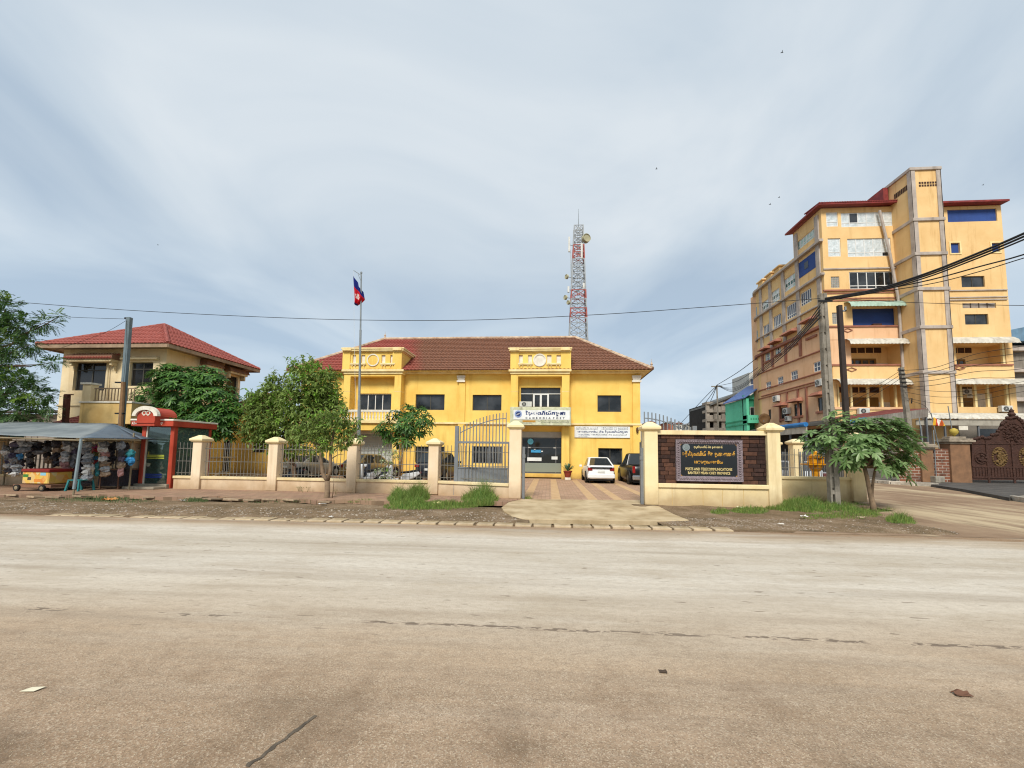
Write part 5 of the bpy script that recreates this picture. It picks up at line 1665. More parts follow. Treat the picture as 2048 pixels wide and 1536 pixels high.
for j in range(nr):
    x = wx0 - (random.uniform(.1, .3))
    zz = z_b1 + bh * j
    zc2 = zz + bh / 2
    while x < wx1 - .02:
        wd_ = random.choice((.26, .32, .38, .44))
        a, b_ = max(x, wx0 + .004), min(x + wd_, wx1 - .004)
        x += wd_
        if b_ - a < .06: continue
        if a > fx0 + .08 and b_ < fx1 - .08 and fz0 + .05 < zz and zz + bh < fz1 - .05: continue
        cx = (a + b_) / 2
        dx = max(fx0 - cx, cx - fx1, 0); dz = max(fz0 - zc2, zc2 - fz1, 0)
        lt = (dx < random.uniform(.22, .5) and dz < .3) if dx > 0 else (dz > 0 and dz < .22 and random.random() < .55)
        B('brick', MBL if lt else MBD, bk, a + .006, b_ - .006, YG + .12 + random.uniform(0, .03), YG + .2, zz + .005, zz + bh - .005, bevel=.008)
# plaque
pq = T('name_plaque', 'black plaque with gold Khmer and English lettering in a carved mauve frame', 'plaque', (fx0, YG, fz0))
MFR = M('carved_mauve', '#8d8084', '#6d6064', rough=.8, scale=14, bump=1.0, bscale=22, bdist=.03)
ix0, ix1, iz0, iz1 = at(1363, 921, YG).x, at(1476.5, 921, YG).x, gz(1420, 953), gz(1420, 888)
m = MB()
for q in (((fx0, fz1), (fx1, fz1), (ix1, iz1), (ix0, iz1)), ((fx1, fz1), (fx1, fz0), (ix1, iz0), (ix1, iz1)), ((fx1, fz0), (fx0, fz0), (ix0, iz0), (ix1, iz0)), ((fx0, fz0), (fx0, fz1), (ix0, iz1), (ix0, iz0))):
    P4 = [Vector((a, YG + .02 if k < 2 else YG + .075, b_)) for k, (a, b_) in enumerate(q)]
    m.hexa([Vector((p.x, YG + .12, p.z)) for p in P4] + P4)
m.build('frame', MFR, pq)
m = MB()
for side in range(4):
    n = 26 if side % 2 == 0 else 16
    for i in range(n):
        t = (i + .5) / n
        mx0, mx1, mz0, mz1 = (fx0 + ix0) / 2, (fx1 + ix1) / 2, (fz0 + iz0) / 2, (fz1 + iz1) / 2
        x_, z_ = ((mx0 + (mx1 - mx0) * t, mz1), (mx1, mz0 + (mz1 - mz0) * t), (mx0 + (mx1 - mx0) * t, mz0), (mx0, mz0 + (mz1 - mz0) * t))[side]
        m.lathe((x_, YG + .05, z_), [(.034, 0), (.03, -.022), (.012, -.034)], 6, 'y')
m.build('frame_carving', MFR, pq)
n = 6
rr = .1
P = []
for cx, cz, a0 in ((ix1 - rr, iz1 - rr, 0), (ix0 + rr, iz1 - rr, 90), (ix0 + rr, iz0 + rr, 180), (ix1 - rr, iz0 + rr, 270)):
    for k in range(n + 1):
        a = R(a0 + 90 * k / n)
        P.append(Vector((cx + rr * math.cos(a), YG + .085, cz + rr * math.sin(a))))
MBKP = GLASS('black_stone', (.012, .015, .018, 1), .18, .5)
MGOLD = M('gold_letters', '#d9a548', '#c08c34', rough=.4, bump=0, metal=.3)
MGOL2 = M('pale_gold_letters', '#d8c58a', '#c9b478', rough=.4, bump=0)
B('gold_backing', M('gold_corner', '#b58a4a', '#94703a', rough=.6, scale=20, bump=.6, bscale=60), pq, ix0, ix1, YG + .095, YG + .12, iz0, iz1)
brd = MB().ext(P, (0, .008, 0)).build('board', MBKP, pq)
yt = YG + .080
def tl2(mat, tk, a, b_, c, d, bold, **k):
    q = rect(a, b_, c, d, YG)
    text('lettering', brd, mat, tk, q[0], q[1], q[2], q[3], yt, bold=bold, **k)
tl2(MGOL2, K_L1, 1389.5, 891, 1447, 898, .02)
tl2(MGOLD, K_L2, 1366.5, 902, 1472.5, 915.5, .035)
tl2(MGOLD, K_L3, 1390, 919.5, 1448, 930, .04)
tl2(MGOL2, 'POSTS AND TELECOMMUNICATIONS', 1372.8, 935.7, 1466.7, 941.4, .025)
tl2(MGOL2, 'BANTEAY MEAN CHEY PROVINCE', 1377.7, 943.6, 1462.7, 949.0, .025)
e_ = at(1374, 894.6, YG)
em = MB().lathe((e_.x, YG + .076, e_.z), [(.118, 0), (.118, .012)], 24, 'y').build('emblem', M('silver', '#9aa3a3', '#7f8989', rough=.35, bump=0, metal=.5), brd)
MB().lathe((e_.x, YG + .070, e_.z), [(.075, 0), (.08, .005)], 16, 'y').build('emblem_core', M('silver2', '#76807f', '#8f9a99', rough=.4, scale=30, bump=.8, bscale=90, metal=.4), em)
# right-hand railing wall set back behind the grass, corner pier and the flank fence
YR = gnd(1600, 1000.5, ZP).y
cr = gnd(1704, 1001, ZP)
cf = T('corner_fence', 'cream wall with railing and corner pier beyond the name wall', 'fence', (gp3.x, YR, ZP))
zcop = at(1600, 953, YR).z
a, b_ = Vector((gp3.x + .15, YR + .1, ZP)), Vector((cr.x - .21, YR + .1, ZP))
panel(cf, a, b_, zcop, at(1600, 898, YR).z, (at(1600, 910, YR).z, at(1600, 936, YR).z), step=.16, mat=MFC)
pier(cf, Vector((cr.x, YR + .1, ZP)), .46, 2.55, (1, 0, 0), MFC, cap=.28)
B('return_wall', MFC, cf, gp3.x - .1, gp3.x + .16, YG + .42, YR + .2, ZP - .05, zcop - .05)
sf = T('flank_fence', 'cream fence with grey palings running back along the side street', 'fence', (cr.x, YR + 1, ZP))
lastp = Vector((cr.x, YR + .35, ZP))
for px in (1592, 1548, 1516):
    y_ = atx(px, 930, cr.x).y
    p = Vector((cr.x, y_, ZP))
    pier(sf, p, .42, at(1592, 878, atx(1592, 930, cr.x).y).z - ZP, (0, 1, 0), MFC, cap=.26)
    panel(sf, lastp, p - Vector((0, .2, 0)), .55, 1.95, (1.75, .75), step=.12, barmat=MGT, bw=.022)
    lastp = p + Vector((0, .2, 0))
# sliding gate leaves, rolled back behind the walls
def gate_leaf(name, label, pxa, pxb, tops, py_mid, py_low, Y, mirror=False):
    x0, x1 = at(pxa, 900, Y).x, at(pxb, 900, Y).x
    cxp = (pxa + pxb) / 2
    zl0, zl1, zm = ZC + .05, at(cxp, py_low, Y).z, at(cxp, py_mid, Y).z
    t = T(name, label, 'gate', (x0, Y, ZC), 'sliding gate leaves')
    B('lower_panel', MGT, t, x0 + .05, x1 - .05, Y, Y + .03, zl0, zl1)
    m = MB().box(x0, x1, Y - .02, Y + .05, zm - .04, zm + .04).box(x0, x1, Y - .02, Y + .05, zl1 - .02, zl1 + .03)
    ztop0 = at(pxa, tops[0], Y).z; ztop1 = at(pxb, tops[1], Y).z
    zpost = ztop0 if not mirror else ztop1
    xp = x0 if not mirror else x1
    m.box(xp - .07, xp + .07, Y - .03, Y + .07, zl0, zpost)
    xo = x1 if not mirror else x0
    m.box(xo - .04, xo + .04, Y - .021, Y + .051, zl0, zm)
    m.build('gate_frame', MGT, t)
    n = max(8, int((x1 - x0) / .125))
    arc = []
    for i in range(1, n):
        s = i / n
        q = s if not mirror else 1 - s
        zt_ = zpost - .12 + (max(ztop0, ztop1) - zpost + .1) * math.sin(q * math.pi / 2) ** .9
        x_ = x0 + (x1 - x0) * s
        B('bar', MGT, t, x_ - .017, x_ + .017, Y, Y + .03, zl1 + .03, zt_)
        arc.append((x_, Y + .015, zt_ - .22))
    MB().tube(arc, .018, 5).build('arched_rail', MGT, t)
    return t
YGL = gp1.y + .75
gate_leaf('gate_leaf', 'grey barred gate leaf with arched top rolled back behind the railing fence', 913, 1018, (852, 824), 885, 936, YGL)
gate_leaf('gate_leaf', 'grey barred gate leaf showing above the name wall', 1282, 1390, (822, 852), 885, 936, YG + .7, True)
for lb, c in (('slim grey gate stop post beside the tall pier at the fence end', Vector((at(1046, 950, gp1.y).x, gp1.y + .25, ZP))), ('slim grey gate stop post beside the name wall pier', Vector((at(1287.5, 950, YG).x, YG + .25, ZP)))):
    o = T('gate_stop', lb, 'post', c)
    MB().box(c.x - .05, c.x + .05, c.y - .05, c.y + .05, ZC - .05, 1.95).build('post', MGT, o, bevel=.01)
    B('hinge', MGT, o, c.x - .065, c.x + .065, c.y - .065, c.y + .065, 1.55, 1.68)
B('gate_track', M('steel_track', '#6d675e', '#5a544b', rough=.6), None, gp1.x, gp2.x, 13.55, 13.62, ZC, ZC + .02)['kind'] = 'structure'
# ================================================================== golden shrine behind the railing
p = at(1632, 950, YR + 1.3)
MGO = M('shrine_gold', '#d89a14', '#b87a0c', rough=.45, scale=6, bump=.25, bscale=30)
sx, sy = p.x, YR + 1.3
s_ = 1 / (F_PX / sy)
zb0 = ZC
zq = lambda py: at(1632, py, sy).z
shr = T('spirit_house', 'golden pedestal shrine behind the corner railing', 'shrine', (sx, sy, ZC))
MB().lathe((sx, sy, 0), [(.28, ZC), (.28, ZC + .12), (.15, ZC + .25), (.13, zq(948)), (.13, zq(943)), (.2, zq(938)), (.27, zq(932)), (.30, zq(930))], 8).build('pedestal', MGO, shr)
MB().box(sx - .42, sx + .42, sy - .3, sy + .3, zq(930), zq(927.5)).build('platform', MGO, shr, bevel=.01)
MB().box(sx - .20, sx + .24, sy - .18, sy + .2, zq(927.5), zq(916)).build('cell', MGO, shr, bevel=.02)
MB().box(sx - .06, sx + .08, sy - .19, sy - .181, zq(926), zq(918)).build('doorway', MBRW, shr)
m = MB()
for i, (w_, a, b_) in enumerate(((.28, 916, 913.5), (.24, 913.5, 911), (.18, 911, 908), (.12, 908, 905.5), (.07, 905.5, 902), (.02, 902, 898))):
    m.lathe((sx + .02, sy, 0), [(w_, zq(a)), (w_ * 1.12, zq((a + b_) / 2)), (w_ * .8, zq(b_))], 8)
m.build('tiered_roof', MGO, shr)
for dx in (-.4, .4): MB().lathe((sx + dx, sy - .2, 0), [(.03, zq(927.4)), (.05, zq(925)), (.02, zq(921)), (.005, zq(918))], 6).build('corner_finial', MGO, shr)
# ================================================================== red cash-machine booth
YK = 15.3
MRED = M('booth_red', '#b54a34', '#9f3b28', rough=.55, scale=1.6, streak=.35, stain='#6d2318', bump=.05)
def clear_glass(name, tint, amt, refl_tint=.12):
    b = NB(name)
    tr_ = b.n('ShaderNodeBsdfTransparent')
    tr_.inputs[0].default_value = tint
    gl = b.n('ShaderNodeBsdfGlossy')
    gl.inputs['Roughness'].default_value = .03
    gl.inputs[0].default_value = (.8, .85, .85, 1)
    fr = b.n('ShaderNodeLayerWeight')
    fr.inputs['Blend'].default_value = amt
    mx = b.n('ShaderNodeMixShader')
    b.t.links.new(b.mapr(fr.outputs['Fresnel'], 0, 1, .07, 1), mx.inputs[0])
    df = b.n('ShaderNodeBsdfDiffuse')
    df.inputs[0].default_value = lin('#6d8a80')
    m0 = b.n('ShaderNodeMixShader')
    m0.inputs[0].default_value = refl_tint  # flat teal mixed in as a painted stand-in for reflections on the pane
    b.t.links.new(tr_.outputs[0], m0.inputs[1]); b.t.links.new(df.outputs[0], m0.inputs[2])
    b.t.links.new(m0.outputs[0], mx.inputs[1]); b.t.links.new(gl.outputs[0], mx.inputs[2])
    b.t.links.new(mx.outputs[0], b.t.nodes['Material Output'].inputs[0])
    MATS[name] = b.m
    return b.m
MCG = clear_glass('booth_glass', (.72, .80, .76, 1), .25, .12)
MCGS = clear_glass('booth_side_glass', (.5, .58, .55, 1), .3, .38)
bx0, bx1 = at(280, 910, YK).x, at(345, 910, YK).x
YKB = atx(421, 900, bx1).y
zf0, zf1 = at(300, 853, YK).z, at(300, 842, YK).z
zfl = .28
bt = T('cash_machine_booth', 'red glazed cash machine booth with an arched sign between stall and fence', 'booth', ((bx0 + bx1) / 2, YK, ZP))
pw = .17
def post(x0, x1, y0, y1): B('corner_post', MRED, bt, x0, x1, y0, y1, ZP, zf0, bevel=.01)
post(bx0, bx0 + pw, YK, YK + pw); post(bx1 - pw, bx1, YK, YK + pw)
post(bx1 - pw * .6, bx1, YKB - pw * .6, YKB); post(bx0, bx0 + pw * .6, YKB - pw * .6, YKB)
B('roof_fascia', MRED, bt, at(262, 846, YK - .2).x, bx1 + .12, YK - .2, YKB + .15, zf0, zf1, bevel=.015)
B('roof_cap', MYW, bt, at(261, 846, YK - .2).x, bx1 + .14, YK - .22, YKB + .17, zf1, zf1 + .07, bevel=.01)
B('floor_slab', M('booth_slab', '#a09684', '#857b6a', rough=.9, scale=3), bt, bx0 - .1, bx1 - .05, YK - .12, YKB, ZP, zfl, bevel=.01)
B('door_frame', MYW, bt, bx0 + pw, bx0 + pw + .05, YK + .03, YK + .09, zfl, zf0)
dg_ = B('glass_door', MCG, bt, bx0 + pw + .05, bx1 - pw, YK + .06, YK + .07, zfl + .02, zf0 - .02)
B('door_handle', M('brass', '#a99a4a', '#8d7f3a', rough=.4, bump=0), dg_, bx0 + .32, bx0 + .35, YK + .02, YK + .05, at(295, 914, YK).z, at(295, 903, YK).z)
for py, mt in ((910.5, 'decal_yellow'), (913.5, 'decal_yellow'), (916.5, 'decal_yellow'), (948.5, 'decal_blue'), (952, 'decal_blue'), (955, 'decal_blue')):
    q = rect(294 if 'yel' in mt else 290, py - .9, 328 if 'yel' in mt else 323, py + .9, YK + .05)
    B('glass_stripe', M(mt, '#b0b84a' if 'yel' in mt else '#2a3f92', None, rough=.5, bump=0), dg_, q[0], q[1], YK + .052, YK + .058, q[2], q[3])
B('side_glass', MCGS, bt, bx1 - .06, bx1 - .05, YK + pw, YKB - .1, ZP + .4, zf0 - .02)
B('side_sill', MRED, bt, bx1 - .09, bx1 - .02, YK + pw, YKB - .1, ZP, ZP + .4)
B('side_wall', MATS['zinc'], bt, bx0, bx0 + .05, YK + pw, YKB, ZP, zf0)
bw_ = B('back_panel', M('poster_green', '#2f7d4c', '#2a6a44', rough=.6, scale=2, bump=0), bt, bx0 + .05, bx1 - .1, YKB - .12, YKB - .06, ZP, zf0)
for i, (u_, v_, w_, h_, c) in enumerate(((.3, .62, .28, .10, '#a88a5a'), (.66, .66, .24, .10, '#c09a5a'), (.45, .25, .2, .26, '#c9a52a'), (.62, .22, .18, .24, '#b87a2a'), (.8, .2, .14, .22, '#3f9a4a'), (.25, .2, .12, .2, '#4fa868'))):
    W, Hh = bx1 - bx0 - .2, zf0 - .4
    MB().lathe((bx0 + .1 + W * u_, YKB - .125, .4 + Hh * v_), [(w_ * .6, 0), (w_ * .5, -.004)], 7, 'y').build('poster_shape', M('poster%d' % i, c, rough=.6, bump=0), bw_)
atm = MB().box(bx1 - .95, bx1 - .35, YKB - .75, YKB - .14, zfl, 1.55).build('cash_machine', M('machine_grey', '#9aa8a4', '#7f8d8a', rough=.4, bump=0), bt, bevel=.02)
B('screen', MGBL, atm, bx1 - .85, bx1 - .5, YKB - .765, YKB - .752, 1.1, 1.4)
sheet = rect(366, 890, 376, 910, YK)
# arched sign block
sx0, sx1 = at(274, 835, YK - .45).x, at(310, 835, YK - .45).x
sz0, sz1 = at(292, 851, YK - .45).z, at(292, 832, YK - .45).z
sc_, sr_ = (sx0 + sx1) / 2, (sx1 - sx0) / 2
n = 14
arch = [Vector((sx0, YK - .45, sz0)), Vector((sx1, YK - .45, sz0))] + [Vector((sc_ + sr_ * math.cos(math.pi * k / n), YK - .45, sz1 + sr_ * .62 * math.sin(math.pi * k / n))) for k in range(n + 1)]
blk = MB().ext(arch, (0, .6, 0)).build('sign_block', MRED, bt)
m = MB()
for k in range(n):
    a, b_ = math.pi * k / n, math.pi * (k + 1.02) / n
    q = [Vector((sc_ + (sr_ + e) * math.cos(t), YK - .52, sz1 + (sr_ * .62 + e) * math.sin(t))) for t, e in ((a, .16), (b_, .16), (b_, .005), (a, .005))]
    m.ext(q, (0, .14, 0))
m.build('sign_arch_band', MYW, blk)
m = MB()
for k in range(n):
    a, b_ = math.pi * k / n, math.pi * (k + 1.02) / n
    q = [Vector((sc_ + (sr_ + e) * math.cos(t), YK - .38, sz1 + (sr_ * .62 + e) * math.sin(t))) for t, e in ((a, .13), (b_, .13), (b_, .005), (a, .005))]
    m.ext(q, (0, .75, 0))
m.build('sign_arch_hood', MRED, blk)
m = MB().box(sx0 - .03, sx1 + .03, YK - .49, YK - .451, sz0 + .10, sz0 + .17).box(sx0 - .03, sx1 + .03, YK - .48, YK - .451, sz0 - .01, sz0 + .05)
m.build('sign_moulding', MRED, blk)
m = MB()
cz = sz1 + .12
for dx in (-.085, .085):
    Pd = [Vector((sc_ + dx - .095, YK - .458, cz)), Vector((sc_ + dx, YK - .458, cz + .10)), Vector((sc_ + dx + .095, YK - .458, cz)), Vector((sc_ + dx, YK - .458, cz - .10))]
    for i in range(4):
        m.bar(Pd[i], Pd[(i + 1) % 4], .035, .012, up=(0, 1, 0))
m.build('sign_logo', MYW, blk)
q = rect(263.5, 843.5, 273, 849, YK - .21)
text('lettering', bt, MYW, 'ATM', q[0], q[1], q[2], q[3], YK - .207, bold=.03)
q = rect(313, 844.5, 325.5, 850, YK - .21)
text('lettering', bt, MYW, '24/7', q[0], q[1], q[2], q[3], YK - .207, bold=.03)
q0 = gnd(243, 978, ZP); q1 = gnd(306, 979.5, ZP)
MB().ext([q0, q1, q1 + Vector((.1, .55, 0)), q0 + Vector((.25, .6, 0))], (0, 0, .10)).build('entrance_step', MATS['booth_slab'], bt, bevel=.015)
# ================================================================== hat and shoe stall
PS = gnd(146, 994, 0.02)
YST = PS.y
MTARP = M('tarp_grey', '#858b8b', '#656c6f', rough=.55, scale=1.2, bump=.35, bscale=7, bdist=.03, streak=.35, stain='#5a605f')
MTARPB = M('tarp_slate', '#64707a', '#4f5b66', rough=.5, scale=1.2, bump=.35, bscale=7, bdist=.03)
stl = T('hat_stall', 'street stall under a sagging grey tarpaulin on thin posts', 'stall', PS)
A_, B_, C_, D_, E_ = at(-260, 860, YST), at(163, 876, YST), at(281, 877.5, YST + 1.9), at(226, 847, YST + 2.6), at(-260, 838, YST + 2.6)
def patch(P00, P10, P11, P01, nu, nv, sag, mat, nm):
    m = MB()
    for j in range(nv + 1):
        for i in range(nu + 1):
            u_, v_ = i / nu, j / nv
            p = P00.lerp(P10, u_).lerp(P01.lerp(P11, u_), v_)
            s = math.sin(math.pi * v_) * (.5 + .5 * abs(math.sin(u_ * math.pi * 5)))
            p = p + Vector((0, 0, -sag * s + .02 * noise.noise(p * 2)))
            m.v.append(tuple(p))
    for j in range(nv):
        for i in range(nu):
            a = j * (nu + 1) + i
            m.f.append((a, a + 1, a + nu + 2, a + nu + 1))
    o = m.build(nm, mat, stl, smooth=True)
    md = o.modifiers.new('solid', 'SOLIDIFY'); md.thickness = .01
    return o
patch(A_, B_, D_, E_, 40, 8, .07, MTARP, 'tarpaulin')
patch(B_, C_, D_, D_ + Vector((-.01, 0, 0)), 8, 8, .04, MTARPB, 'tarpaulin_end')
patch(E_, D_, D_ + Vector((0, 1.2, -.35)), E_ + Vector((0, 1.2, -.35)), 30, 4, .04, MTARP, 'tarpaulin_back')
patch(C_, C_ + Vector((-.2, 1.4, .0)), D_ + Vector((0, 1.2, -.35)), D_, 6, 6, .03, MTARPB, 'tarpaulin_back')
MPOL = M('pole_grey_blue', '#8a989c', '#6f7c80', rough=.6, bump=.05)
MWD = M('pole_wood', '#8f8268', '#6f634e', rough=.85)
MB().tube([PS, at(148.5, 975, YST)], .03, 6).build('post_foot', MWD, stl)
MB().tube([at(148, 978, YST), at(163, 877, YST)], .045, 8).build('post', MPOL, stl)
MB().tube([at(-260, 866, YST + .02), at(170, 881, YST + .02)], .03, 6).build('front_beam', MWD, stl)
MB().tube([at(163, 878, YST + .02), C_ + Vector((0, 0, -.06))], .025, 6).build('side_beam', MWD, stl)
for px, dy in ((-120, 0), (268, 1.9), (20, 2.6), (150, 2.6)):
    top = at(px, 866, YST + dy) if dy != 2.6 else at(px, 852, YST + 2.6)
    MB().tube([Vector((top.x, top.y, .05)), top], .03, 6).build('post', MWD, stl)
MB().tube([at(-260, 872, YST + 1.6), at(262, 882, YST + 1.6)], .02, 5).build('hanging_rod', MWD, stl)
MB().tube([at(-260, 878, YST + 2.5), at(240, 884, YST + 2.5)], .02, 5).build('hanging_rod', MWD, stl)
def bag(c, rx, ry, rz, seed):
    m = MB()
    n, k = 9, 6
    c = Vector(c)
    for j in range(k + 1):
        ph = -math.pi / 2 + math.pi * j / k
        for i in range(n):
            th = 2 * math.pi * i / n
            d = Vector((math.cos(th) * math.cos(ph), math.sin(th) * math.cos(ph), math.sin(ph)))
            q = 1 + .75 * noise.noise(d * 2.6 + Vector((seed * 3.7, seed, 0)))
            m.v.append(tuple(c + Vector((d.x * rx, d.y * ry, d.z * rz)) * q))
    for j in range(k):
        for i in range(n):
            m.f.append((j * n + i, j * n + (i + 1) % n, (j + 1) * n + (i + 1) % n, (j + 1) * n + i))
    return m
BAGM = {k: M('goods_' + k, c, c2, rough=.35, scale=14, bump=.8, bscale=18, bdist=.03) for k, (c, c2) in dict(grey=('#8d9094', '#4a4c52'), silver=('#b4b8ba', '#5d6064'), dark=('#37363d', '#1f1e24'), purple=('#5f5870', '#34303f'), white=('#d9d9d6', '#8f8f8c'), pink=('#b98d88', '#7d5a58'), blue=('#2f7fb0', '#225a86'), red=('#a83a3a', '#7d2a2e'), olive=('#7d7a4a', '#55532f'), teal=('#2f7d84', '#245c62'), tan=('#a08a72', '#6f5d4c'), magenta=('#a8407a', '#7a2c58')).items()}
goods = [
    (14, 892, 945, 1.6, 10, 'grey white grey purple white dark', 'string of bagged hats with white lumps at the far left of the stall'),
    (31, 884, 948, 1.5, 12, 'purple dark purple grey purple dark', 'dark purple string of bagged goods beside the white-lumped string'),
    (50, 884, 906, 1.4, 15, 'silver grey', 'pale plastic bundle hung high over the cooler cart'),
    (42, 908, 928, 1.3, 8, 'blue dark', 'bright blue bag hanging over the cooler cart'),
    (33, 930, 952, 1.1, 11, 'silver grey white', 'low silvery bundle just left of the cooler cart'),
    (74, 884, 908, 1.6, 14, 'dark dark grey', 'dark feathery bundle hung over the cart lid'),
    (113, 882, 932, 1.8, 10, 'dark tan dark dark', 'brown-black string of goods over the cart corner'),
    (132, 882, 955, 1.5, 11, 'grey white silver white pink pink grey', 'white and pink string of bagged hats left of the stall post'),
    (150, 884, 958, 1.7, 10, 'grey purple grey grey purple grey', 'grey string of bagged hats right behind the stall post'),
    (174, 886, 972, 1.3, 12, 'silver grey silver grey white white grey dark', 'long silver string of bagged hats over the teal stool'),
    (190, 889, 928, 1.6, 7, 'magenta red olive blue red', 'multicoloured string of small bags near the stall middle'),
    (208, 884, 953, 1.4, 11, 'grey white pink white tan silver tan', 'tan and white string of bagged hats above the dark table'),
    (196, 925, 950, 1.5, 5, 'teal teal', 'narrow green bag hanging in front of the table'),
    (226, 886, 925, 1.9, 9, 'dark dark dark', 'black bag bunch under the slate end of the tarpaulin'),
    (243, 884, 952, 1.4, 9, 'grey dark purple tan pink', 'grey-to-pink string of bags near the cash machine booth'),
    (62, 886, 935, 2.3, 9, 'dark purple dark grey dark', 'added dark string of goods for stall shade behind the cooler cart lid'),  # deepest row: dark bundles added as clutter and to darken the stall inside
    (95, 884, 925, 2.2, 10, 'dark grey dark tan', 'added brown bundle darkening the stall before the pale slats'),
    (160, 888, 950, 2.3, 10, 'dark dark purple dark dark', 'added black string of goods darkening the back of the stall'),
    (218, 888, 930, 2.3, 10, 'dark pink dark dark', 'added dark bundle for stall shade behind the tan and white string'),
    (252, 886, 940, 2.1, 8, 'dark grey dark dark', 'added narrow black string of bags darkening the stall by the booth wall'),
    (263, 902, 928, 1.5, 11, 'teal blue', 'teal cloth bag hanging beside the booth post'),
]
for gi, (px, pt, pb, dy, wpx, seq, lb) in enumerate(goods):
    y_ = YST + dy
    top = at(px, pt - 2, y_)
    g_ = T('hanging_goods', lb, 'goods', at(px, pb, y_), 'goods hung in the stall')
    seq = seq.split()
    n = len(seq)
    hgt = at(px, pt, y_).z - at(px, pb, y_).z
    rz = hgt / n * .62
    rx = wpx / F_PX * y_
    for i, k in enumerate(seq):
        p = at(px + random.uniform(-2, 2), pt + (pb - pt) * (i + .5) / n, y_)
        bag((p.x, y_ + random.uniform(-.05, .05), p.z), rx * random.uniform(.75, 1.05), rx * .6, rz, gi * 11 + i).build('bag', BAGM[k], g_, smooth=False)
    MB().tube([Vector((top.x, y_, top.z + .25)), at(px, pb, y_)], .008, 4).build('cord', MWD, g_)
# shop table with dark cloth, stool, cart
q0, q1 = at(196, 945, YST + 1.9), at(238, 945, YST + 1.9)
tb_ = T('stall_table', 'low wooden stall table hung with dark cloth', 'table', (q0.x, q0.y, ZP))
zt_ = at(217, 938, YST + 1.9).z
B('table_top', MHW, tb_, q0.x, q1.x, q0.y, q0.y + .8, zt_ - .04, zt_)
for xx in (q0.x + .04, q1.x - .08):
    for yy in (q0.y + .04, q0.y + .7): B('leg', MHW, tb_, xx, xx + .05, yy, yy + .05, ZP, zt_ - .04)
B('cloth', BAGM['dark'], tb_, q0.x - .02, q1.x + .02, q0.y + .05, q0.y + .75, ZP + .12, zt_ - .05)
def stool(px, py, Y, w_, h, mat, label):
    c = at(px, py, Y)
    t = T('plastic_stool', label, 'stool', (c.x, Y, ZP))
    B('seat', mat, t, c.x - w_ / 2, c.x + w_ / 2, Y - w_ / 2, Y + w_ / 2, ZP + h - .04, ZP + h, bevel=.015)
    for sx_ in (-1, 1):
        for sy_ in (-1, 1):
            MB().bar((c.x + sx_ * w_ * .52, Y + sy_ * w_ * .52, ZP), (c.x + sx_ * w_ * .42, Y + sy_ * w_ * .42, ZP + h - .03), .06, .05).build('leg', mat, t)
stool(160, 978, YST + 1.2, .5, .42, M('stool_teal', '#2f7d80', '#286a6c', rough=.5, bump=0), 'teal plastic stool beside the stall post')
c = gnd(80, 975, ZP)
YCt = YST + .75
xa_, xb2 = at(44, 955, YCt).x, at(97, 955, YCt).x
z0, z1 = at(70, 968, YCt).z, at(70, 944, YCt).z
ct = T('cooler_cart', 'yellow ice-cream cooler chest with a red lid on a wheeled trolley', 'cart', ((xa_ + xb2) / 2, YCt, ZP))
def cooler_mat():
    b = NB('cooler_print')
    v = b.n('ShaderNodeTexVoronoi'); v.inputs['Scale'].default_value = 5
    b.t.links.new(b.tc.outputs['Object'], v.inputs['Vector'])
    hs = b.n('ShaderNodeSeparateColor'); b.t.links.new(v.outputs['Color'], hs.inputs[0])
    col = b.ramp(hs.outputs[0], [(0, lin('#d8c46a')), (.4, lin('#d9a23f')), (.6, lin('#d0c89a')), (.8, lin('#cf8238')), (1, lin('#c8b75a'))])
    return b.fin(b.mix(b.mapr(b.noise(6, 3), .5, .6, 0, .5), col, lin('#d8b060')), .5)
bd = B('chest', cooler_mat(), ct, xa_, xb2, YCt, YCt + .75, z0, z1, bevel=.03)
B('lid', M('lid_red', '#8a2a26', '#742220', rough=.5, bump=0), ct, xa_ - .03, xb2 + .03, YCt - .03, YCt + .78, z1, z1 + .11, bevel=.02)
for (a, b_, c_, d_, cl) in ((46.5, 948.5, 57, 954, '#3f7d3a'), (81, 945.5, 92, 951, '#8ac3d8'), (68, 958, 84, 964, '#d98a3a'), (55, 954, 62, 960, '#4a4238')):
    q = rect(a, b_, c_, d_, YCt)
    B('printed_label', M('label' + cl[1:], cl, rough=.5, bump=0), bd, q[0], q[1], YCt - .004, YCt - .001, q[2], q[3])
B('trolley_deck', MHW, ct, xa_ - .25, xb2 + .2, YCt - .05, YCt + .85, z0 - .12, z0 - .02)
MTY_ = M('tyre', '#2a2826', '#1e1c1b', rough=.9)
for xx in (xa_ - .05, xb2 - .1):
    for yy in (YCt - .08, YCt + .8):
        wh = MB().lathe((xx, yy, ZP + .12), [(.05, -.03), (.12, -.03), (.12, .03), (.05, .03)], 14, 'y').build('wheel', MTY_, ct)
        MB().lathe((xx, yy, ZP + .12), [(.07, -.032), (.03, -.04)], 10, 'y').build('hub', MWD, wh)
# blue-green tarpaulin sheet hung behind the stall
m = MB()
for i in range(9):
    p, q = at(-60 + 14 * i, 846 + 3 * math.sin(i * 2.1), YST + 4), at(-60 + 14 * i, 878, YST + 4)
    o_ = .1 * math.sin(i * 1.7)
    m.v += [(p.x, p.y + o_, p.z), (q.x, q.y - o_, q.z)]
m.f = [(2 * i, 2 * i + 1, 2 * i + 3, 2 * i + 2) for i in range(8)]
o = m.build('tarpaulin_sheet', M('tarp_teal', '#5f8f92', '#3f6d74', rough=.5, scale=2, bump=.5, bscale=5, bdist=.05), smooth=True)
md = o.modifiers.new('solid', 'SOLIDIFY'); md.thickness = .01
tag(o, 'torn teal tarpaulin sheet behind the stall under the big tree', 'tarpaulin')
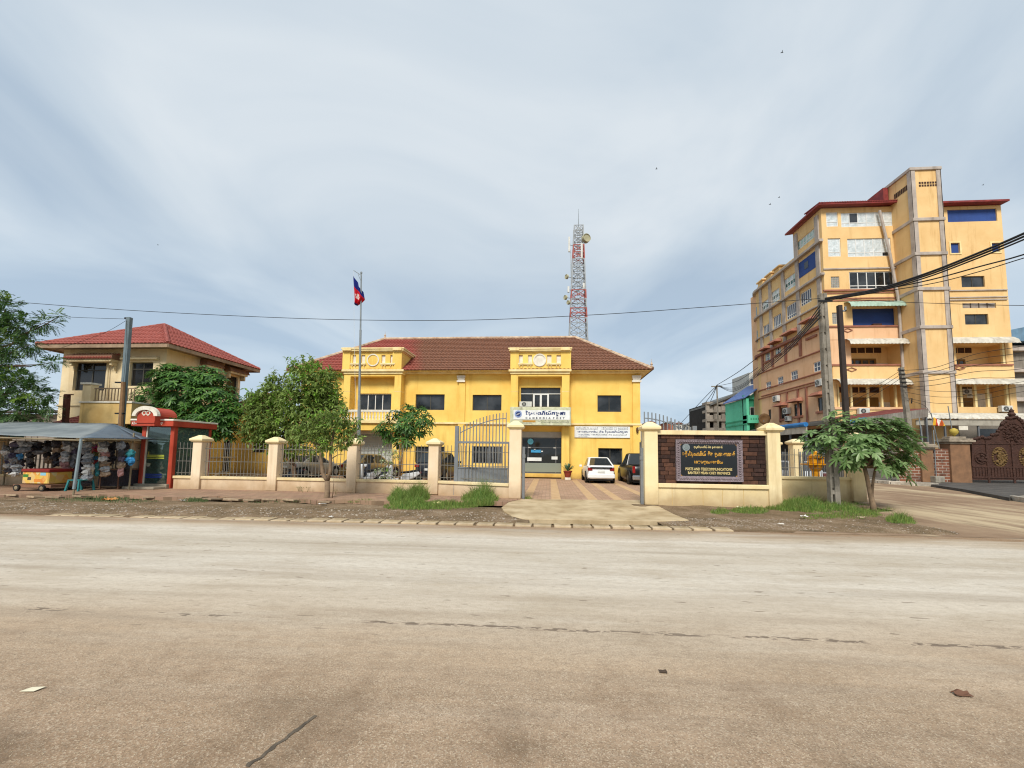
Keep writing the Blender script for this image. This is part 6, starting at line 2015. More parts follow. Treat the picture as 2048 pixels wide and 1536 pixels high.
# ================================================================== vehicles
MTYRE = M('tyre', '#2a2826')
MRIM = M('alloy', '#9a9c9e', '#76787a', rough=.35, bump=0, metal=.6)
MCGL = GLASS('car_glass', (.025, .03, .032, 1), .05, .6)
MTAIL = M('tail_red', '#8f1f1f', '#6d1414', rough=.2, bump=0, spec=.5)
MHEAD = M('lamp_clear', '#c9cdd0', '#a9adb0', rough=.15, bump=0, spec=.6)
MPLT = M('number_plate', '#d9dbd6', '#bfc2bc', rough=.5, bump=0)
MBLKP = M('black_plastic', '#1f1f20', '#161617', rough=.6, bump=0)
MCHR = M('chrome', '#b9bcbe', '#9fa2a4', rough=.2, bump=0, metal=.8)
def paint(name, c, c2=None, metal=.25): return M('paint_' + name, c, c2, rough=.28, scale=1, bump=0, metal=metal, spec=.5)
def loft(rings, cap=True):
    m = MB()
    n = len(rings[0])
    for r in rings: m.v += [tuple(p) for p in r]
    for j in range(len(rings) - 1):
        for i in range(n):
            m.f.append((j * n + i, j * n + (i + 1) % n, (j + 1) * n + (i + 1) % n, (j + 1) * n + i))
    if cap:
        m.f.append(tuple(range(n - 1, -1, -1)))
        m.f.append(tuple((len(rings) - 1) * n + i for i in range(n)))
    return m
def car(name, label, cat, pos, rot, L, W, pr, body, cabin, cab_t, pickup=False):
    """pr: [(t, z_top)] of the lower body from tail (0) to nose (1); cab_t: (tail foot, tail top, nose top, nose foot) as t; local +y is forward"""
    t = T(name, label, cat, (0, 0, 0))
    Y = lambda s: (s - .5) * L
    rings = []
    for s, zt_ in pr:
        w_ = W / 2 * (1 - .16 * abs(2 * s - 1) ** 5)
        zl = .20 + (.06 if s < .03 or s > .97 else 0)
        y_ = Y(s)
        rings.append([Vector((-w_ * .9, y_, zl)), Vector((-w_, y_, zl + .16)), Vector((-w_ * 1.0, y_, zt_ - .16)), Vector((-w_ * .93, y_, zt_ - .02)), Vector((-w_ * .7, y_, zt_)), Vector((w_ * .7, y_, zt_)), Vector((w_ * .93, y_, zt_ - .02)), Vector((w_ * 1.0, y_, zt_ - .16)), Vector((w_, y_, zl + .16)), Vector((w_ * .9, y_, zl))])
    bo = loft(rings).build('body', body, t, smooth=True, bevel=.03, seg=2)
    a, b_, c, d = cab_t
    H = cabin
    zb_ = dict(pr)
    def ztop(s):
        for (s0, z0), (s1, z1) in zip(pr, pr[1:]):
            if s0 <= s <= s1: return z0 + (z1 - z0) * (s - s0) / (s1 - s0)
        return pr[-1][1]
    wb, wt = W / 2 * .93, W / 2 * .70
    lowr = [(a, ztop(a) - .03), (b_, None), (c, None), (d, ztop(d) - .03)]
    def ring(s, z, w_): return [Vector((-w_, Y(s), z)), Vector((w_, Y(s), z))]
    zb0 = min(ztop(a), ztop(d)) - .06
    A = ring(a, ztop(a) - .04, wb); Bq = ring(b_, H, wt); Cq = ring(c, H, wt); D = ring(d, ztop(d) - .04, wb)
    Bm = ring((a + b_) / 2 + (b_ - a) * .18, None or (ztop(a) * .32 + H * .68), wb * .84)
    vs_ = [A[0], A[1], Bq[0], Bq[1], Cq[0], Cq[1], D[0], D[1]]
    mid = ring((b_ + c) / 2, H + .03, wt)
    lo1, lo2 = ring(b_, ztop(b_) - .04, wb), ring(c, ztop(c) - .04, wb)
    vs_ += [mid[0], mid[1], lo1[0], lo1[1], lo2[0], lo2[1]]
    m = MB().add(vs_, [(0, 2, 3, 1), (2, 8, 9, 3), (8, 4, 5, 9), (4, 6, 7, 5), (0, 10, 2), (10, 12, 4, 8, 2), (12, 6, 4), (1, 3, 11), (11, 3, 9, 5, 13), (13, 5, 7)])
    cb = m.build('cabin', body, t, smooth=False, bevel=.045, seg=2)
    def glass(nm, P4, off, k=.86):
        P4 = [Vector(p) for p in P4]
        cc = sum(P4, Vector()) / len(P4)
        nn = (P4[1] - P4[0]).cross(P4[2] - P4[0]).normalized()
        if nn.dot(off) < 0: nn = -nn
        q = [cc + (p - cc) * k + nn * .012 for p in P4]
        MB().ext(q, nn * .006).build(nm, MCGL, cb)
    glass('rear_window', [A[0], A[1], Bq[1], Bq[0]], Vector((0, -1, .3)), .84)
    glass('windscreen', [D[0], D[1], Cq[1], Cq[0]], Vector((0, 1, .3)), .88)
    for k in (0, 1):
        sgn = -1 if k == 0 else 1
        mm = lambda p, q, s: p.lerp(q, s)
        lm, tm = mm(lo1[k], lo2[k], .5), mm(Bq[k], Cq[k], .5)
        n_ = Vector((sgn, 0, .3))
        glass('side_window', [mm(A[k], lo1[k], .45), lm, tm, Bq[k]], n_, .8)
        glass('side_window', [lm, mm(D[k], lo2[k], .35), Cq[k], tm], n_, .8)
    r = .31 if not pickup else .37
    for s in (.19, .81):
        for k in (-1, 1):
            wv = MB().lathe((k * (W / 2 - .10), Y(s), r), [(r * .55, -.1), (r * .94, -.1), (r, -.06), (r, .06), (r * .94, .1), (r * .55, .1)], 18, 'x').build('wheel', MTYRE, t, smooth=False)
            MB().lathe((k * (W / 2 - .08), Y(s), r), [(r * .6, -.09), (r * .6, .086), (r * .2, .095)] if k > 0 else [(r * .2, -.095), (r * .6, -.086), (r * .6, .09)], 12, 'x').build('rim', MRIM, wv)
            MB().lathe((k * (W / 2 - .03), Y(s), r + .02), [(r * 1.16, -.04), (r * 1.16, .02)], 18, 'x').build('wheel_arch', MBLKP, t)
    zt0 = pr[1][1]
    y0, y1 = Y(0), Y(1)
    for k in (-1, 1):
        if pickup: MB().box(k * W * .42 - .07, k * W * .42 + .07, y0 - .03, y0 + .05, zt0 - .42, zt0 - .04).build('tail_light', MTAIL, t, bevel=.015)
        else: MB().box(k * W * .37 - .14, k * W * .37 + .12, y0 - .015, y0 + .14, zt0 - .26, zt0 - .08).build('tail_light', MTAIL, t, bevel=.02)
        MB().box(k * W * .36 - .16, k * W * .36 + .12, y1 - .14, y1 + .015, pr[-2][1] - .24, pr[-2][1] - .08).build('headlight', MHEAD, t, bevel=.02)
        MB().box(k * (W / 2 + .02), k * (W / 2 + .19), Y(d) - .25, Y(d) - .17, ztop(d) - .02, ztop(d) + .12).build('mirror', body, t, bevel=.02)
    B('number_plate', MPLT, t, -.2, .2, y0 - .035, y0 - .01, .62 if not pickup else .5, .74 if not pickup else .62)
    B('rear_bumper', MCHR if pickup else body, t, -W * .46, W * .46, y0 - .06, y0 + .15, .3, .54, bevel=.04)
    B('underbody', MBLKP, t, -W * .42, W * .42, y0 + .1, y1 - .1, .16, .3)
    t.location = pos
    t.rotation_euler = (0, 0, rot)
    ORG[t.name] = Vector()
    return t
def gpos(px, Y): 
    p = at(px, 955, Y)
    return Vector((p.x, Y, ZC))
# white hatchback nose-in to the wall
c1 = car('white_car', 'white hatchback parked nose-in under the wall sign', 'car', gpos(1194.5, 24.95), 0, 3.9, 1.66, [(0, .62), (.02, .98), (.10, 1.04), (.3, .98), (.62, .94), (.8, .86), (.95, .72), (1, .58)], paint('white', '#e2e3e1', '#d6d7d5', 0), 1.45, (.05, .33, .55, .80))
B('tailgate_glass', MCGL, c1, -.62, .62, -1.965, -1.93, .84, .93)
# black pickup
c2 = car('black_pickup', 'black pickup truck with chrome bumper half hidden by the gate pier', 'pickup', gpos(1277, 24.4), 0, 4.7, 1.78, [(0, .9), (.02, 1.08), (.36, 1.08), (.62, 1.08), (.8, 1.04), (.97, .96), (1, .7)], paint('black', '#1b1c1e', '#141517', .2), 1.72, (.36, .42, .58, .72), pickup=True)
m = MB().box(-.74, .74, -2.3, -.75, 1.085, 1.09)
m.build('load_bed', MBLKP, c2)
m = MB().bar((-.1, -2.39, .98), (.05, -2.39, .86), .02, .06, up=(0, 1, 0)).bar((.05, -2.39, .86), (.5, -2.39, .88), .02, .05, up=(0, 1, 0))
m.build('tailgate_decal', MFW, c2)
# silver saloon on the left
c3 = car('silver_saloon', 'grey-silver saloon behind the railing near the forked tree', 'car', gpos(622, 24.5), R(-14), 3.9, 1.64, [(0, .62), (.02, .93), (.22, .97), (.5, .92), (.72, .86), (.94, .74), (1, .56)], paint('silver', '#a09d94', '#918e85', .35), 1.34, (.16, .34, .56, .76))
# black SUV
c4 = car('black_suv', 'black sport utility car behind the railing pier', 'car', gpos(880, 24.2), R(-4), 4.2, 1.72, [(0, .7), (.02, 1.05), (.2, 1.05), (.6, 1.02), (.8, .98), (.96, .86), (1, .6)], paint('graphite', '#2a2d33', '#22252b', .4), 1.62, (.02, .14, .58, .76))
# beige hatchback
c5 = car('beige_car', 'beige hatchback behind the motorbikes in front of the white shutter', 'car', gpos(744, 24.3), R(-22), 3.7, 1.6, [(0, .6), (.03, .95), (.2, .98), (.6, .92), (.78, .86), (.95, .74), (1, .56)], paint('beige', '#b39c6a', '#a38d5e', .3), 1.46, (.04, .2, .52, .76))
# white car out on the side street beyond the flank fence
c6 = car('parked_white_car', 'white car on the side street seen through the flank fence', 'car', (13.6, 24.0, 0.01), R(0), 4.2, 1.7, [(0, .62), (.02, .95), (.2, .98), (.6, .94), (.8, .88), (.95, .74), (1, .56)], paint('white2', '#d9dcde', '#cfd2d4', 0), 1.45, (.08, .26, .56, .78))
def motorbike(label, pos, rot, col, sc=1.0, name='motorbike'):
    t = T(name, label, 'motorbike', (0, 0, 0), 'motorbikes in the courtyard')
    for y_ in (-.6, .62):
        wv = MB().lathe((0, y_, .28), [(.2, -.04), (.27, -.04), (.28, 0), (.27, .04), (.2, .04)], 18, 'x').build('wheel', MTYRE, t)
        MB().lathe((0, y_, .28), [(.2, -.02), (.06, -.03), (.06, .03), (.2, .02)], 12, 'x').build('rim', MRIM, wv)
    MB().tube([(0, .62, .28), (0, .5, .72), (0, .42, .98)], .035, 6).build('fork', MCHR, t)
    MB().tube([(-.34, .36, 1.02), (-.1, .43, 1.0), (.1, .43, 1.0), (.34, .36, 1.02)], .018, 6).build('handlebar', MBLKP, t)
    prof = [(.62, .40), (.58, .62), (.50, .95), (.40, 1.02), (.33, .92), (.36, .5), (.42, .34)]
    MB().ext([Vector((-.13, a, b_)) for a, b_ in prof], (.26, 0, 0)).build('leg_shield', col, t, bevel=.05, seg=2)
    prof = [(.40, .30), (.42, .42), (.05, .42), (-.10, .62), (-.75, .72), (-.82, .60), (-.55, .42), (-.15, .28)]
    MB().ext([Vector((-.11, a, b_)) for a, b_ in prof], (.22, 0, 0)).build('body', col, t, bevel=.05, seg=2)
    prof = [(.0, .64), (.05, .70), (-.25, .73), (-.7, .80), (-.74, .72), (-.3, .64)]
    MB().ext([Vector((-.12, a, b_)) for a, b_ in prof], (.24, 0, 0)).build('seat', MBLKP, t, bevel=.03, seg=2)
    MB().ext([Vector((-.06, a, b_)) for a, b_ in ((.92, .42), (.86, .55), (.62, .62), (.4, .55), (.42, .5), (.62, .55), (.82, .5))], (.12, 0, 0)).build('mudguard', col, t)
    MB().lathe((0, .53, .9), [(.09, 0), (.085, .06), (.03, .09)], 10, 'y').build('headlight', MHEAD, t)
    B('tail_light', MTAIL, t, -.07, .07, -.86, -.8, .62, .7)
    for k in (-1, 1):
        mr = MB().tube([(k * .26, .38, 1.02), (k * .32, .36, 1.2)], .008, 4).build('mirror_stem', MBLKP, t)
        MB().lathe((k * .33, .35, 1.23), [(.055, -.01), (.055, .012)], 8, 'y').build('mirror', MBLKP, t)
    MB().tube([(.12, -.1, .25), (.14, -.7, .3), (.14, -.95, .33)], [.03, .05, .04], 6).build('exhaust', MCHR, t)
    t.location = pos
    t.rotation_euler = (R(0), R(5), rot)
    t.scale = (sc, sc, sc)
    ORG[t.name] = Vector()
    return t
PW, PD = paint('bike_white', '#d9dbdc', '#c4c6c8', 0), paint('bike_dark', '#2e3440', '#242934', .2)
motorbike('white motorbike facing the fence beside the flagpole foot', gpos(737, 18.3), R(165), PW, 1.1)
motorbike('white and dark scooter parked side-on beside the young tree', gpos(802, 18.0), R(118), PW, 1.05)
motorbike('dark motorbike beside the double-trunked tree', gpos(574, 19.2), R(150), PD, 1.0)
motorbike('dark motorbike half hidden behind the white one', gpos(752, 20.2), R(150), PD, 1.05)
# blue water drum and rubble seen through the railing
p = gpos(778, 19)
o = T('blue_bucket', 'blue plastic bucket between the motorbikes', 'bucket', p)
MB().lathe(p, [(.14, 0), (.19, .42), (.20, .43), (.18, .43), (.13, .03)], 14).build('pail', M('bucket_blue', '#1f5aa8', '#1a4c90', rough=.4, bump=0), o, smooth=False)
MB().tube([p + Vector((.19 * math.cos(a), 0, .43 + .16 * math.sin(a))) for a in [math.pi * i / 8 for i in range(9)]], .008, 4).build('bail', MCHR, o)
MPLK = M('plank', '#8f7c62', '#6a5a46', rough=.9, scale=3)
for i, (px, dy, ln, rz, ry, lb) in enumerate(((437, 3.2, 1.6, 20, 12, 'weathered plank leaning on rubble behind the first fence bay'), (470, 3.4, 1.9, -16, 6, 'long board lying behind the first fence bay'), (492, 3.0, 1.2, 40, 14, 'short plank near the second fence pier'), (600, 6.5, 1.5, 5, 3, 'pale board lying behind the silver saloon'), (425, 3.0, 1.2, 70, 30, 'upright splintered board beside the booth'))):
    q = gpos(px, 16.6 + dy)
    mm = MB().obox((0, 0, 0), (ln / 2, 0, 0), (0, .11, 0), (0, 0, .015))
    o = mm.build('plank', MPLK)
    o.location = q + Vector((0, 0, .22))
    o.rotation_euler = (R(8), R(-ry), R(rz))
    tag(o, lb, 'plank', 'boards lying behind the fence')
# ================================================================== trees, plants and grass
MBARK = M('bark', '#6a5644', '#4a3c30', rough=.95, scale=5, bump=.7, bscale=25, bdist=.02)
MBARK2 = M('bark_pale', '#8a755e', '#6a5846', rough=.95, scale=5, bump=.6, bscale=25, bdist=.015)
MTWIG = M('twig', '#5d5238', '#443c2a', rough=.95, bump=0)
LROS = LEAF('leaf_rosette', ['#2c4c1e', '#3c6228', '#4f7a32', '#6e9644', '#365822'], .3, .42)
LROS2 = LEAF('leaf_frangipani', ['#56733f', '#66854c', '#7e9c60', '#9cb47c', '#5f7d46'], .38, .4)
LBUSH = LEAF('leaf_bush', ['#5f7438', '#748a44', '#8ca454', '#a8bc66', '#68803e'], .45, .5)
LYEL = LEAF('leaf_young', ['#5d8a26', '#7aa63a', '#90b84a', '#6a962e'], .35, .5)
LFEA = LEAF('leaf_feathery', ['#2f4a26', '#3d5c2e', '#4d6f38', '#688846', '#36522b'], .34, .5)
LFEB = LEAF('leaf_feathery_young', ['#5f7d2a', '#7a9638', '#8ea844', '#68862e'], .35, .5)
rnd = random.Random(11)
def uvec():
    while True:
        v = Vector((rnd.uniform(-1, 1), rnd.uniform(-1, 1), rnd.uniform(-1, 1)))
        if .05 < v.length < 1: return v.normalized()
def leaf(m, p, d, n, L, W, droop=.25, fold=.15):
    """pointed leaf from p along d, surface normal n; 6 tris, bent and folded"""
    d = d.normalized()
    s = d.cross(n).normalized()
    n = s.cross(d)
    q1 = p + d * L * .45 - Vector((0, 0, droop * L * .12))
    q2 = p + d * L * .97 - Vector((0, 0, droop * L * .55))
    up = n * W * fold
    m.add([p, q1 + s * W / 2 + up, q1, q1 - s * W / 2 + up, q2], [(0, 1, 2), (0, 2, 3), (1, 4, 2), (2, 4, 3)])
def leaf2(m, p, d, n, L, W, droop=.4, fold=.12):
    """longer strap leaf in three segments"""
    d = d.normalized()
    s = d.cross(n).normalized()
    n = s.cross(d)
    pts = [(0, .12), (.3, .75), (.65, 1.0), (.88, .7), (1.0, .04)]
    vs, fs = [], []
    for t, w_ in pts:
        c = p + d * L * t - Vector((0, 0, droop * L * t * t))
        up = n * W * fold * w_
        vs += [c + s * W / 2 * w_ + up, c, c - s * W / 2 * w_ + up]
    for i in range(4):
        a = i * 3
        fs += [(a, a + 3, a + 4, a + 1), (a + 1, a + 4, a + 5, a + 2)]
    m.add(vs, fs)
def rosette(m, c, axis, k, L, W, droop, spread=1.1, fn=leaf2):
    axis = axis.normalized()
    x = axis.cross(Vector((.3, .5, .8))).normalized()
    y = axis.cross(x)
    a0 = rnd.uniform(0, 6.28)
    for i in range(k):
        a = a0 + 2 * math.pi * i / k + rnd.uniform(-.2, .2)
        el = rnd.uniform(.05, .5)
        d = (x * math.cos(a) + y * math.sin(a)) * spread + axis * el
        fn(m, c, d, axis, L * rnd.uniform(.75, 1.1), W * rnd.uniform(.85, 1.1), droop * rnd.uniform(.6, 1.3))
def limb(m, a, b_, r0, r1, wob=.08, n=6, k=7):
    pts, rs = [], []
    L = (b_ - a).length
    for i in range(n + 1):
        t = i / n
        p = a.lerp(b_, t)
        if 0 < i < n: p += Vector((rnd.uniform(-1, 1), rnd.uniform(-1, 1), rnd.uniform(-.5, .5))) * wob * L / 3
        pts.append(p); rs.append(r0 + (r1 - r0) * t)
    m.tube(pts, rs, k)
    return pts
def blob_points(blobs, Y0, dens, shell=.35):
    """blobs: (px, py, rx, ry, dY) ellipses in photo pixels -> points spread through the outer part of each ellipsoid"""
    out_ = []
    for px, py, rx, ry, dy in blobs:
        Y = Y0 + dy
        c = at(px, py, Y)
        s = Y / F_PX
        a, b_ = rx * s, ry * s
        n = max(3, int(dens * (a * b_ * 2.2 + a * a * .6)))
        for i in range(n):
            u = uvec()
            r = (1 - shell * rnd.random() ** 1.6) * (1 + .22 * noise.noise(u * 2.3 + c))
            p = c + Vector((u.x * a * r, u.y * (a + b_) / 2 * .75 * r, u.z * b_ * r))
            out_.append((p, u, c))
    return out_
# --- dense rosette tree behind the booth
YD = 18.9
dt = T('rosette_tree', 'dense dark green tree with whorled leaves rising behind the red booth', 'tree', (at(375, 960, YD).x, YD, ZC))
tk = MB()
base = Vector((at(375, 960, YD).x, YD, ZC))
fork = at(372, 890, YD)
limb(tk, base, fork, .16, .12)
bl_ = [(365, 775, 60, 48, 0), (310, 800, 52, 40, .2), (425, 795, 52, 46, .1), (285, 840, 32, 36, .2), (345, 750, 45, 26, .2), (410, 755, 45, 26, .4), (445, 835, 38, 36, 0), (390, 840, 52, 36, -.3), (335, 830, 40, 30, -.1), (468, 815, 18, 28, .2), (455, 862, 20, 22, 0), (420, 870, 22, 16, -.4)]
for b_ in bl_: limb(tk, fork, at(b_[0], b_[1], YD + b_[4]), .07, .015, .12)
tk.build('trunk', MBARK, dt, smooth=True)
m = MB()
for p, u, c in blob_points(bl_, YD, 46, .42):
    ax = (u * .7 + Vector((0, -.15, .75))).normalized()
    rosette(m, p, ax, rnd.randint(6, 8), .30, .085, .34)
m.build('crown', LROS, dt)
# --- bushy tree pair: one inside the fence, one in the verge
def leafy_tree(t, mats, Y0, blobs, dens, L, W, per=5, twl=.3, droop=.3):
    m, m2, tw_ = MB(), MB(), MB()
    for p, u, c in blob_points(blobs, Y0, dens, .75):
        d = (u + Vector((0, 0, .25)) + uvec() * .5).normalized()
        e = p + d * twl * rnd.uniform(.5, 1.2)
        tw_.tube([p - d * twl * .4, e], [.006, .003], 3, False)
        tgt = m2 if rnd.random() < .22 and u.z > -.2 else m
        for i in range(per):
            q = p.lerp(e, (i + .3) / per)
            dd = (d * .5 + uvec() + Vector((0, 0, -.35))).normalized()
            leaf(tgt, q, dd, (Vector((0, -.2, 1)) + uvec() * .6).normalized(), L * rnd.uniform(.6, 1.2), W * rnd.uniform(.7, 1.15), droop)
    m.build('crown', mats[0], t)
    m2.build('young_leaves', mats[1], t)
    tag(tw_.build('twigs', MTWIG, t), kind='stuff')
YI = 19.0
it = T('bushy_tree', 'broad bushy tree with two dark trunks just inside the fence', 'tree', gpos(588, YI))
tk = MB()
b0, b1 = at(578, 962, YI), at(592, 962, YI)
b0.z = b1.z = ZC
f1, f2 = at(570, 880, YI), at(590, 870, YI)
limb(tk, Vector((b1.x, YI, ZC)), at(586, 930, YI), .12, .1); limb(tk, at(586, 930, YI), at(563, 895, YI), .08, .06); limb(tk, at(587, 932, YI), f2, .09, .06)
blI = [(620, 770, 40, 34, 0), (600, 810, 50, 44, 0), (545, 815, 38, 34, .2), (545, 780, 22, 24, .2), (640, 800, 38, 40, .2), (575, 850, 56, 32, -.2), (525, 850, 34, 30, .1), (508, 822, 18, 26, .1), (650, 755, 24, 20, .3), (605, 738, 22, 22, .2), (585, 728, 10, 14, .1), (652, 840, 34, 40, -.1), (620, 885, 40, 26, -.2), (570, 900, 30, 14, .1), (505, 795, 14, 14, .1), (628, 728, 12, 10, .3), (520, 805, 26, 22, .2), (560, 765, 22, 20, .2), (500, 860, 20, 24, .1), (660, 790, 24, 26, .1), (672, 815, 18, 22, 0), (540, 880, 30, 18, 0)]
for b_ in blI[:12]: limb(tk, f2 if b_[0] > 580 else f1, at(b_[0], b_[1], YI + b_[4]), .045, .012, .15)
tk.build('trunk', MBARK, it, smooth=True)
leafy_tree(it, (LBUSH, LYEL), YI, blI, 74, .235, .10, per=7)
vt0 = gnd(653, 999, .04)
YV = vt0.y
vt = T('forked_tree', 'slim forked tree standing in the verge before the fence', 'tree', vt0)
tk = MB()
pf = at(655, 962, YV)
tk.tube([vt0 + Vector((0, 0, -.1)), vt0, at(655, 985, YV), pf], [.115, .105, .09, .085], 9)
tk.tube([pf, at(650, 955, YV), at(645, 945, YV), at(642, 915, YV), at(643, 890, YV), at(660, 860, YV)], [.07, .065, .06, .055, .05, .03], 8)
tk.tube([pf, at(661, 940, YV), at(661, 915, YV), at(663, 890, YV), at(670, 850, YV)], [.07, .062, .055, .05, .03], 8)
tk.tube([at(643, 892, YV), at(620, 882, YV), at(590, 872, YV - .2)], [.03, .022, .01], 6)
tk.tube([at(662, 905, YV), at(680, 890, YV), at(705, 872, YV), at(718, 862, YV)], [.03, .022, .014, .008], 6)
tk.tube([at(662, 918, YV), at(675, 910, YV), at(688, 908, YV)], [.022, .014, .007], 5)
tk.tube([at(641, 900, YV), at(630, 893, YV), at(600, 888, YV - .3)], [.022, .014, .006], 5)
tk.tube([vt0 + Vector((.2, 0, 0)), at(667, 975, YV), at(668, 955, YV)], [.02, .015, .006], 5)
tk.build('trunk', MBARK2, vt, smooth=True)
blV = [(668, 855, 30, 24, 0), (640, 845, 26, 22, -.2), (690, 870, 22, 20, .1), (610, 862, 26, 14, -.2), (660, 885, 34, 16, 0), (705, 850, 14, 16, .1), (676, 832, 22, 16, 0), (585, 868, 16, 10, -.2), (716, 868, 8, 8, 0)]
leafy_tree(vt, (LBUSH, LYEL), YV, blV, 95, .19, .072, per=6, twl=.24)
# --- young tree in front of the yellow wall
YY = 17.6
yt_ = T('young_tree', 'small leafy tree before the yellow wall beside the scooters', 'tree', gpos(802, YY))
tk = MB()
bb = gpos(799, YY)
tk.tube([bb, at(801, 925, YY), at(805, 905, YY), at(803, 875, YY)], [.05, .045, .04, .03], 7)
blY = [(805, 850, 36, 28, 0), (775, 860, 26, 18, 0), (838, 850, 26, 24, 0), (820, 825, 26, 16, .1), (800, 880, 34, 16, 0), (852, 838, 14, 16, .1), (760, 868, 12, 10, 0), (790, 832, 16, 12, 0), (842, 818, 8, 10, 0), (812, 812, 6, 8, .1)]
for b_ in blY[:7]: limb(tk, at(803, 878, YY), at(b_[0], b_[1], YY + b_[4]), .022, .006, .12)
tk.build('trunk', MBARK2, yt_, smooth=True)
m = MB()
for p, u, c in blob_points(blY, YY, 46, .6):
    rosette(m, p, (u * .8 + Vector((0, -.2, .6))), rnd.randint(5, 7), .24, .07, .35)
m.build('crown', LROS, yt_)
# variegated shrub
YSb = 17.0
sb = T('shrub', 'pale variegated shrub in front of the young tree', 'shrub', gpos(778, YSb))
leafy_tree(sb, (LEAF('leaf_var', ['#5d7d3a', '#8aa25a', '#c9d0a0', '#d8dcc0', '#6f8f4a'], .3), LYEL), YSb, [(775, 915, 18, 16, 0), (790, 905, 12, 10, 0), (765, 905, 10, 8, 0), (772, 945, 24, 14, .1)], 60, .12, .06, per=5, twl=.16)
MB().tube([gpos(777, YSb), at(776, 925, YSb)], [.02, .012], 5).build('stem', MTWIG, sb)
# --- frangipani-like tree on the right verge
ft0 = gnd(1747, 1014, .12)
YFt = ft0.y
ft = T('broad_leaf_tree', 'small tree with large whorled leaves on the grassy corner', 'tree', ft0)
tk = MB()
tk.tube([ft0 + Vector((0, 0, -.15)), ft0, at(1740, 985, YFt), at(1734, 955, YFt), at(1729, 935, YFt)], [.10, .085, .065, .058, .055], 9)
tk.tube([ft0 + Vector((.05, .02, -.05)), at(1744, 990, YFt), at(1746, 965, YFt), at(1749, 945, YFt), at(1752, 930, YFt)], [.05, .045, .04, .035, .03], 7)
cr0 = at(1729, 935, YFt)
tips = [(1650, 882, -.1), (1675, 870, .1), (1700, 850, .2), (1735, 850, 0), (1770, 855, .1), (1800, 875, 0), (1815, 900, -.1), (1785, 910, .2), (1690, 905, -.2), (1740, 890, -.3), (1640, 880, .1), (1765, 885, -.3), (1715, 880, -.3), (1818, 915, 0), (1670, 905, .2), (1780, 935, 0), (1760, 925, -.1), (1700, 870, .4), (1740, 870, .5), (1780, 880, .5), (1660, 858, .2), (1680, 842, .1), (1790, 860, .4), (1720, 850, -.1), (1755, 848, .2), (1790, 852, 0), (1812, 880, .1), (1730, 905, -.35), (1700, 925, -.1), (1790, 925, -.2)]
for px, py, dy in tips: limb(tk, cr0, at(px, py, YFt + dy), .035, .012, .1, 5, 6)
tk.build('trunk', MBARK2, ft, smooth=True)
m = MB()
for px, py, dy in tips:
    for k in range(rnd.randint(10, 13)):
        p = at(px + rnd.gauss(0, 14), py + rnd.gauss(0, 10), YFt + dy + rnd.gauss(0, .2))
        u = (p - at(1735, 905, YFt)).normalized()
        rosette(m, p, (u * .75 + Vector((0, -.25, .8)) + uvec() * .25), rnd.randint(7, 10), .27, .078, rnd.uniform(.15, .45))
for px, py in ((1660, 845), (1668, 840), (1760, 838), (1748, 842)):
    rosette(m, at(px, py, YFt), Vector((0, -.2, 1)), 9, .24, .06, .2)
m.build('crown', LROS2, ft)
for px, py in ((1700, 950), (1690, 940), (1770, 950), (1762, 960)):
    pass
# --- big feathery tree at the left edge
YB_ = 15.6
bt_ = T('feathery_tree', 'large feathery-leaved tree reaching in over the stall', 'tree', Vector((at(-120, 960, YB_).x, YB_ + .8, ZC)))
tk = MB()
tb0 = Vector((at(-120, 960, YB_).x, YB_ + .8, ZC))
t1 = at(-80, 850, YB_ + .6); t2 = at(-70, 740, YB_ + .5)
limb(tk, tb0, t1, .26, .2); limb(tk, t1, t2, .2, .12)
blB = [(10, 620, 30, 34, 0), (40, 650, 38, 30, .1), (90, 645, 28, 16, 0), (20, 690, 34, 34, .2), (60, 690, 26, 22, 0), (-20, 640, 40, 50, .3), (105, 725, 22, 10, 0), (82, 728, 10, 8, 0), (15, 770, 45, 40, .1), (60, 790, 34, 34, 0), (25, 825, 48, 30, -.1), (-20, 740, 50, 60, .4), (95, 790, 22, 16, .1), (100, 815, 16, 12, 0), (45, 755, 26, 16, 0), (70, 765, 18, 12, -.1), (-30, 830, 50, 40, .2), (80, 835, 20, 12, .1), (0, 590, 14, 14, .1), (118, 632, 10, 8, 0)]
for b_ in blB: limb(tk, t2 if b_[1] < 740 else t1, at(b_[0], b_[1], YB_ + b_[4]), .06, .012, .1)
tk.build('trunk', MBARK, bt_, smooth=True)
m, m2 = MB(), MB()
for p, u, c in blob_points(blB, YB_, 125, .75):
    d = (u * .8 + Vector((rnd.uniform(-.3, .5), -.1, -.25)) + uvec() * .4).normalized()
    tgt = m2 if noise.noise(p * .9) > .28 else m
    L = rnd.uniform(.22, .38)
    k = 7
    s = d.cross(Vector((0, 0, 1))).normalized()
    for i in range(k):
        q = p + d * L * i / k - Vector((0, 0, .25 * L * (i / k) ** 2))
        for sg in (-1, 1):
            dd = (s * sg + d * .45 + Vector((0, 0, rnd.uniform(-.35, .05)))).normalized()
            nn = dd.cross(d).normalized() * -sg
            w_ = rnd.uniform(.022, .032)
            ll = rnd.uniform(.075, .11)
            b2 = q + dd * ll
            e = d * w_
            tgt.add([q, q + dd * ll * .5 + e, b2, q + dd * ll * .5 - e], [(0, 1, 2, 3)])
m.build('crown', LFEA, bt_)
m2.build('young_leaves', LFEB, bt_)
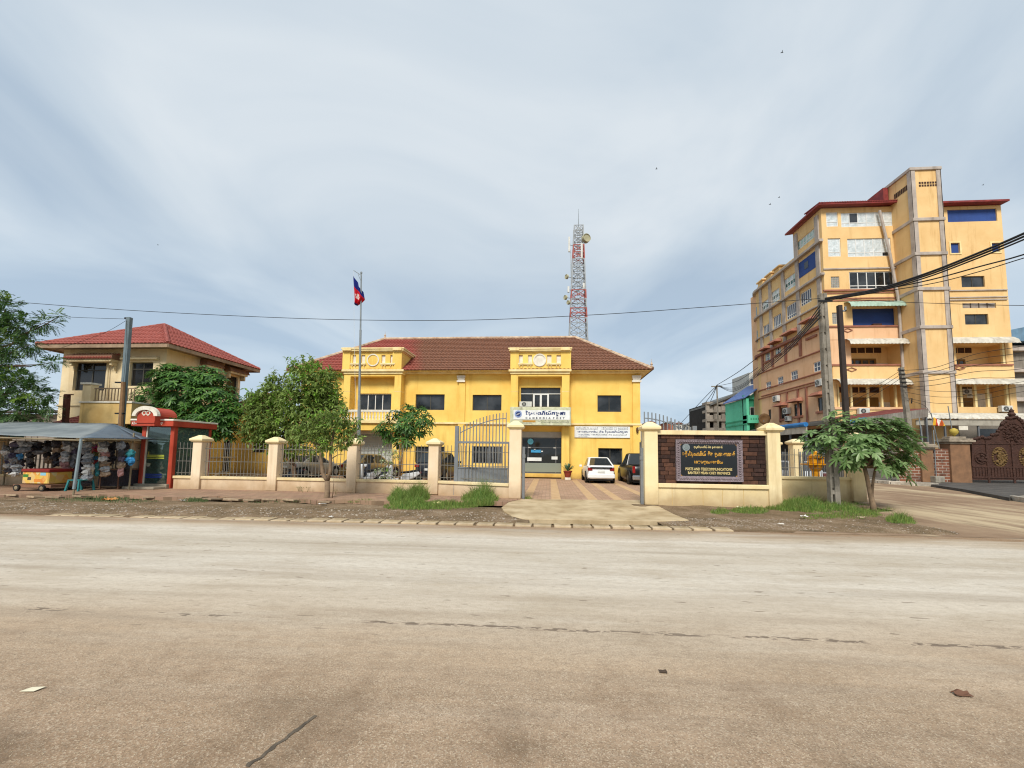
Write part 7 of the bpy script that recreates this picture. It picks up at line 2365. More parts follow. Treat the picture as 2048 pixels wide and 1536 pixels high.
# --- potted agave by the entrance
p = gpos(1135, YB - .8)
p = Vector((at(1135.5, 950, YB - .7).x, YB - .7, ZC))
pp = T('potted_agave', 'spiky agave in a red clay pot on a plinth by the entrance', 'potted plant', p)
MB().box(p.x - .18, p.x + .18, p.y - .18, p.y + .18, ZC, ZC + .16).build('plinth', MYW, pp, bevel=.02)
MB().lathe((p.x, p.y, ZC + .16), [(.16, 0), (.25, .34), (.28, .36), (.28, .42), (.24, .42), (.2, .36)], 14).build('pot', M('clay_red', '#8a3a2a', '#6f2c20', rough=.6, scale=4), pp)
m = MB()
for i in range(34):
    a = rnd.uniform(0, 6.28)
    el = rnd.uniform(.3, 1.4)
    d = Vector((math.cos(a) * math.cos(el), math.sin(a) * math.cos(el), math.sin(el)))
    leaf2(m, Vector((p.x, p.y, ZC + .55)) + d * .05, d, Vector((0, 0, 1)) if el < 1.2 else Vector((0, -1, .2)), rnd.uniform(.4, .65), .075, .12)
m.build('blades', LEAF('leaf_agave', ['#3a5238', '#4d6848', '#62805a', '#46604a'], .1), pp)
# --- grass
def grass_obj(name, label, spots, seed, mat, hmul=1.0):
    r = random.Random(seed)
    m = MB()
    for px, py, rx, ry, n, h0, h1 in spots:
        for i in range(n):
            a, q = r.uniform(0, 6.28), math.sqrt(r.random())
            P_ = gnd(px + rx * q * math.cos(a), py + ry * q * math.sin(a), .03)
            lx, ly = rinv(P_)
            P_.z = max(vz(lx, ly), -.02)
            if P_.x > 3: P_.z = edR(lx, ly, vz(lx, ly))
            hh = (h0 + (h1 - h0) * (1 - q)) * r.uniform(.5, 1.8) * (1 + .7 * noise.noise(P_ * 2.5))
            hh *= hmul
            if noise.noise(P_ * 4 + Vector((9, 0, 0))) < -.42: continue
            d = Vector((r.uniform(-1, 1), r.uniform(-1, .6), 0)) * hh * .5
            s = Vector((r.uniform(-1, 1), r.uniform(-.4, .4), 0)).normalized() * r.uniform(.004, .008)
            b1_ = P_ + d * .25 + Vector((0, 0, hh * .6))
            b2_ = P_ + d * r.uniform(.7, 1.4) + Vector((0, 0, hh * r.uniform(.75, 1.05)))
            m.add([P_ - s, P_ + s, b1_ + s * .8, b1_ - s * .8, b2_], [(0, 1, 2, 3), (3, 2, 4)])
    return tag(m.build(name, mat), label, 'grass', kind='stuff')
LGR = LEAF('grass_blade', ['#46682a', '#5a8034', '#6f9640', '#9aac5c', '#507430', '#86884a'], .35, .6)
grass_obj('grass', 'tall green grass tufts against the low wall by the driveway', [(815, 1003, 42, 10, 2600, .12, .42), (838, 1000, 22, 6, 1200, .25, .5), (800, 1000, 18, 5, 700, .2, .4), (960, 1003, 38, 10, 2400, .12, .42), (968, 999, 22, 6, 1200, .25, .5), (890, 1012, 70, 7, 2000, .05, .16), (820, 1014, 55, 7, 1500, .05, .14), (725, 1004, 30, 2, 200, .04, .1), (1058, 999, 10, 1.5, 160, .05, .14)], 3, LGR, 1.0)
grass_obj('grass', 'green grass bank in front of the corner railing', [(1620, 1014, 95, 14, 5200, .10, .26), (1590, 1018, 60, 9, 1800, .1, .24), (1690, 1012, 55, 12, 2400, .1, .28), (1650, 1004, 70, 6, 1800, .18, .36), (1740, 1024, 50, 8, 1000, .05, .14), (1805, 1040, 34, 9, 1100, .06, .22), (1500, 1024, 40, 6, 900, .04, .14), (1440, 1027, 20, 4, 350, .04, .13), (1700, 1032, 60, 7, 900, .03, .1), (1640, 1035, 40, 4, 400, .03, .08), (1775, 1018, 30, 5, 450, .06, .16)], 5, LGR)
grass_obj('grass', 'sparse weeds along the broken pavement edge', [(200, 999, 60, 5, 600, .03, .09), (250, 1003, 70, 4, 500, .03, .08), (390, 1002, 28, 4, 500, .04, .1), (130, 1002, 60, 4, 250, .03, .07), (560, 1004, 80, 4, 200, .03, .06)], 9, LEAF('weed_blade', ['#4a5a34', '#5f6f44', '#6d7a50', '#4f6038'], .3, .6))
# weed stalks by the forked tree and pavement
m = MB()
for px, py in ((605, 985), (615, 984), (672, 990), (598, 983)):
    q = gnd(px, py, ZP)
    for k in range(6):
        d = Vector((rnd.uniform(-.6, .6), rnd.uniform(-.4, .4), 1))
        m.tube([q, q + d * .12, q + d * .2 + Vector((rnd.uniform(-.05, .05), 0, 0))], [.004, .003, .002], 3, False)
        leaf(m, q + d * .15, d + uvec(), Vector((0, -.3, 1)), .08, .03)
tag(m.build('weeds', LEAF('weed_dry', ['#7d6a4a', '#8f7d58', '#6a6a40', '#9a8a64'], .2)), 'dry weed sprigs in the pavement joints', 'weeds', kind='stuff')
# gravel on the verge, loose stones on the road
def stones(name, label, n, fn, mat, s0, s1, seed):
    r = random.Random(seed)
    m = MB()
    for i in range(n):
        p = fn(r)
        if p is None: continue
        s = s0 + (s1 - s0) * r.random() ** 3
        a = r.uniform(0, 6.28)
        x, y = Vector((math.cos(a), math.sin(a), 0)), Vector((-math.sin(a), math.cos(a), 0))
        z = Vector((0, 0, 1))
        k = [r.uniform(.5, 1) for _ in range(6)]
        m.add([p + x * s * k[0], p + y * s * k[1], p - x * s * k[2], p - y * s * k[3], p + z * s * .55 * k[4] + x * s * .25, p + z * s * .5 * k[5] - x * s * .25], [(0, 1, 4), (1, 5, 4), (1, 2, 5), (2, 3, 5), (3, 4, 5), (3, 0, 4)])
    return tag(m.build(name, mat), label, 'gravel', kind='stuff')
MSTN = LEAF('stone_mix', ['#7d7062', '#96887a', '#65594c', '#8d7d69', '#a89c8c'], 0.0, .9)
def vpt(a, b_, c, d):
    def f(r):
        lx, ly = r.uniform(a, b_), c + (d - c) * r.random()
        P_ = rl(lx, ly)
        P_.z = vz(lx, ly) if lx < apR - .6 else edR(lx, ly, vz(lx, ly))
        return P_
    return f
stones('gravel', 'loose gravel and rubble on the earth verge', 3600, vpt(-20, apL + .6, .6, 2.2), MSTN, .006, .055, 21)
stones('gravel', 'grey gravel patch beside the driveway apron', 2600, vpt(apR - .4, apR + 3.0, .6, 2.0), MSTN, .006, .03, 22)
stones('gravel', 'scattered stones on the corner earth', 900, vpt(apR + 2.5, apR + 8, .5, 2.2), MSTN, .006, .04, 23)
MRST = LEAF('road_stone', ['#8a7a66', '#a8977e', '#6a5a4a', '#c2b398', '#b5a488'], 0.0, .95)
def rpt(r):
    px, py = r.uniform(-20, 2070), 1250 + 300 * r.random() ** .7
    p = gnd(px, py, 0.001)
    return p
stones('gravel', 'fine loose chippings over the near side of the road', 9000, rpt, MRST, .002, .0065, 24)
# ================================================================== flagpole and flag
YFP = 17.2
fp0 = at(719, 961, YFP)
MSTL = M('galvanised', '#8d9496', '#747b7d', rough=.5, scale=3, bump=0, metal=.3)
fl0 = Vector((fp0.x, YFP, ZC))
fpl = T('flagpole', 'tall grey steel flagpole with a short top arm behind the fence', 'flagpole', fl0)
top = at(722.5, 547, YFP)
k1, k2 = at(718.5, 800, YFP), at(721, 660, YFP)
MB().tube([fl0, at(718, 880, YFP), k1], [.075, .072, .068], 10).build('pole', MSTL, fpl)
MB().tube([k1, k2], [.052, .048], 10).build('pole', MSTL, fpl)
MB().tube([k2, top], [.038, .032], 8).build('pole', MSTL, fpl)
arm = at(707.5, 541, YFP)
MB().tube([top + Vector((0, 0, -.08)), arm], .018, 6).build('top_arm', MSTL, fpl)
MB().tube([at(722, 563, YFP), at(716, 548, YFP)], .012, 5).build('arm_brace', MSTL, fpl)
MB().lathe(top, [(.045, 0), (.05, .05), (.02, .09)], 8).build('finial', MSTL, fpl)
MB().lathe((fl0.x, YFP, ZC), [(.22, 0), (.22, .1), (.1, .14)], 8).build('foot', MSTL, fpl)
MB().tube([arm, at(708.5, 680, YFP), at(711, 800, YFP), at(716, 900, YFP)], .006, 4).build('halyard', MFW, fpl)
# flag: tall limp cloth, blue-red-blue with white temple mark simplified
def flag_mat():
    b = NB('flag_cloth')
    uv = b.n('ShaderNodeUVMap')
    sx = b.n('ShaderNodeSeparateXYZ')
    b.t.links.new(uv.outputs[0], sx.inputs[0])
    v = sx.outputs[1]
    u = sx.outputs[0]
    red = b.math('MULTIPLY', b.mapr(v, .095, .105), b.mapr(v, .715, .725, 1, 0))
    col = b.mix(red, lin('#1d2a7d'), lin('#d01f2e'))
    # white three-towered emblem
    tw1 = b.math('MULTIPLY', b.mapr(b.math('ABSOLUTE', b.math('SUBTRACT', u, .42)), .10, .11, 1, 0), b.math('MULTIPLY', b.mapr(v, .38, .385), b.mapr(v, .46, .465, 1, 0)))
    tw2 = b.math('MULTIPLY', b.mapr(b.math('ABSOLUTE', b.math('SUBTRACT', u, .42)), .05, .055, 1, 0), b.math('MULTIPLY', b.mapr(v, .46, .465), b.mapr(v, .60, .605, 1, 0)))
    tw3 = b.math('MULTIPLY', b.mapr(b.math('ABSOLUTE', b.math('SUBTRACT', b.math('ABSOLUTE', b.math('SUBTRACT', u, .42)), .13)), .03, .035, 1, 0), b.math('MULTIPLY', b.mapr(v, .46, .465), b.mapr(v, .53, .535, 1, 0)))
    w_ = b.math('MAXIMUM', tw1, b.math('MAXIMUM', tw2, tw3))
    col = b.mix(w_, col, lin('#e8e4de'))
    b.fin(col, .7, None, 0, .2)
    tr = b.n('ShaderNodeBsdfTranslucent'); b.t.links.new(col, tr.inputs[0])
    mx = b.n('ShaderNodeMixShader'); mx.inputs[0].default_value = .3
    b.t.links.new(b.b.outputs[0], mx.inputs[1]); b.t.links.new(tr.outputs[0], mx.inputs[2])
    b.t.links.new(mx.outputs[0], b.t.nodes['Material Output'].inputs[0])
    return b.m
def cloth(name, hoist, fly, nu, nv, wav, mat, depth):
    """hoist/fly: polylines (lists of points bottom->top) between which the cloth hangs"""
    me = bpy.data.meshes.new(name)
    def pl(P, t):
        t *= len(P) - 1
        i = min(int(t), len(P) - 2)
        return P[i].lerp(P[i + 1], t - i)
    vs, uv = [], []
    for j in range(nv + 1):
        for i in range(nu + 1):
            u, v = i / nu, j / nv
            p = pl(hoist, v).lerp(pl(fly, v), u)
            p = p + Vector((.3 * wav * math.sin(9 * u + 4 * v), depth * math.sin(13 * u * (1 - .3 * v) + 5 * v) * (.15 + u), 0))
            vs.append(p); uv.append((u, v))
    fs = [(j * (nu + 1) + i, j * (nu + 1) + i + 1, (j + 1) * (nu + 1) + i + 1, (j + 1) * (nu + 1) + i) for j in range(nv) for i in range(nu)]
    me.from_pydata([tuple(p) for p in vs], [], fs)
    l = me.uv_layers.new(name='UVMap')
    for poly in me.polygons:
        for li in poly.loop_indices: l.data[li].uv = uv[me.loops[li].vertex_index]
        poly.use_smooth = True
    me.materials.append(mat)
    o = link(bpy.data.objects.new(name, me))
    md = o.modifiers.new('solid', 'SOLIDIFY'); md.thickness = .006
    return o
YF_ = YFP - .02
hoist = [at(708.5, 608, YF_), at(708, 595, YF_), at(707.5, 575, YF_), at(707.5, 552, YF_)]
fly = [at(713, 611, YF_), at(722, 605, YF_), at(728, 598, YF_), at(724, 582, YF_)]
tag(cloth('national_flag', hoist, fly, 24, 24, .06, flag_mat(), .12), 'limp blue and red flag with a white temple mark on the flagpole', 'flag')
# striped religious flag on the brick wall
def stripe_mat():
    b = NB('striped_flag')
    uv = b.n('ShaderNodeUVMap'); sx = b.n('ShaderNodeSeparateXYZ'); b.t.links.new(uv.outputs[0], sx.inputs[0])
    q = b.n('ShaderNodeValToRGB'); q.color_ramp.interpolation = 'CONSTANT'
    st = [(0, '#d8a52a'), (.2, '#b8402c'), (.38, '#e2dcd2'), (.58, '#c25a2c'), (.76, '#d8b03a'), (.88, '#2a3f82')]
    el = q.color_ramp.elements
    while len(el) < len(st): el.new(.5)
    for x, (p, c) in zip(el, st): x.position = p; x.color = lin(c)
    b.t.links.new(sx.outputs[0], q.inputs[0])
    return b.fin(q.outputs[0], .7)
YW2 = 29.0
hoist = [at(1866, 851, YW2 - .2), at(1867, 834, YW2 - .2)]
fly = [at(1891, 853, YW2 - .3), at(1890, 845, YW2 - .3)]
tag(cloth('striped_flag', hoist, fly, 16, 8, .03, stripe_mat(), .1), 'yellow, red and white striped flag over the brick wall', 'flag')
# ================================================================== lattice mast
YM = 45.0
mc = at(1156, 680, YM)
mb0 = Vector((mc.x, YM, 0))
z_top = at(1152, 455, YM).z
z_ref = mc.z
MRD, MWH = M('mast_red', '#a5564c', '#8f473f', rough=.6, bump=0), M('mast_white', '#a0a5a8', '#84898c', rough=.6, bump=0)
mast = T('telecom_mast', 'red and white lattice telecom mast rising behind the roof', 'mast', mb0)
def hw(z): return .50 + (z_top - z) / (z_top - z_ref) * .50
def mx(z): return mc.x + (at(1152, 455, YM).x - mc.x + .28) * (z - z_ref) / (z_top - z_ref)
z, lev = 0.0, []
while z < z_top - .3:
    lev.append(z)
    z += max(.85, hw(z) * 1.25)
lev.append(z_top)
for i in range(len(lev) - 1):
    za, zb2 = lev[i], lev[i + 1]
    pyr = 455 + (z_top - (za + zb2) / 2) / (z_top - z_ref) * 225
    red = (502 < pyr < 526) or (580 < pyr < 606) or (625 < pyr < 648)
    mt = MRD if red else MWH
    m = MB()
    ca = [Vector((mx(za) + s * hw(za), YM + q * hw(za), za)) for s, q in ((-1, -1), (1, -1), (1, 1), (-1, 1))]
    cb2 = [Vector((mx(zb2) + s * hw(zb2), YM + q * hw(zb2), zb2)) for s, q in ((-1, -1), (1, -1), (1, 1), (-1, 1))]
    for k in range(4):
        l = (k + 1) % 4
        m.bar(ca[k], cb2[k], .13)
        m.bar(ca[k], cb2[l], .06); m.bar(ca[l], cb2[k], .06)
        m.bar(cb2[k], cb2[l], .065); m.bar((ca[k] + cb2[k]) / 2, (ca[l] + cb2[l]) / 2, .04)
    m.build('lattice_section', mt, mast)
m = MB()
for dx in (-.12, .12): m.bar((mc.x + dx, YM, 0), (mx(z_top) + dx, YM, z_top), .03)
z = 1.0
while z < z_top:
    m.bar((mx(z) - .12, YM, z), (mx(z) + .12, YM, z), .02); z += .4
m.build('ladder', MSTL, mast)
MB().tube([(mx(z_top), YM, z_top), (mx(z_top), YM, at(1152, 418, YM).z)], [.05, .015], 6).build('lightning_rod', MSTL, mast)
MDI = M('dish_cream', '#b9b595', '#9a967a', rough=.6, bump=0)
def dish(px, py, r, yaw, d=.25):
    c = at(px, py, YM - .6)
    o = MB().lathe((0, 0, 0), [(r * .9, d), (r, d * .9), (r, -d), (r * .93, -d), (r * .9, -d * .7), (.02, -d * .55)], 18, 'y').build('dish_antenna', MDI, None)
    o.parent = mast
    o.location = c - ORG[mast.name]
    o.rotation_euler = (0, 0, R(yaw))
    zz = c.z
    MB().bar(c, (mx(zz), YM, zz), .05).build('dish_arm', MSTL, mast)
dish(1172, 477, .48, 25); dish(1133.5, 553.5, .26, -60, .12); dish(1131, 595, .26, -60, .12); dish(1137, 605, .24, -60, .12)
for (px, a, b_) in ((1138.5, 474, 504), (1163.5, 487, 518), (1167.5, 566, 580), (1137, 573, 585)):
    p, q = at(px, a, YM - .7), at(px, b_, YM - .7)
    MB().box(p.x - .11, p.x + .11, YM - .8, YM - .62, q.z, p.z).build('panel_antenna', MACW, mast, bevel=.02)
    MB().bar((p.x, YM - .65, (p.z + q.z) / 2), (mx(p.z), YM, (p.z + q.z) / 2), .04).build('antenna_bracket', MSTL, mast)
m = MB()
for a in range(3): m.bar(at(1140 + a, 500, YM - .6), at(1142 + a, 565, YM - .6), .03)
m.build('cable_run', MSTL, mast)
# ================================================================== utility poles
MCP = M('pole_concrete', '#938c80', '#6f695e', rough=.95, scale=3, bump=.6, bscale=20, bdist=.02, streak=.5)
YP1 = 14.1
pb_, pt_ = at(1669, 1003, YP1), at(1644, 588, YP1)
pb_.z = .05
cp = T('concrete_pole', 'weathered concrete utility pole with ladder slots by the corner railing', 'utility pole', pb_)
def taper(m, x0a, x1a, x0b, x1b, y0, y1, za, zb2, cb=0, ct=0):
    m.hexa([(x0a, y0, za), (x1a, y0, za), (x1a, y1, za), (x0a, y1, za), (x0b, y0, zb2), (x1b, y0, zb2), (x1b, y1, zb2), (x0b, y1, zb2)])
m = MB()
xb_, xt_ = pb_.x, pt_.x
taper(m, xb_ - .02, xb_ + .15, xt_ + .0, xt_ + .10, YP1 - .1, YP1 + .1, 0, pt_.z)
taper(m, xb_ - .16, xb_ - .10, xt_ - .10, xt_ - .06, YP1 - .1, YP1 + .1, 0, pt_.z)
taper(m, xb_ - .15, xb_ + .02, xt_ - .09, xt_ + .03, YP1 - .03, YP1 + .05, 0.7, pt_.z - .02)
n = 13
for i in range(n + 1):
    t = i / n
    z = pt_.z * t
    x_ = xb_ + (xt_ - xb_) * t
    hh = .07 if t < .55 else .24
    m.box(x_ - .12, x_ + .03, YP1 - .07, YP1 + .07, max(0, z - hh), min(pt_.z - .01, z + hh))
m.build('shaft', MCP, cp, bevel=.012)
MB().box(xt_ - .2, xt_ + .25, YP1 - .13, YP1 - .1, pt_.z - .32, pt_.z - .25).build('cable_clamp', MBLKP, cp)
YP2 = 16.7
p0, p1 = at(1702, 985, YP2), at(1678.5, 611, YP2)
sp2 = T('steel_pole', 'dark brown square steel pole behind the broad-leaved tree', 'utility pole', (p0.x, YP2, .05))
m = MB()
taper(m, p0.x - .1, p0.x + .1, p1.x - .075, p1.x + .075, YP2 - .08, YP2 + .08, .0, p1.z)
m.build('shaft', M('steel_dark', '#3a302c', '#2c2522', rough=.7, scale=2), sp2, bevel=.01)
MB().box(p1.x + .1, p1.x + .25, YP2 - .03, YP2 + .03, p1.z - .25, p1.z - .2).box(p1.x + .2, p1.x + .25, YP2 - .03, YP2 + .03, p1.z - .25, p1.z - .05).build('insulator_hook', MSTL, sp2)
YP3 = 30.5
p0, p1 = at(1831, 960, YP3), at(1802, 735, YP3)
sp3 = T('slim_concrete_pole', 'slim leaning concrete pole with whitewashed foot before the brick wall', 'utility pole', (p0.x, YP3, .14))
pm = p0.lerp(p1, .26)
m = MB()
taper(m, pm.x - .16, pm.x + .16, p1.x - .11, p1.x + .11, YP3 - .12, YP3 + .12, pm.z, p1.z)
m.build('shaft', MCP, sp3)
m = MB()
taper(m, p0.x - .2, p0.x + .2, pm.x - .165, pm.x + .165, YP3 - .15, YP3 + .15, .1, pm.z)
m.build('painted_foot', M('whitewash', '#cfc8b4', '#a9a18c', rough=.9, scale=2, streak=.4), sp3)
m = MB()
for k in range(5):
    q = at(1799 + k * 1.5, 741 + k * 8, YP3)
    m.box(q.x - .25, q.x + .2, YP3 - .2, YP3 - .12, q.z - .03, q.z + .03)
m.bar(at(1812, 800, YP3), at(1824, 797, YP3), .05).bar(at(1824, 797, YP3), at(1823, 807, YP3), .05)
m.build('insulator_rack', MBLKP, sp3)
YP4 = 62
p0, p1 = at(1438, 870, YP4), at(1433.5, 770, YP4)
sp4 = T('distant_pole', 'thin distant power pole against the sky left of the teal house', 'utility pole', (p0.x, YP4, 0))
MB().tube([(p0.x, YP4, 0), p1], [.16, .1], 8).build('shaft', MCP, sp4)
MB().box(p1.x - .8, p1.x + .8, YP4 - .05, YP4 + .05, p1.z - .3, p1.z - .15).build('cross_arm', MCP, sp4)
YP5 = 17.1
p0, p1 = at(240, 900, YP5), at(259, 635, YP5)
sp5 = T('blue_steel_pole', 'blue-grey steel pole rising beside the cream house balcony', 'utility pole', (p0.x, YP5, ZP))
m = MB()
taper(m, p0.x - .1, p0.x + .1, p1.x - .1, p1.x + .1, YP5 - .08, YP5 + .08, ZP, p1.z)
m.build('shaft', M('steel_blue_grey', '#6f7d82', '#5a676c', rough=.5, scale=2, bump=0), sp5, bevel=.01)
MB().box(p1.x - .22, p1.x - .1, YP5 - .04, YP5 + .04, p1.z - .08, p1.z).build('insulator_hook', MBLKP, sp5)
p0, p1 = at(241, 900, YP5 - .3), at(247, 764, YP5 - .3)
sp6 = T('timber_pole', 'short brown timber pole with cross arms beside the blue-grey steel pole', 'utility pole', (p0.x, YP5 - .3, ZP))
MB().tube([(p0.x, YP5 - .3, ZP), p1], [.11, .08], 8).build('shaft', M('timber', '#8a6a4a', '#6d5238', rough=.9, scale=3), sp6)
for py in (765, 827):
    q = at(244, py, YP5 - .3)
    MB().box(q.x - .3, q.x + .12, YP5 - .36, YP5 - .27, q.z - .03, q.z + .03).build('cross_arm', MBLKP, sp6)
p0, p1 = at(131, 880, 17.0), at(134.5, 790, 17.0)
sp7 = T('rusty_post', 'stubby rust-brown steel post above the stall roof', 'post', (p0.x, 17.0, ZP))
MB().hexa([(p0.x - .09, 16.92, ZP), (p0.x + .09, 16.92, ZP), (p0.x + .09, 17.08, ZP), (p0.x - .09, 17.08, ZP), (p1.x - .09, 16.92, p1.z), (p1.x + .09, 16.92, p1.z), (p1.x + .09, 17.08, p1.z), (p1.x - .09, 17.08, p1.z)]).build('shaft', M('rust_brown', '#5a3328', '#46281f', rough=.8, scale=4), sp7)
MB().box(p1.x - .1, p1.x + .28, 16.95, 17.05, p1.z, p1.z + .04).build('top_bracket', MATS['rust_brown'], sp7)
# ================================================================== wires
MWI = M('cable_black', '#2b2b2c', '#222223', rough=.7, bump=0)
def smooth_pts(P, k=6):
    out_ = []
    for i in range(len(P) - 1):
        a, b_ = P[max(i - 1, 0)], P[i]
        c, d = P[i + 1], P[min(i + 2, len(P) - 1)]
        for j in range(k):
            t = j / k
            out_.append(.5 * ((2 * b_) + (c - a) * t + (2 * a - 5 * b_ + 4 * c - d) * t * t + (3 * b_ - a - 3 * c + d) * t ** 3))
    out_.append(P[-1])
    return out_
def wire(px, Ya, Yb, r, label, group='overhead cables'):
    n = len(px)
    P = [at(a, b_, Ya + (Yb - Ya) * i / (n - 1)) for i, (a, b_) in enumerate(px)]
    o = MB().tube(smooth_pts(P), r, 5).build('overhead_cable', MWI)
    tag(o, label, 'cable', group)
wire([(-260, 580), (20, 603), (250, 620), (500, 633), (720, 640), (950, 640), (1200, 629), (1400, 615), (1508, 607), (1640, 597)], 14.5, 13.5, .011, 'long single cable sagging across the whole sky to the concrete pole')
wire([(-260, 590), (0, 620), (120, 633), (252, 638)], 15, 17.1, .010, 'thin cable from the left edge to the blue-grey pole')
wire([(254, 640), (210, 665), (140, 690), (60, 712), (-100, 730)], 17.1, 18, .008, 'cable slanting from the blue-grey pole down behind the feathery tree')
wire([(253, 641), (252, 700), (247, 764)], 17.0, 16.9, .007, 'drop wire between the blue-grey and timber poles')
for k, (dy, r) in enumerate(((0, .03), (4, .026), (8, .02))):
    wire([(1650, 597 + dy * .3), (1750, 579 + dy * .6), (1850, 548 + dy), (1950, 509 + dy * 1.2), (2048, 467 + dy * 1.5), (2260, 370 + dy * 2)], 13.4, 8.5, r, ['thickest top cable climbing right from the concrete pole', 'middle cable of the thick bundle climbing right', 'lowest cable of the thick bundle climbing right'][k])
wire([(1650, 599), (1760, 580), (1860, 560), (1960, 533), (2048, 509), (2260, 440)], 13.4, 8.5, .018, 'separate cable below the thick bundle reaching the right edge')
wire([(1650, 602), (1760, 584), (1870, 566), (1970, 540), (2048, 516), (2260, 452)], 13.4, 8.5, .012, 'thin cable just under the separate right-hand cable')
wire([(1650, 596), (1800, 604), (1950, 609), (2048, 611), (2260, 612)], 13.4, 12, .009, 'thin level cable crossing the stair tower')
for k, dx in enumerate((0, 5, 9, 14)):
    wire([(1640, 612 + dx * 1.6), (1610, 652 + dx), (1575, 690 + dx), (1540, 722 + dx * .8), (1512, 745 + dx * .6), (1490, 765 + dx * .5), (1462, 776 + dx * .5), (1435, 771)], 13.6, 60, .022 + .003 * k, ['uppermost cable swooping down the flank to the distant pole', 'second cable swooping down the flank to the distant pole', 'third cable swooping down the flank to the distant pole', 'lowest cable swooping down the flank to the distant pole'][k])
wire([(1514, 716), (1475, 745), (1434, 770)], 46, 60, .04, 'cable from the rounded corner of the block to the distant pole')
wire([(1516, 735), (1475, 762), (1434, 772)], 46, 60, .03, 'slack cable under the rounded corner of the block')
for k, (a, b_) in enumerate(((1340, 858), (1350, 866), (1375, 868))):
    wire([(1434, 771), (1405 + k * 6, 800 + k * 5), (a, b_ + 12)], 61, 90, .05, ['highest cable dropping left from the distant pole', 'middle cable dropping left from the distant pole', 'steepest cable dropping left from the distant pole'][k])
for k, (a, b_) in enumerate(((741, 684), (749, 697), (757, 712), (766, 729), (776, 745))):
    wire([(1803, a), (1870, a - 6), (1950, (a + b_) / 2 - 4), (2048, b_ + 8), (2260, b_ - 30)], 30.4, 24, .017, '%s of the five cables leaving the slim pole to the right' % ['first from the top', 'second from the top', 'third from the top', 'fourth from the top', 'lowest'][k])
for k, (a, b_) in enumerate(((741, 800), (749, 812), (757, 822))):
    wire([(1801, a), (1760, a + 26), (1720, (a + b_) / 2 + 14), (1690, b_)], 30.4, 33, .016, '%s cable slanting left from the slim pole' % ['upper', 'middle', 'lower'][k])
for k, yy in enumerate((775, 784, 795)):
    wire([(1808, yy), (1880, yy + 8 + 2 * k), (1960, yy + 5), (2048, yy - 12), (2260, yy - 40)], 30.4, 25, .013, '%s slack cable crossing the lower loggias' % ['upper', 'middle', 'lower'][k])
wire([(1814, 800), (1850, 812), (1866, 838)], 30.4, 29, .012, 'short guy wire from the slim pole to the striped flag')
# ================================================================== brick wall, brick piers and carved gate on the side street
def brick_mat():
    b = NB('old_brick')
    br = b.n('ShaderNodeTexBrick')
    mpn = b.n('ShaderNodeMapping'); mpn.inputs['Rotation'].default_value = (R(90), 0, 0)
    b.t.links.new(b.tc.outputs['Object'], mpn.inputs[0]); b.t.links.new(mpn.outputs[0], br.inputs['Vector'])
    br.inputs['Scale'].default_value = 1.0
    br.inputs['Brick Width'].default_value, br.inputs['Row Height'].default_value, br.inputs['Mortar Size'].default_value = .5, .19, .022
    for i, c in (('Color1', '#8a5a44'), ('Color2', '#6f4838'), ('Mortar', '#a5988a')): br.inputs[i].default_value = lin(c)
    col = b.mix(b.mapr(b.noise(1.2, 5, .7), .5, .7, 0, .75), br.outputs[0], lin('#3a302a'))
    n1 = b.bump(br.outputs['Fac'], -.7, .02)
    return b.fin(col, .95, b.bump(b.noise(30, 4), .4, .01, n1), 0, .15)
MBK = brick_mat()
zg = .14
x0, x1 = at(1797, 930, YW2).x, at(1912, 930, YW2).x
ztw = at(1850, 897, YW2).z
bwl = T('brick_wall', 'low weathered brick wall beside the carved gate', 'wall', (x0, YW2, zg))
B('brickwork', MBK, bwl, x0, x1, YW2, YW2 + .25, zg - .1, ztw)
def bpier(px0, px1, pyt, label, ball):
    a, b_ = at(px0, 930, YW2 - .15).x, at(px1, 930, YW2 - .15).x
    zt_ = at((px0 + px1) / 2, pyt, YW2 - .15).z
    t = T('brick_pier', label, 'gate pier', ((a + b_) / 2, YW2 - .15, zg), 'rendered piers of the brick wall')
    B('shaft', M('render_brown', '#8d6a4e', '#6f5440', rough=.95, scale=2, bump=.4, streak=.5), t, a, b_, YW2 - .15, YW2 + .6, zg - .1, zt_ - .5, bevel=.02)
    c = (a + b_) / 2
    w_ = (b_ - a) / 2
    m = MB()
    for k, (e, za, zb2) in enumerate(((.08, -.5, -.38), (.2, -.38, -.24), (.12, -.24, -.14), (-.1, -.14, 0))):
        m.box(c - w_ - e, c + w_ + e, YW2 - .15 - e, YW2 + .6 + e, zt_ + za, zt_ + zb2)
    m.build('cap', M('cap_stained', '#a39684', '#6f6556', rough=.9, scale=3, streak=.5), t, bevel=.02)
    if ball: MB().lathe((c, YW2 + .2, zt_), [(.06, 0), (.08, .1), (.2, .2), (.24, .36), (.18, .5), (.04, .58)], 12).build('ball_finial', M('ball_yellow', '#b8a24a', '#94823a', rough=.7, scale=4), t, smooth=True)
bpier(1844, 1868, 884, 'smaller brown pier in the middle of the brick wall', False)
bpier(1903, 1943, 873, 'broad brown gate pier with a yellow ball finial', True)
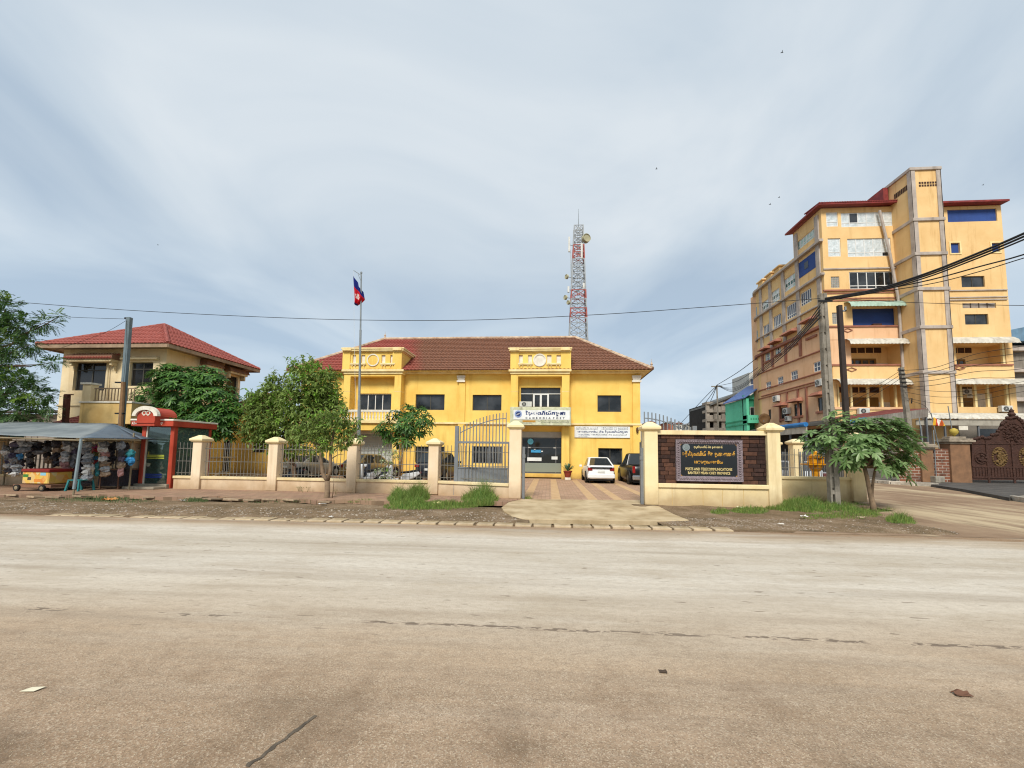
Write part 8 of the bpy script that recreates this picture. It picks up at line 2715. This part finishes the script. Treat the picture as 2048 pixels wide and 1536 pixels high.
# carved gate
YCG = YW2 + .1
MCG2 = M('carved_wood', '#4a3026', '#38231b', rough=.65, scale=4, bump=.9, bscale=14, bdist=.05)
MCGG = M('carved_gold', '#7d6238', '#5d4828', rough=.5, scale=8, bump=1.0, bscale=20, bdist=.06)
prof = [(1944, 960), (1944, 878), (1958, 876), (1975, 876), (1990, 871), (2000, 860), (2006, 845), (2014, 838), (2026, 835), (2038, 838), (2046, 845), (2052, 860), (2062, 871), (2077, 876), (2108, 878), (2108, 960)]
gt = T('carved_gate', 'large dark brown carved gate with gold medallions on the side street', 'gate', (at(1944, 960, YCG).x, YCG, zg))
gb = MB().ext([at(a, b_, YCG) for a, b_ in prof], (0, .15, 0)).build('leaf', MCG2, gt)
m = MB()
r = random.Random(4)
for i in range(len(prof) - 1):
    if i in (0, len(prof) - 2): continue
    a, b_ = at(*prof[i], YCG), at(*prof[i + 1], YCG)
    n = max(2, int((b_ - a).length / .16))
    for k in range(n):
        p = a.lerp(b_, k / n)
        m.lathe((p.x + r.uniform(-.03, .03), YCG - .02, p.z + r.uniform(-.05, .1)), [(.05, .12), (.12, .06), (.12, -.02), (.04, -.08)], 6, 'y')
m.build('scroll_edge', MCG2, gt)
def medal(px, py, rx, ry, mat, n=26):
    c = at(px, py, YCG)
    s = YCG / F_PX
    m = MB()
    for k in range(n):
        a = r.uniform(0, 6.28); q = math.sqrt(r.random()) * .8
        m.lathe((c.x + rx * s * q * math.cos(a), YCG - .03, c.z + ry * s * q * math.sin(a)), [(.02, .05), (.1, .0), (.06, -.05), (.02, -.08)], 5, 'y')
    for k in range(24):
        a = 2 * math.pi * k / 24
        m.lathe((c.x + rx * s * math.cos(a), YCG - .02, c.z + ry * s * math.sin(a)), [(.05, .06), (.07, 0), (.03, -.04)], 5, 'y')
    m.build('medallion', mat, gt)
medal(1999, 914, 12, 17, MCGG, 60); medal(1962, 916, 10, 10, MCG2, 14); medal(2027, 868, 17, 19, MCG2, 40); medal(2053, 914, 12, 17, MCGG, 50)
for px in (1975, 2026, 2077):
    x_ = at(px, 930, YCG).x
    B('stile', MCG2, gt, x_ - .06, x_ + .06, YCG - .05, YCG - .002, zg, at(px, 882, YCG).z)
for py in (887, 934, 955):
    z = at(2000, py, YCG).z
    B('rail', MCG2, gt, at(1945, py, YCG).x, at(2107, py, YCG).x, YCG - .04, YCG - .003, z - .05, z + .05)
MB().lathe((at(2026, 833, YCG).x, YCG + .07, at(2026, 836, YCG).z), [(.2, 0), (.12, .1), (.2, .25), (.1, .42), (.14, .5), (.04, .62), (.01, .75)], 10).build('finial', MCG2, gt)
for i in range(26):
    x_ = at(1946 + i * 6.2, 950, YCG).x
    B('paling', MCG2, gt, x_, x_ + .1, YCG - .03, YCG - .004, at(2000, 954, YCG).z, at(2000, 936, YCG).z)
# flag staffs and stone block by the wall
for px0, py0, px1, py1, Y, lb in ((1878, 895, 1862, 826, YW2 + .4, 'thin staff carrying the striped flag'), (1872, 945, 1867, 860, YW2 - .1, 'thin rod standing on the stone block'), (1906, 872, 1896, 812, YW2 + .5, 'dark-tipped staff beside the broad gate pier'), (1845, 880, 1838, 835, YW2 + .5, 'slender staff behind the smaller brown pier')):
    a, b_ = at(px0, py0, Y), at(px1, py1, Y)
    a.z = max(zg, a.z - .0)
    o = MB().tube([Vector((a.x + (a.x - b_.x) * .3, Y, zg)), a, b_], .028, 6).build('staff', MSTL)
    tag(o, lb, 'staff', 'staffs along the brick wall')
c = at(1874, 957, YW2 - .3)
o = T('stone_block', 'small pale stone block at the foot of the brick wall', 'block', (c.x, c.y, zg))
MB().box(c.x - .28, c.x + .28, YW2 - .55, YW2 - .1, zg, zg + .42).build('block', M('stone_pale', '#9c9688', '#7d776a', rough=.9, scale=4), o, bevel=.03)
MB().box(c.x - .14, c.x + .14, YW2 - .56, YW2 - .551, zg + .1, zg + .32).build('recess', MCON, o)
# white lettered sign hung in the shop
q = rect(1918, 852, 1936, 860, 33.0)
MB().box(q[0], q[1], 33, 33.04, q[2], q[3]).build('hung_panel', MYW, sp)
# ================================================================== litter and birds
def scrap(px, py, s, col, lb, nm='litter_scrap', cat='litter', z=.01, seed=0):
    r = random.Random(seed)
    p = gnd(px, py, z)
    m = MB()
    k = 5
    for j in range(k):
        for i in range(k):
            m.v.append((p.x + s * (i / (k - 1) - .5) + r.uniform(-.1, .1) * s, p.y + s * .6 * (j / (k - 1) - .5) + r.uniform(-.1, .1) * s, z + abs(r.gauss(0, .10 * s))))
    for j in range(k - 1):
        for i in range(k - 1): m.f.append((j * k + i, j * k + i + 1, (j + 1) * k + i + 1, (j + 1) * k + i))
    o = m.build(nm, M('scrap' + col[1:], col, rough=.7, bump=0))
    md = o.modifiers.new('solid', 'SOLIDIFY'); md.thickness = .004
    tag(o, lb, cat, 'scattered litter')
# flat paper sheet on the road
p = gnd(64, 1379, .006)
o = MB().hexa([(p.x - .055, p.y - .03, .006), (p.x + .045, p.y - .022, .008), (p.x + .065, p.y + .03, .012), (p.x - .03, p.y + .022, .007), (p.x - .055, p.y - .03, .008), (p.x + .045, p.y - .022, .010), (p.x + .065, p.y + .03, .014), (p.x - .03, p.y + .022, .009)]).build('paper_scrap', M('paper_cream', '#d9d2b8', '#cfc7aa', rough=.8, bump=0))
tag(o, 'cream scrap of paper lying alone on the near road', 'litter')
scrap(1922, 1388, .10, '#6a4a38', 'crumpled brown leaf on the road at the lower right', 'dead_leaf', 'leaf', .01, 3)
scrap(1326, 1343, .06, '#4a3c30', 'small dark leaf curl on the road', 'dead_leaf', 'leaf', .01, 4)
scrap(218, 1000, .34, '#c98a4a', 'orange plastic scrap on the verge in front of the stall', z=.07, seed=5)
scrap(645, 1008, .22, '#d8d4cc', 'white plastic scrap by the forked tree foot', z=.08, seed=6)
scrap(662, 1033, .09, '#e6e4de', 'small white scrap on the kerb slabs', z=.06, seed=7)
scrap(875, 1007, .25, '#d0c58a', 'yellowish plastic bag in the tall grass', z=.08, seed=8)
scrap(1608, 1033, .16, '#e0ddd6', 'white crumpled bag in the grass bank', z=.10, seed=9)
scrap(1562, 1048, .13, '#cfc9bf', 'pale scrap on the corner earth', z=.08, seed=10)
scrap(1430, 1022, .09, '#dcd9d2', 'white wrapper on the gravel before the name wall', z=.09, seed=11)
scrap(1725, 1035, .18, '#b9a58a', 'flat tan scrap near the broad-leaved tree', z=.09, seed=12)
scrap(1480, 1015, .2, '#d8cfae', 'cream slab fragment at the foot of the name wall', z=.10, seed=13)
scrap(365, 1001, .2, '#a8a39a', 'grey plastic scrap on the verge beyond the booth', z=.07, seed=14)
MBIRD = M('bird_dark', '#2c2a2a', '#232121', rough=.8, bump=0)
for k, (px, py, lb) in enumerate(((1564, 105, 'tiny bird highest in the sky'), (1313, 338, 'tiny bird alone above the mast side of the sky'), (1540, 409, 'lower bird of the pair left of the apartment block'), (1558, 395, 'upper bird of the pair left of the apartment block'), (1966, 370, 'tiny bird above the right wing of the apartment block'), (316, 490, 'tiny bird over the cream house'))):
    c = at(px, py, 40 + 5 * k)
    b_ = T('bird', lb, 'bird', c, 'birds in the sky')
    s = .28
    MB().lathe(c, [(.01, -.25 * s * 2), (.12 * s, -.1 * s), (.13 * s, .1 * s), (.03 * s, .5 * s)], 6, 'x').build('body', MBIRD, b_)
    for sg in (-1, 1):
        MB().add([c + Vector((-.1 * s, 0, 0)), c + Vector((.15 * s, 0, 0)), c + Vector((.12 * s, sg * .3 * s, .35 * s)), c + Vector((-.15 * s, sg * .7 * s, .3 * s)), c + Vector((-.12 * s, sg * .3 * s, .3 * s))], [(0, 1, 2, 4), (4, 2, 3)]).build('wing', MBIRD, b_)
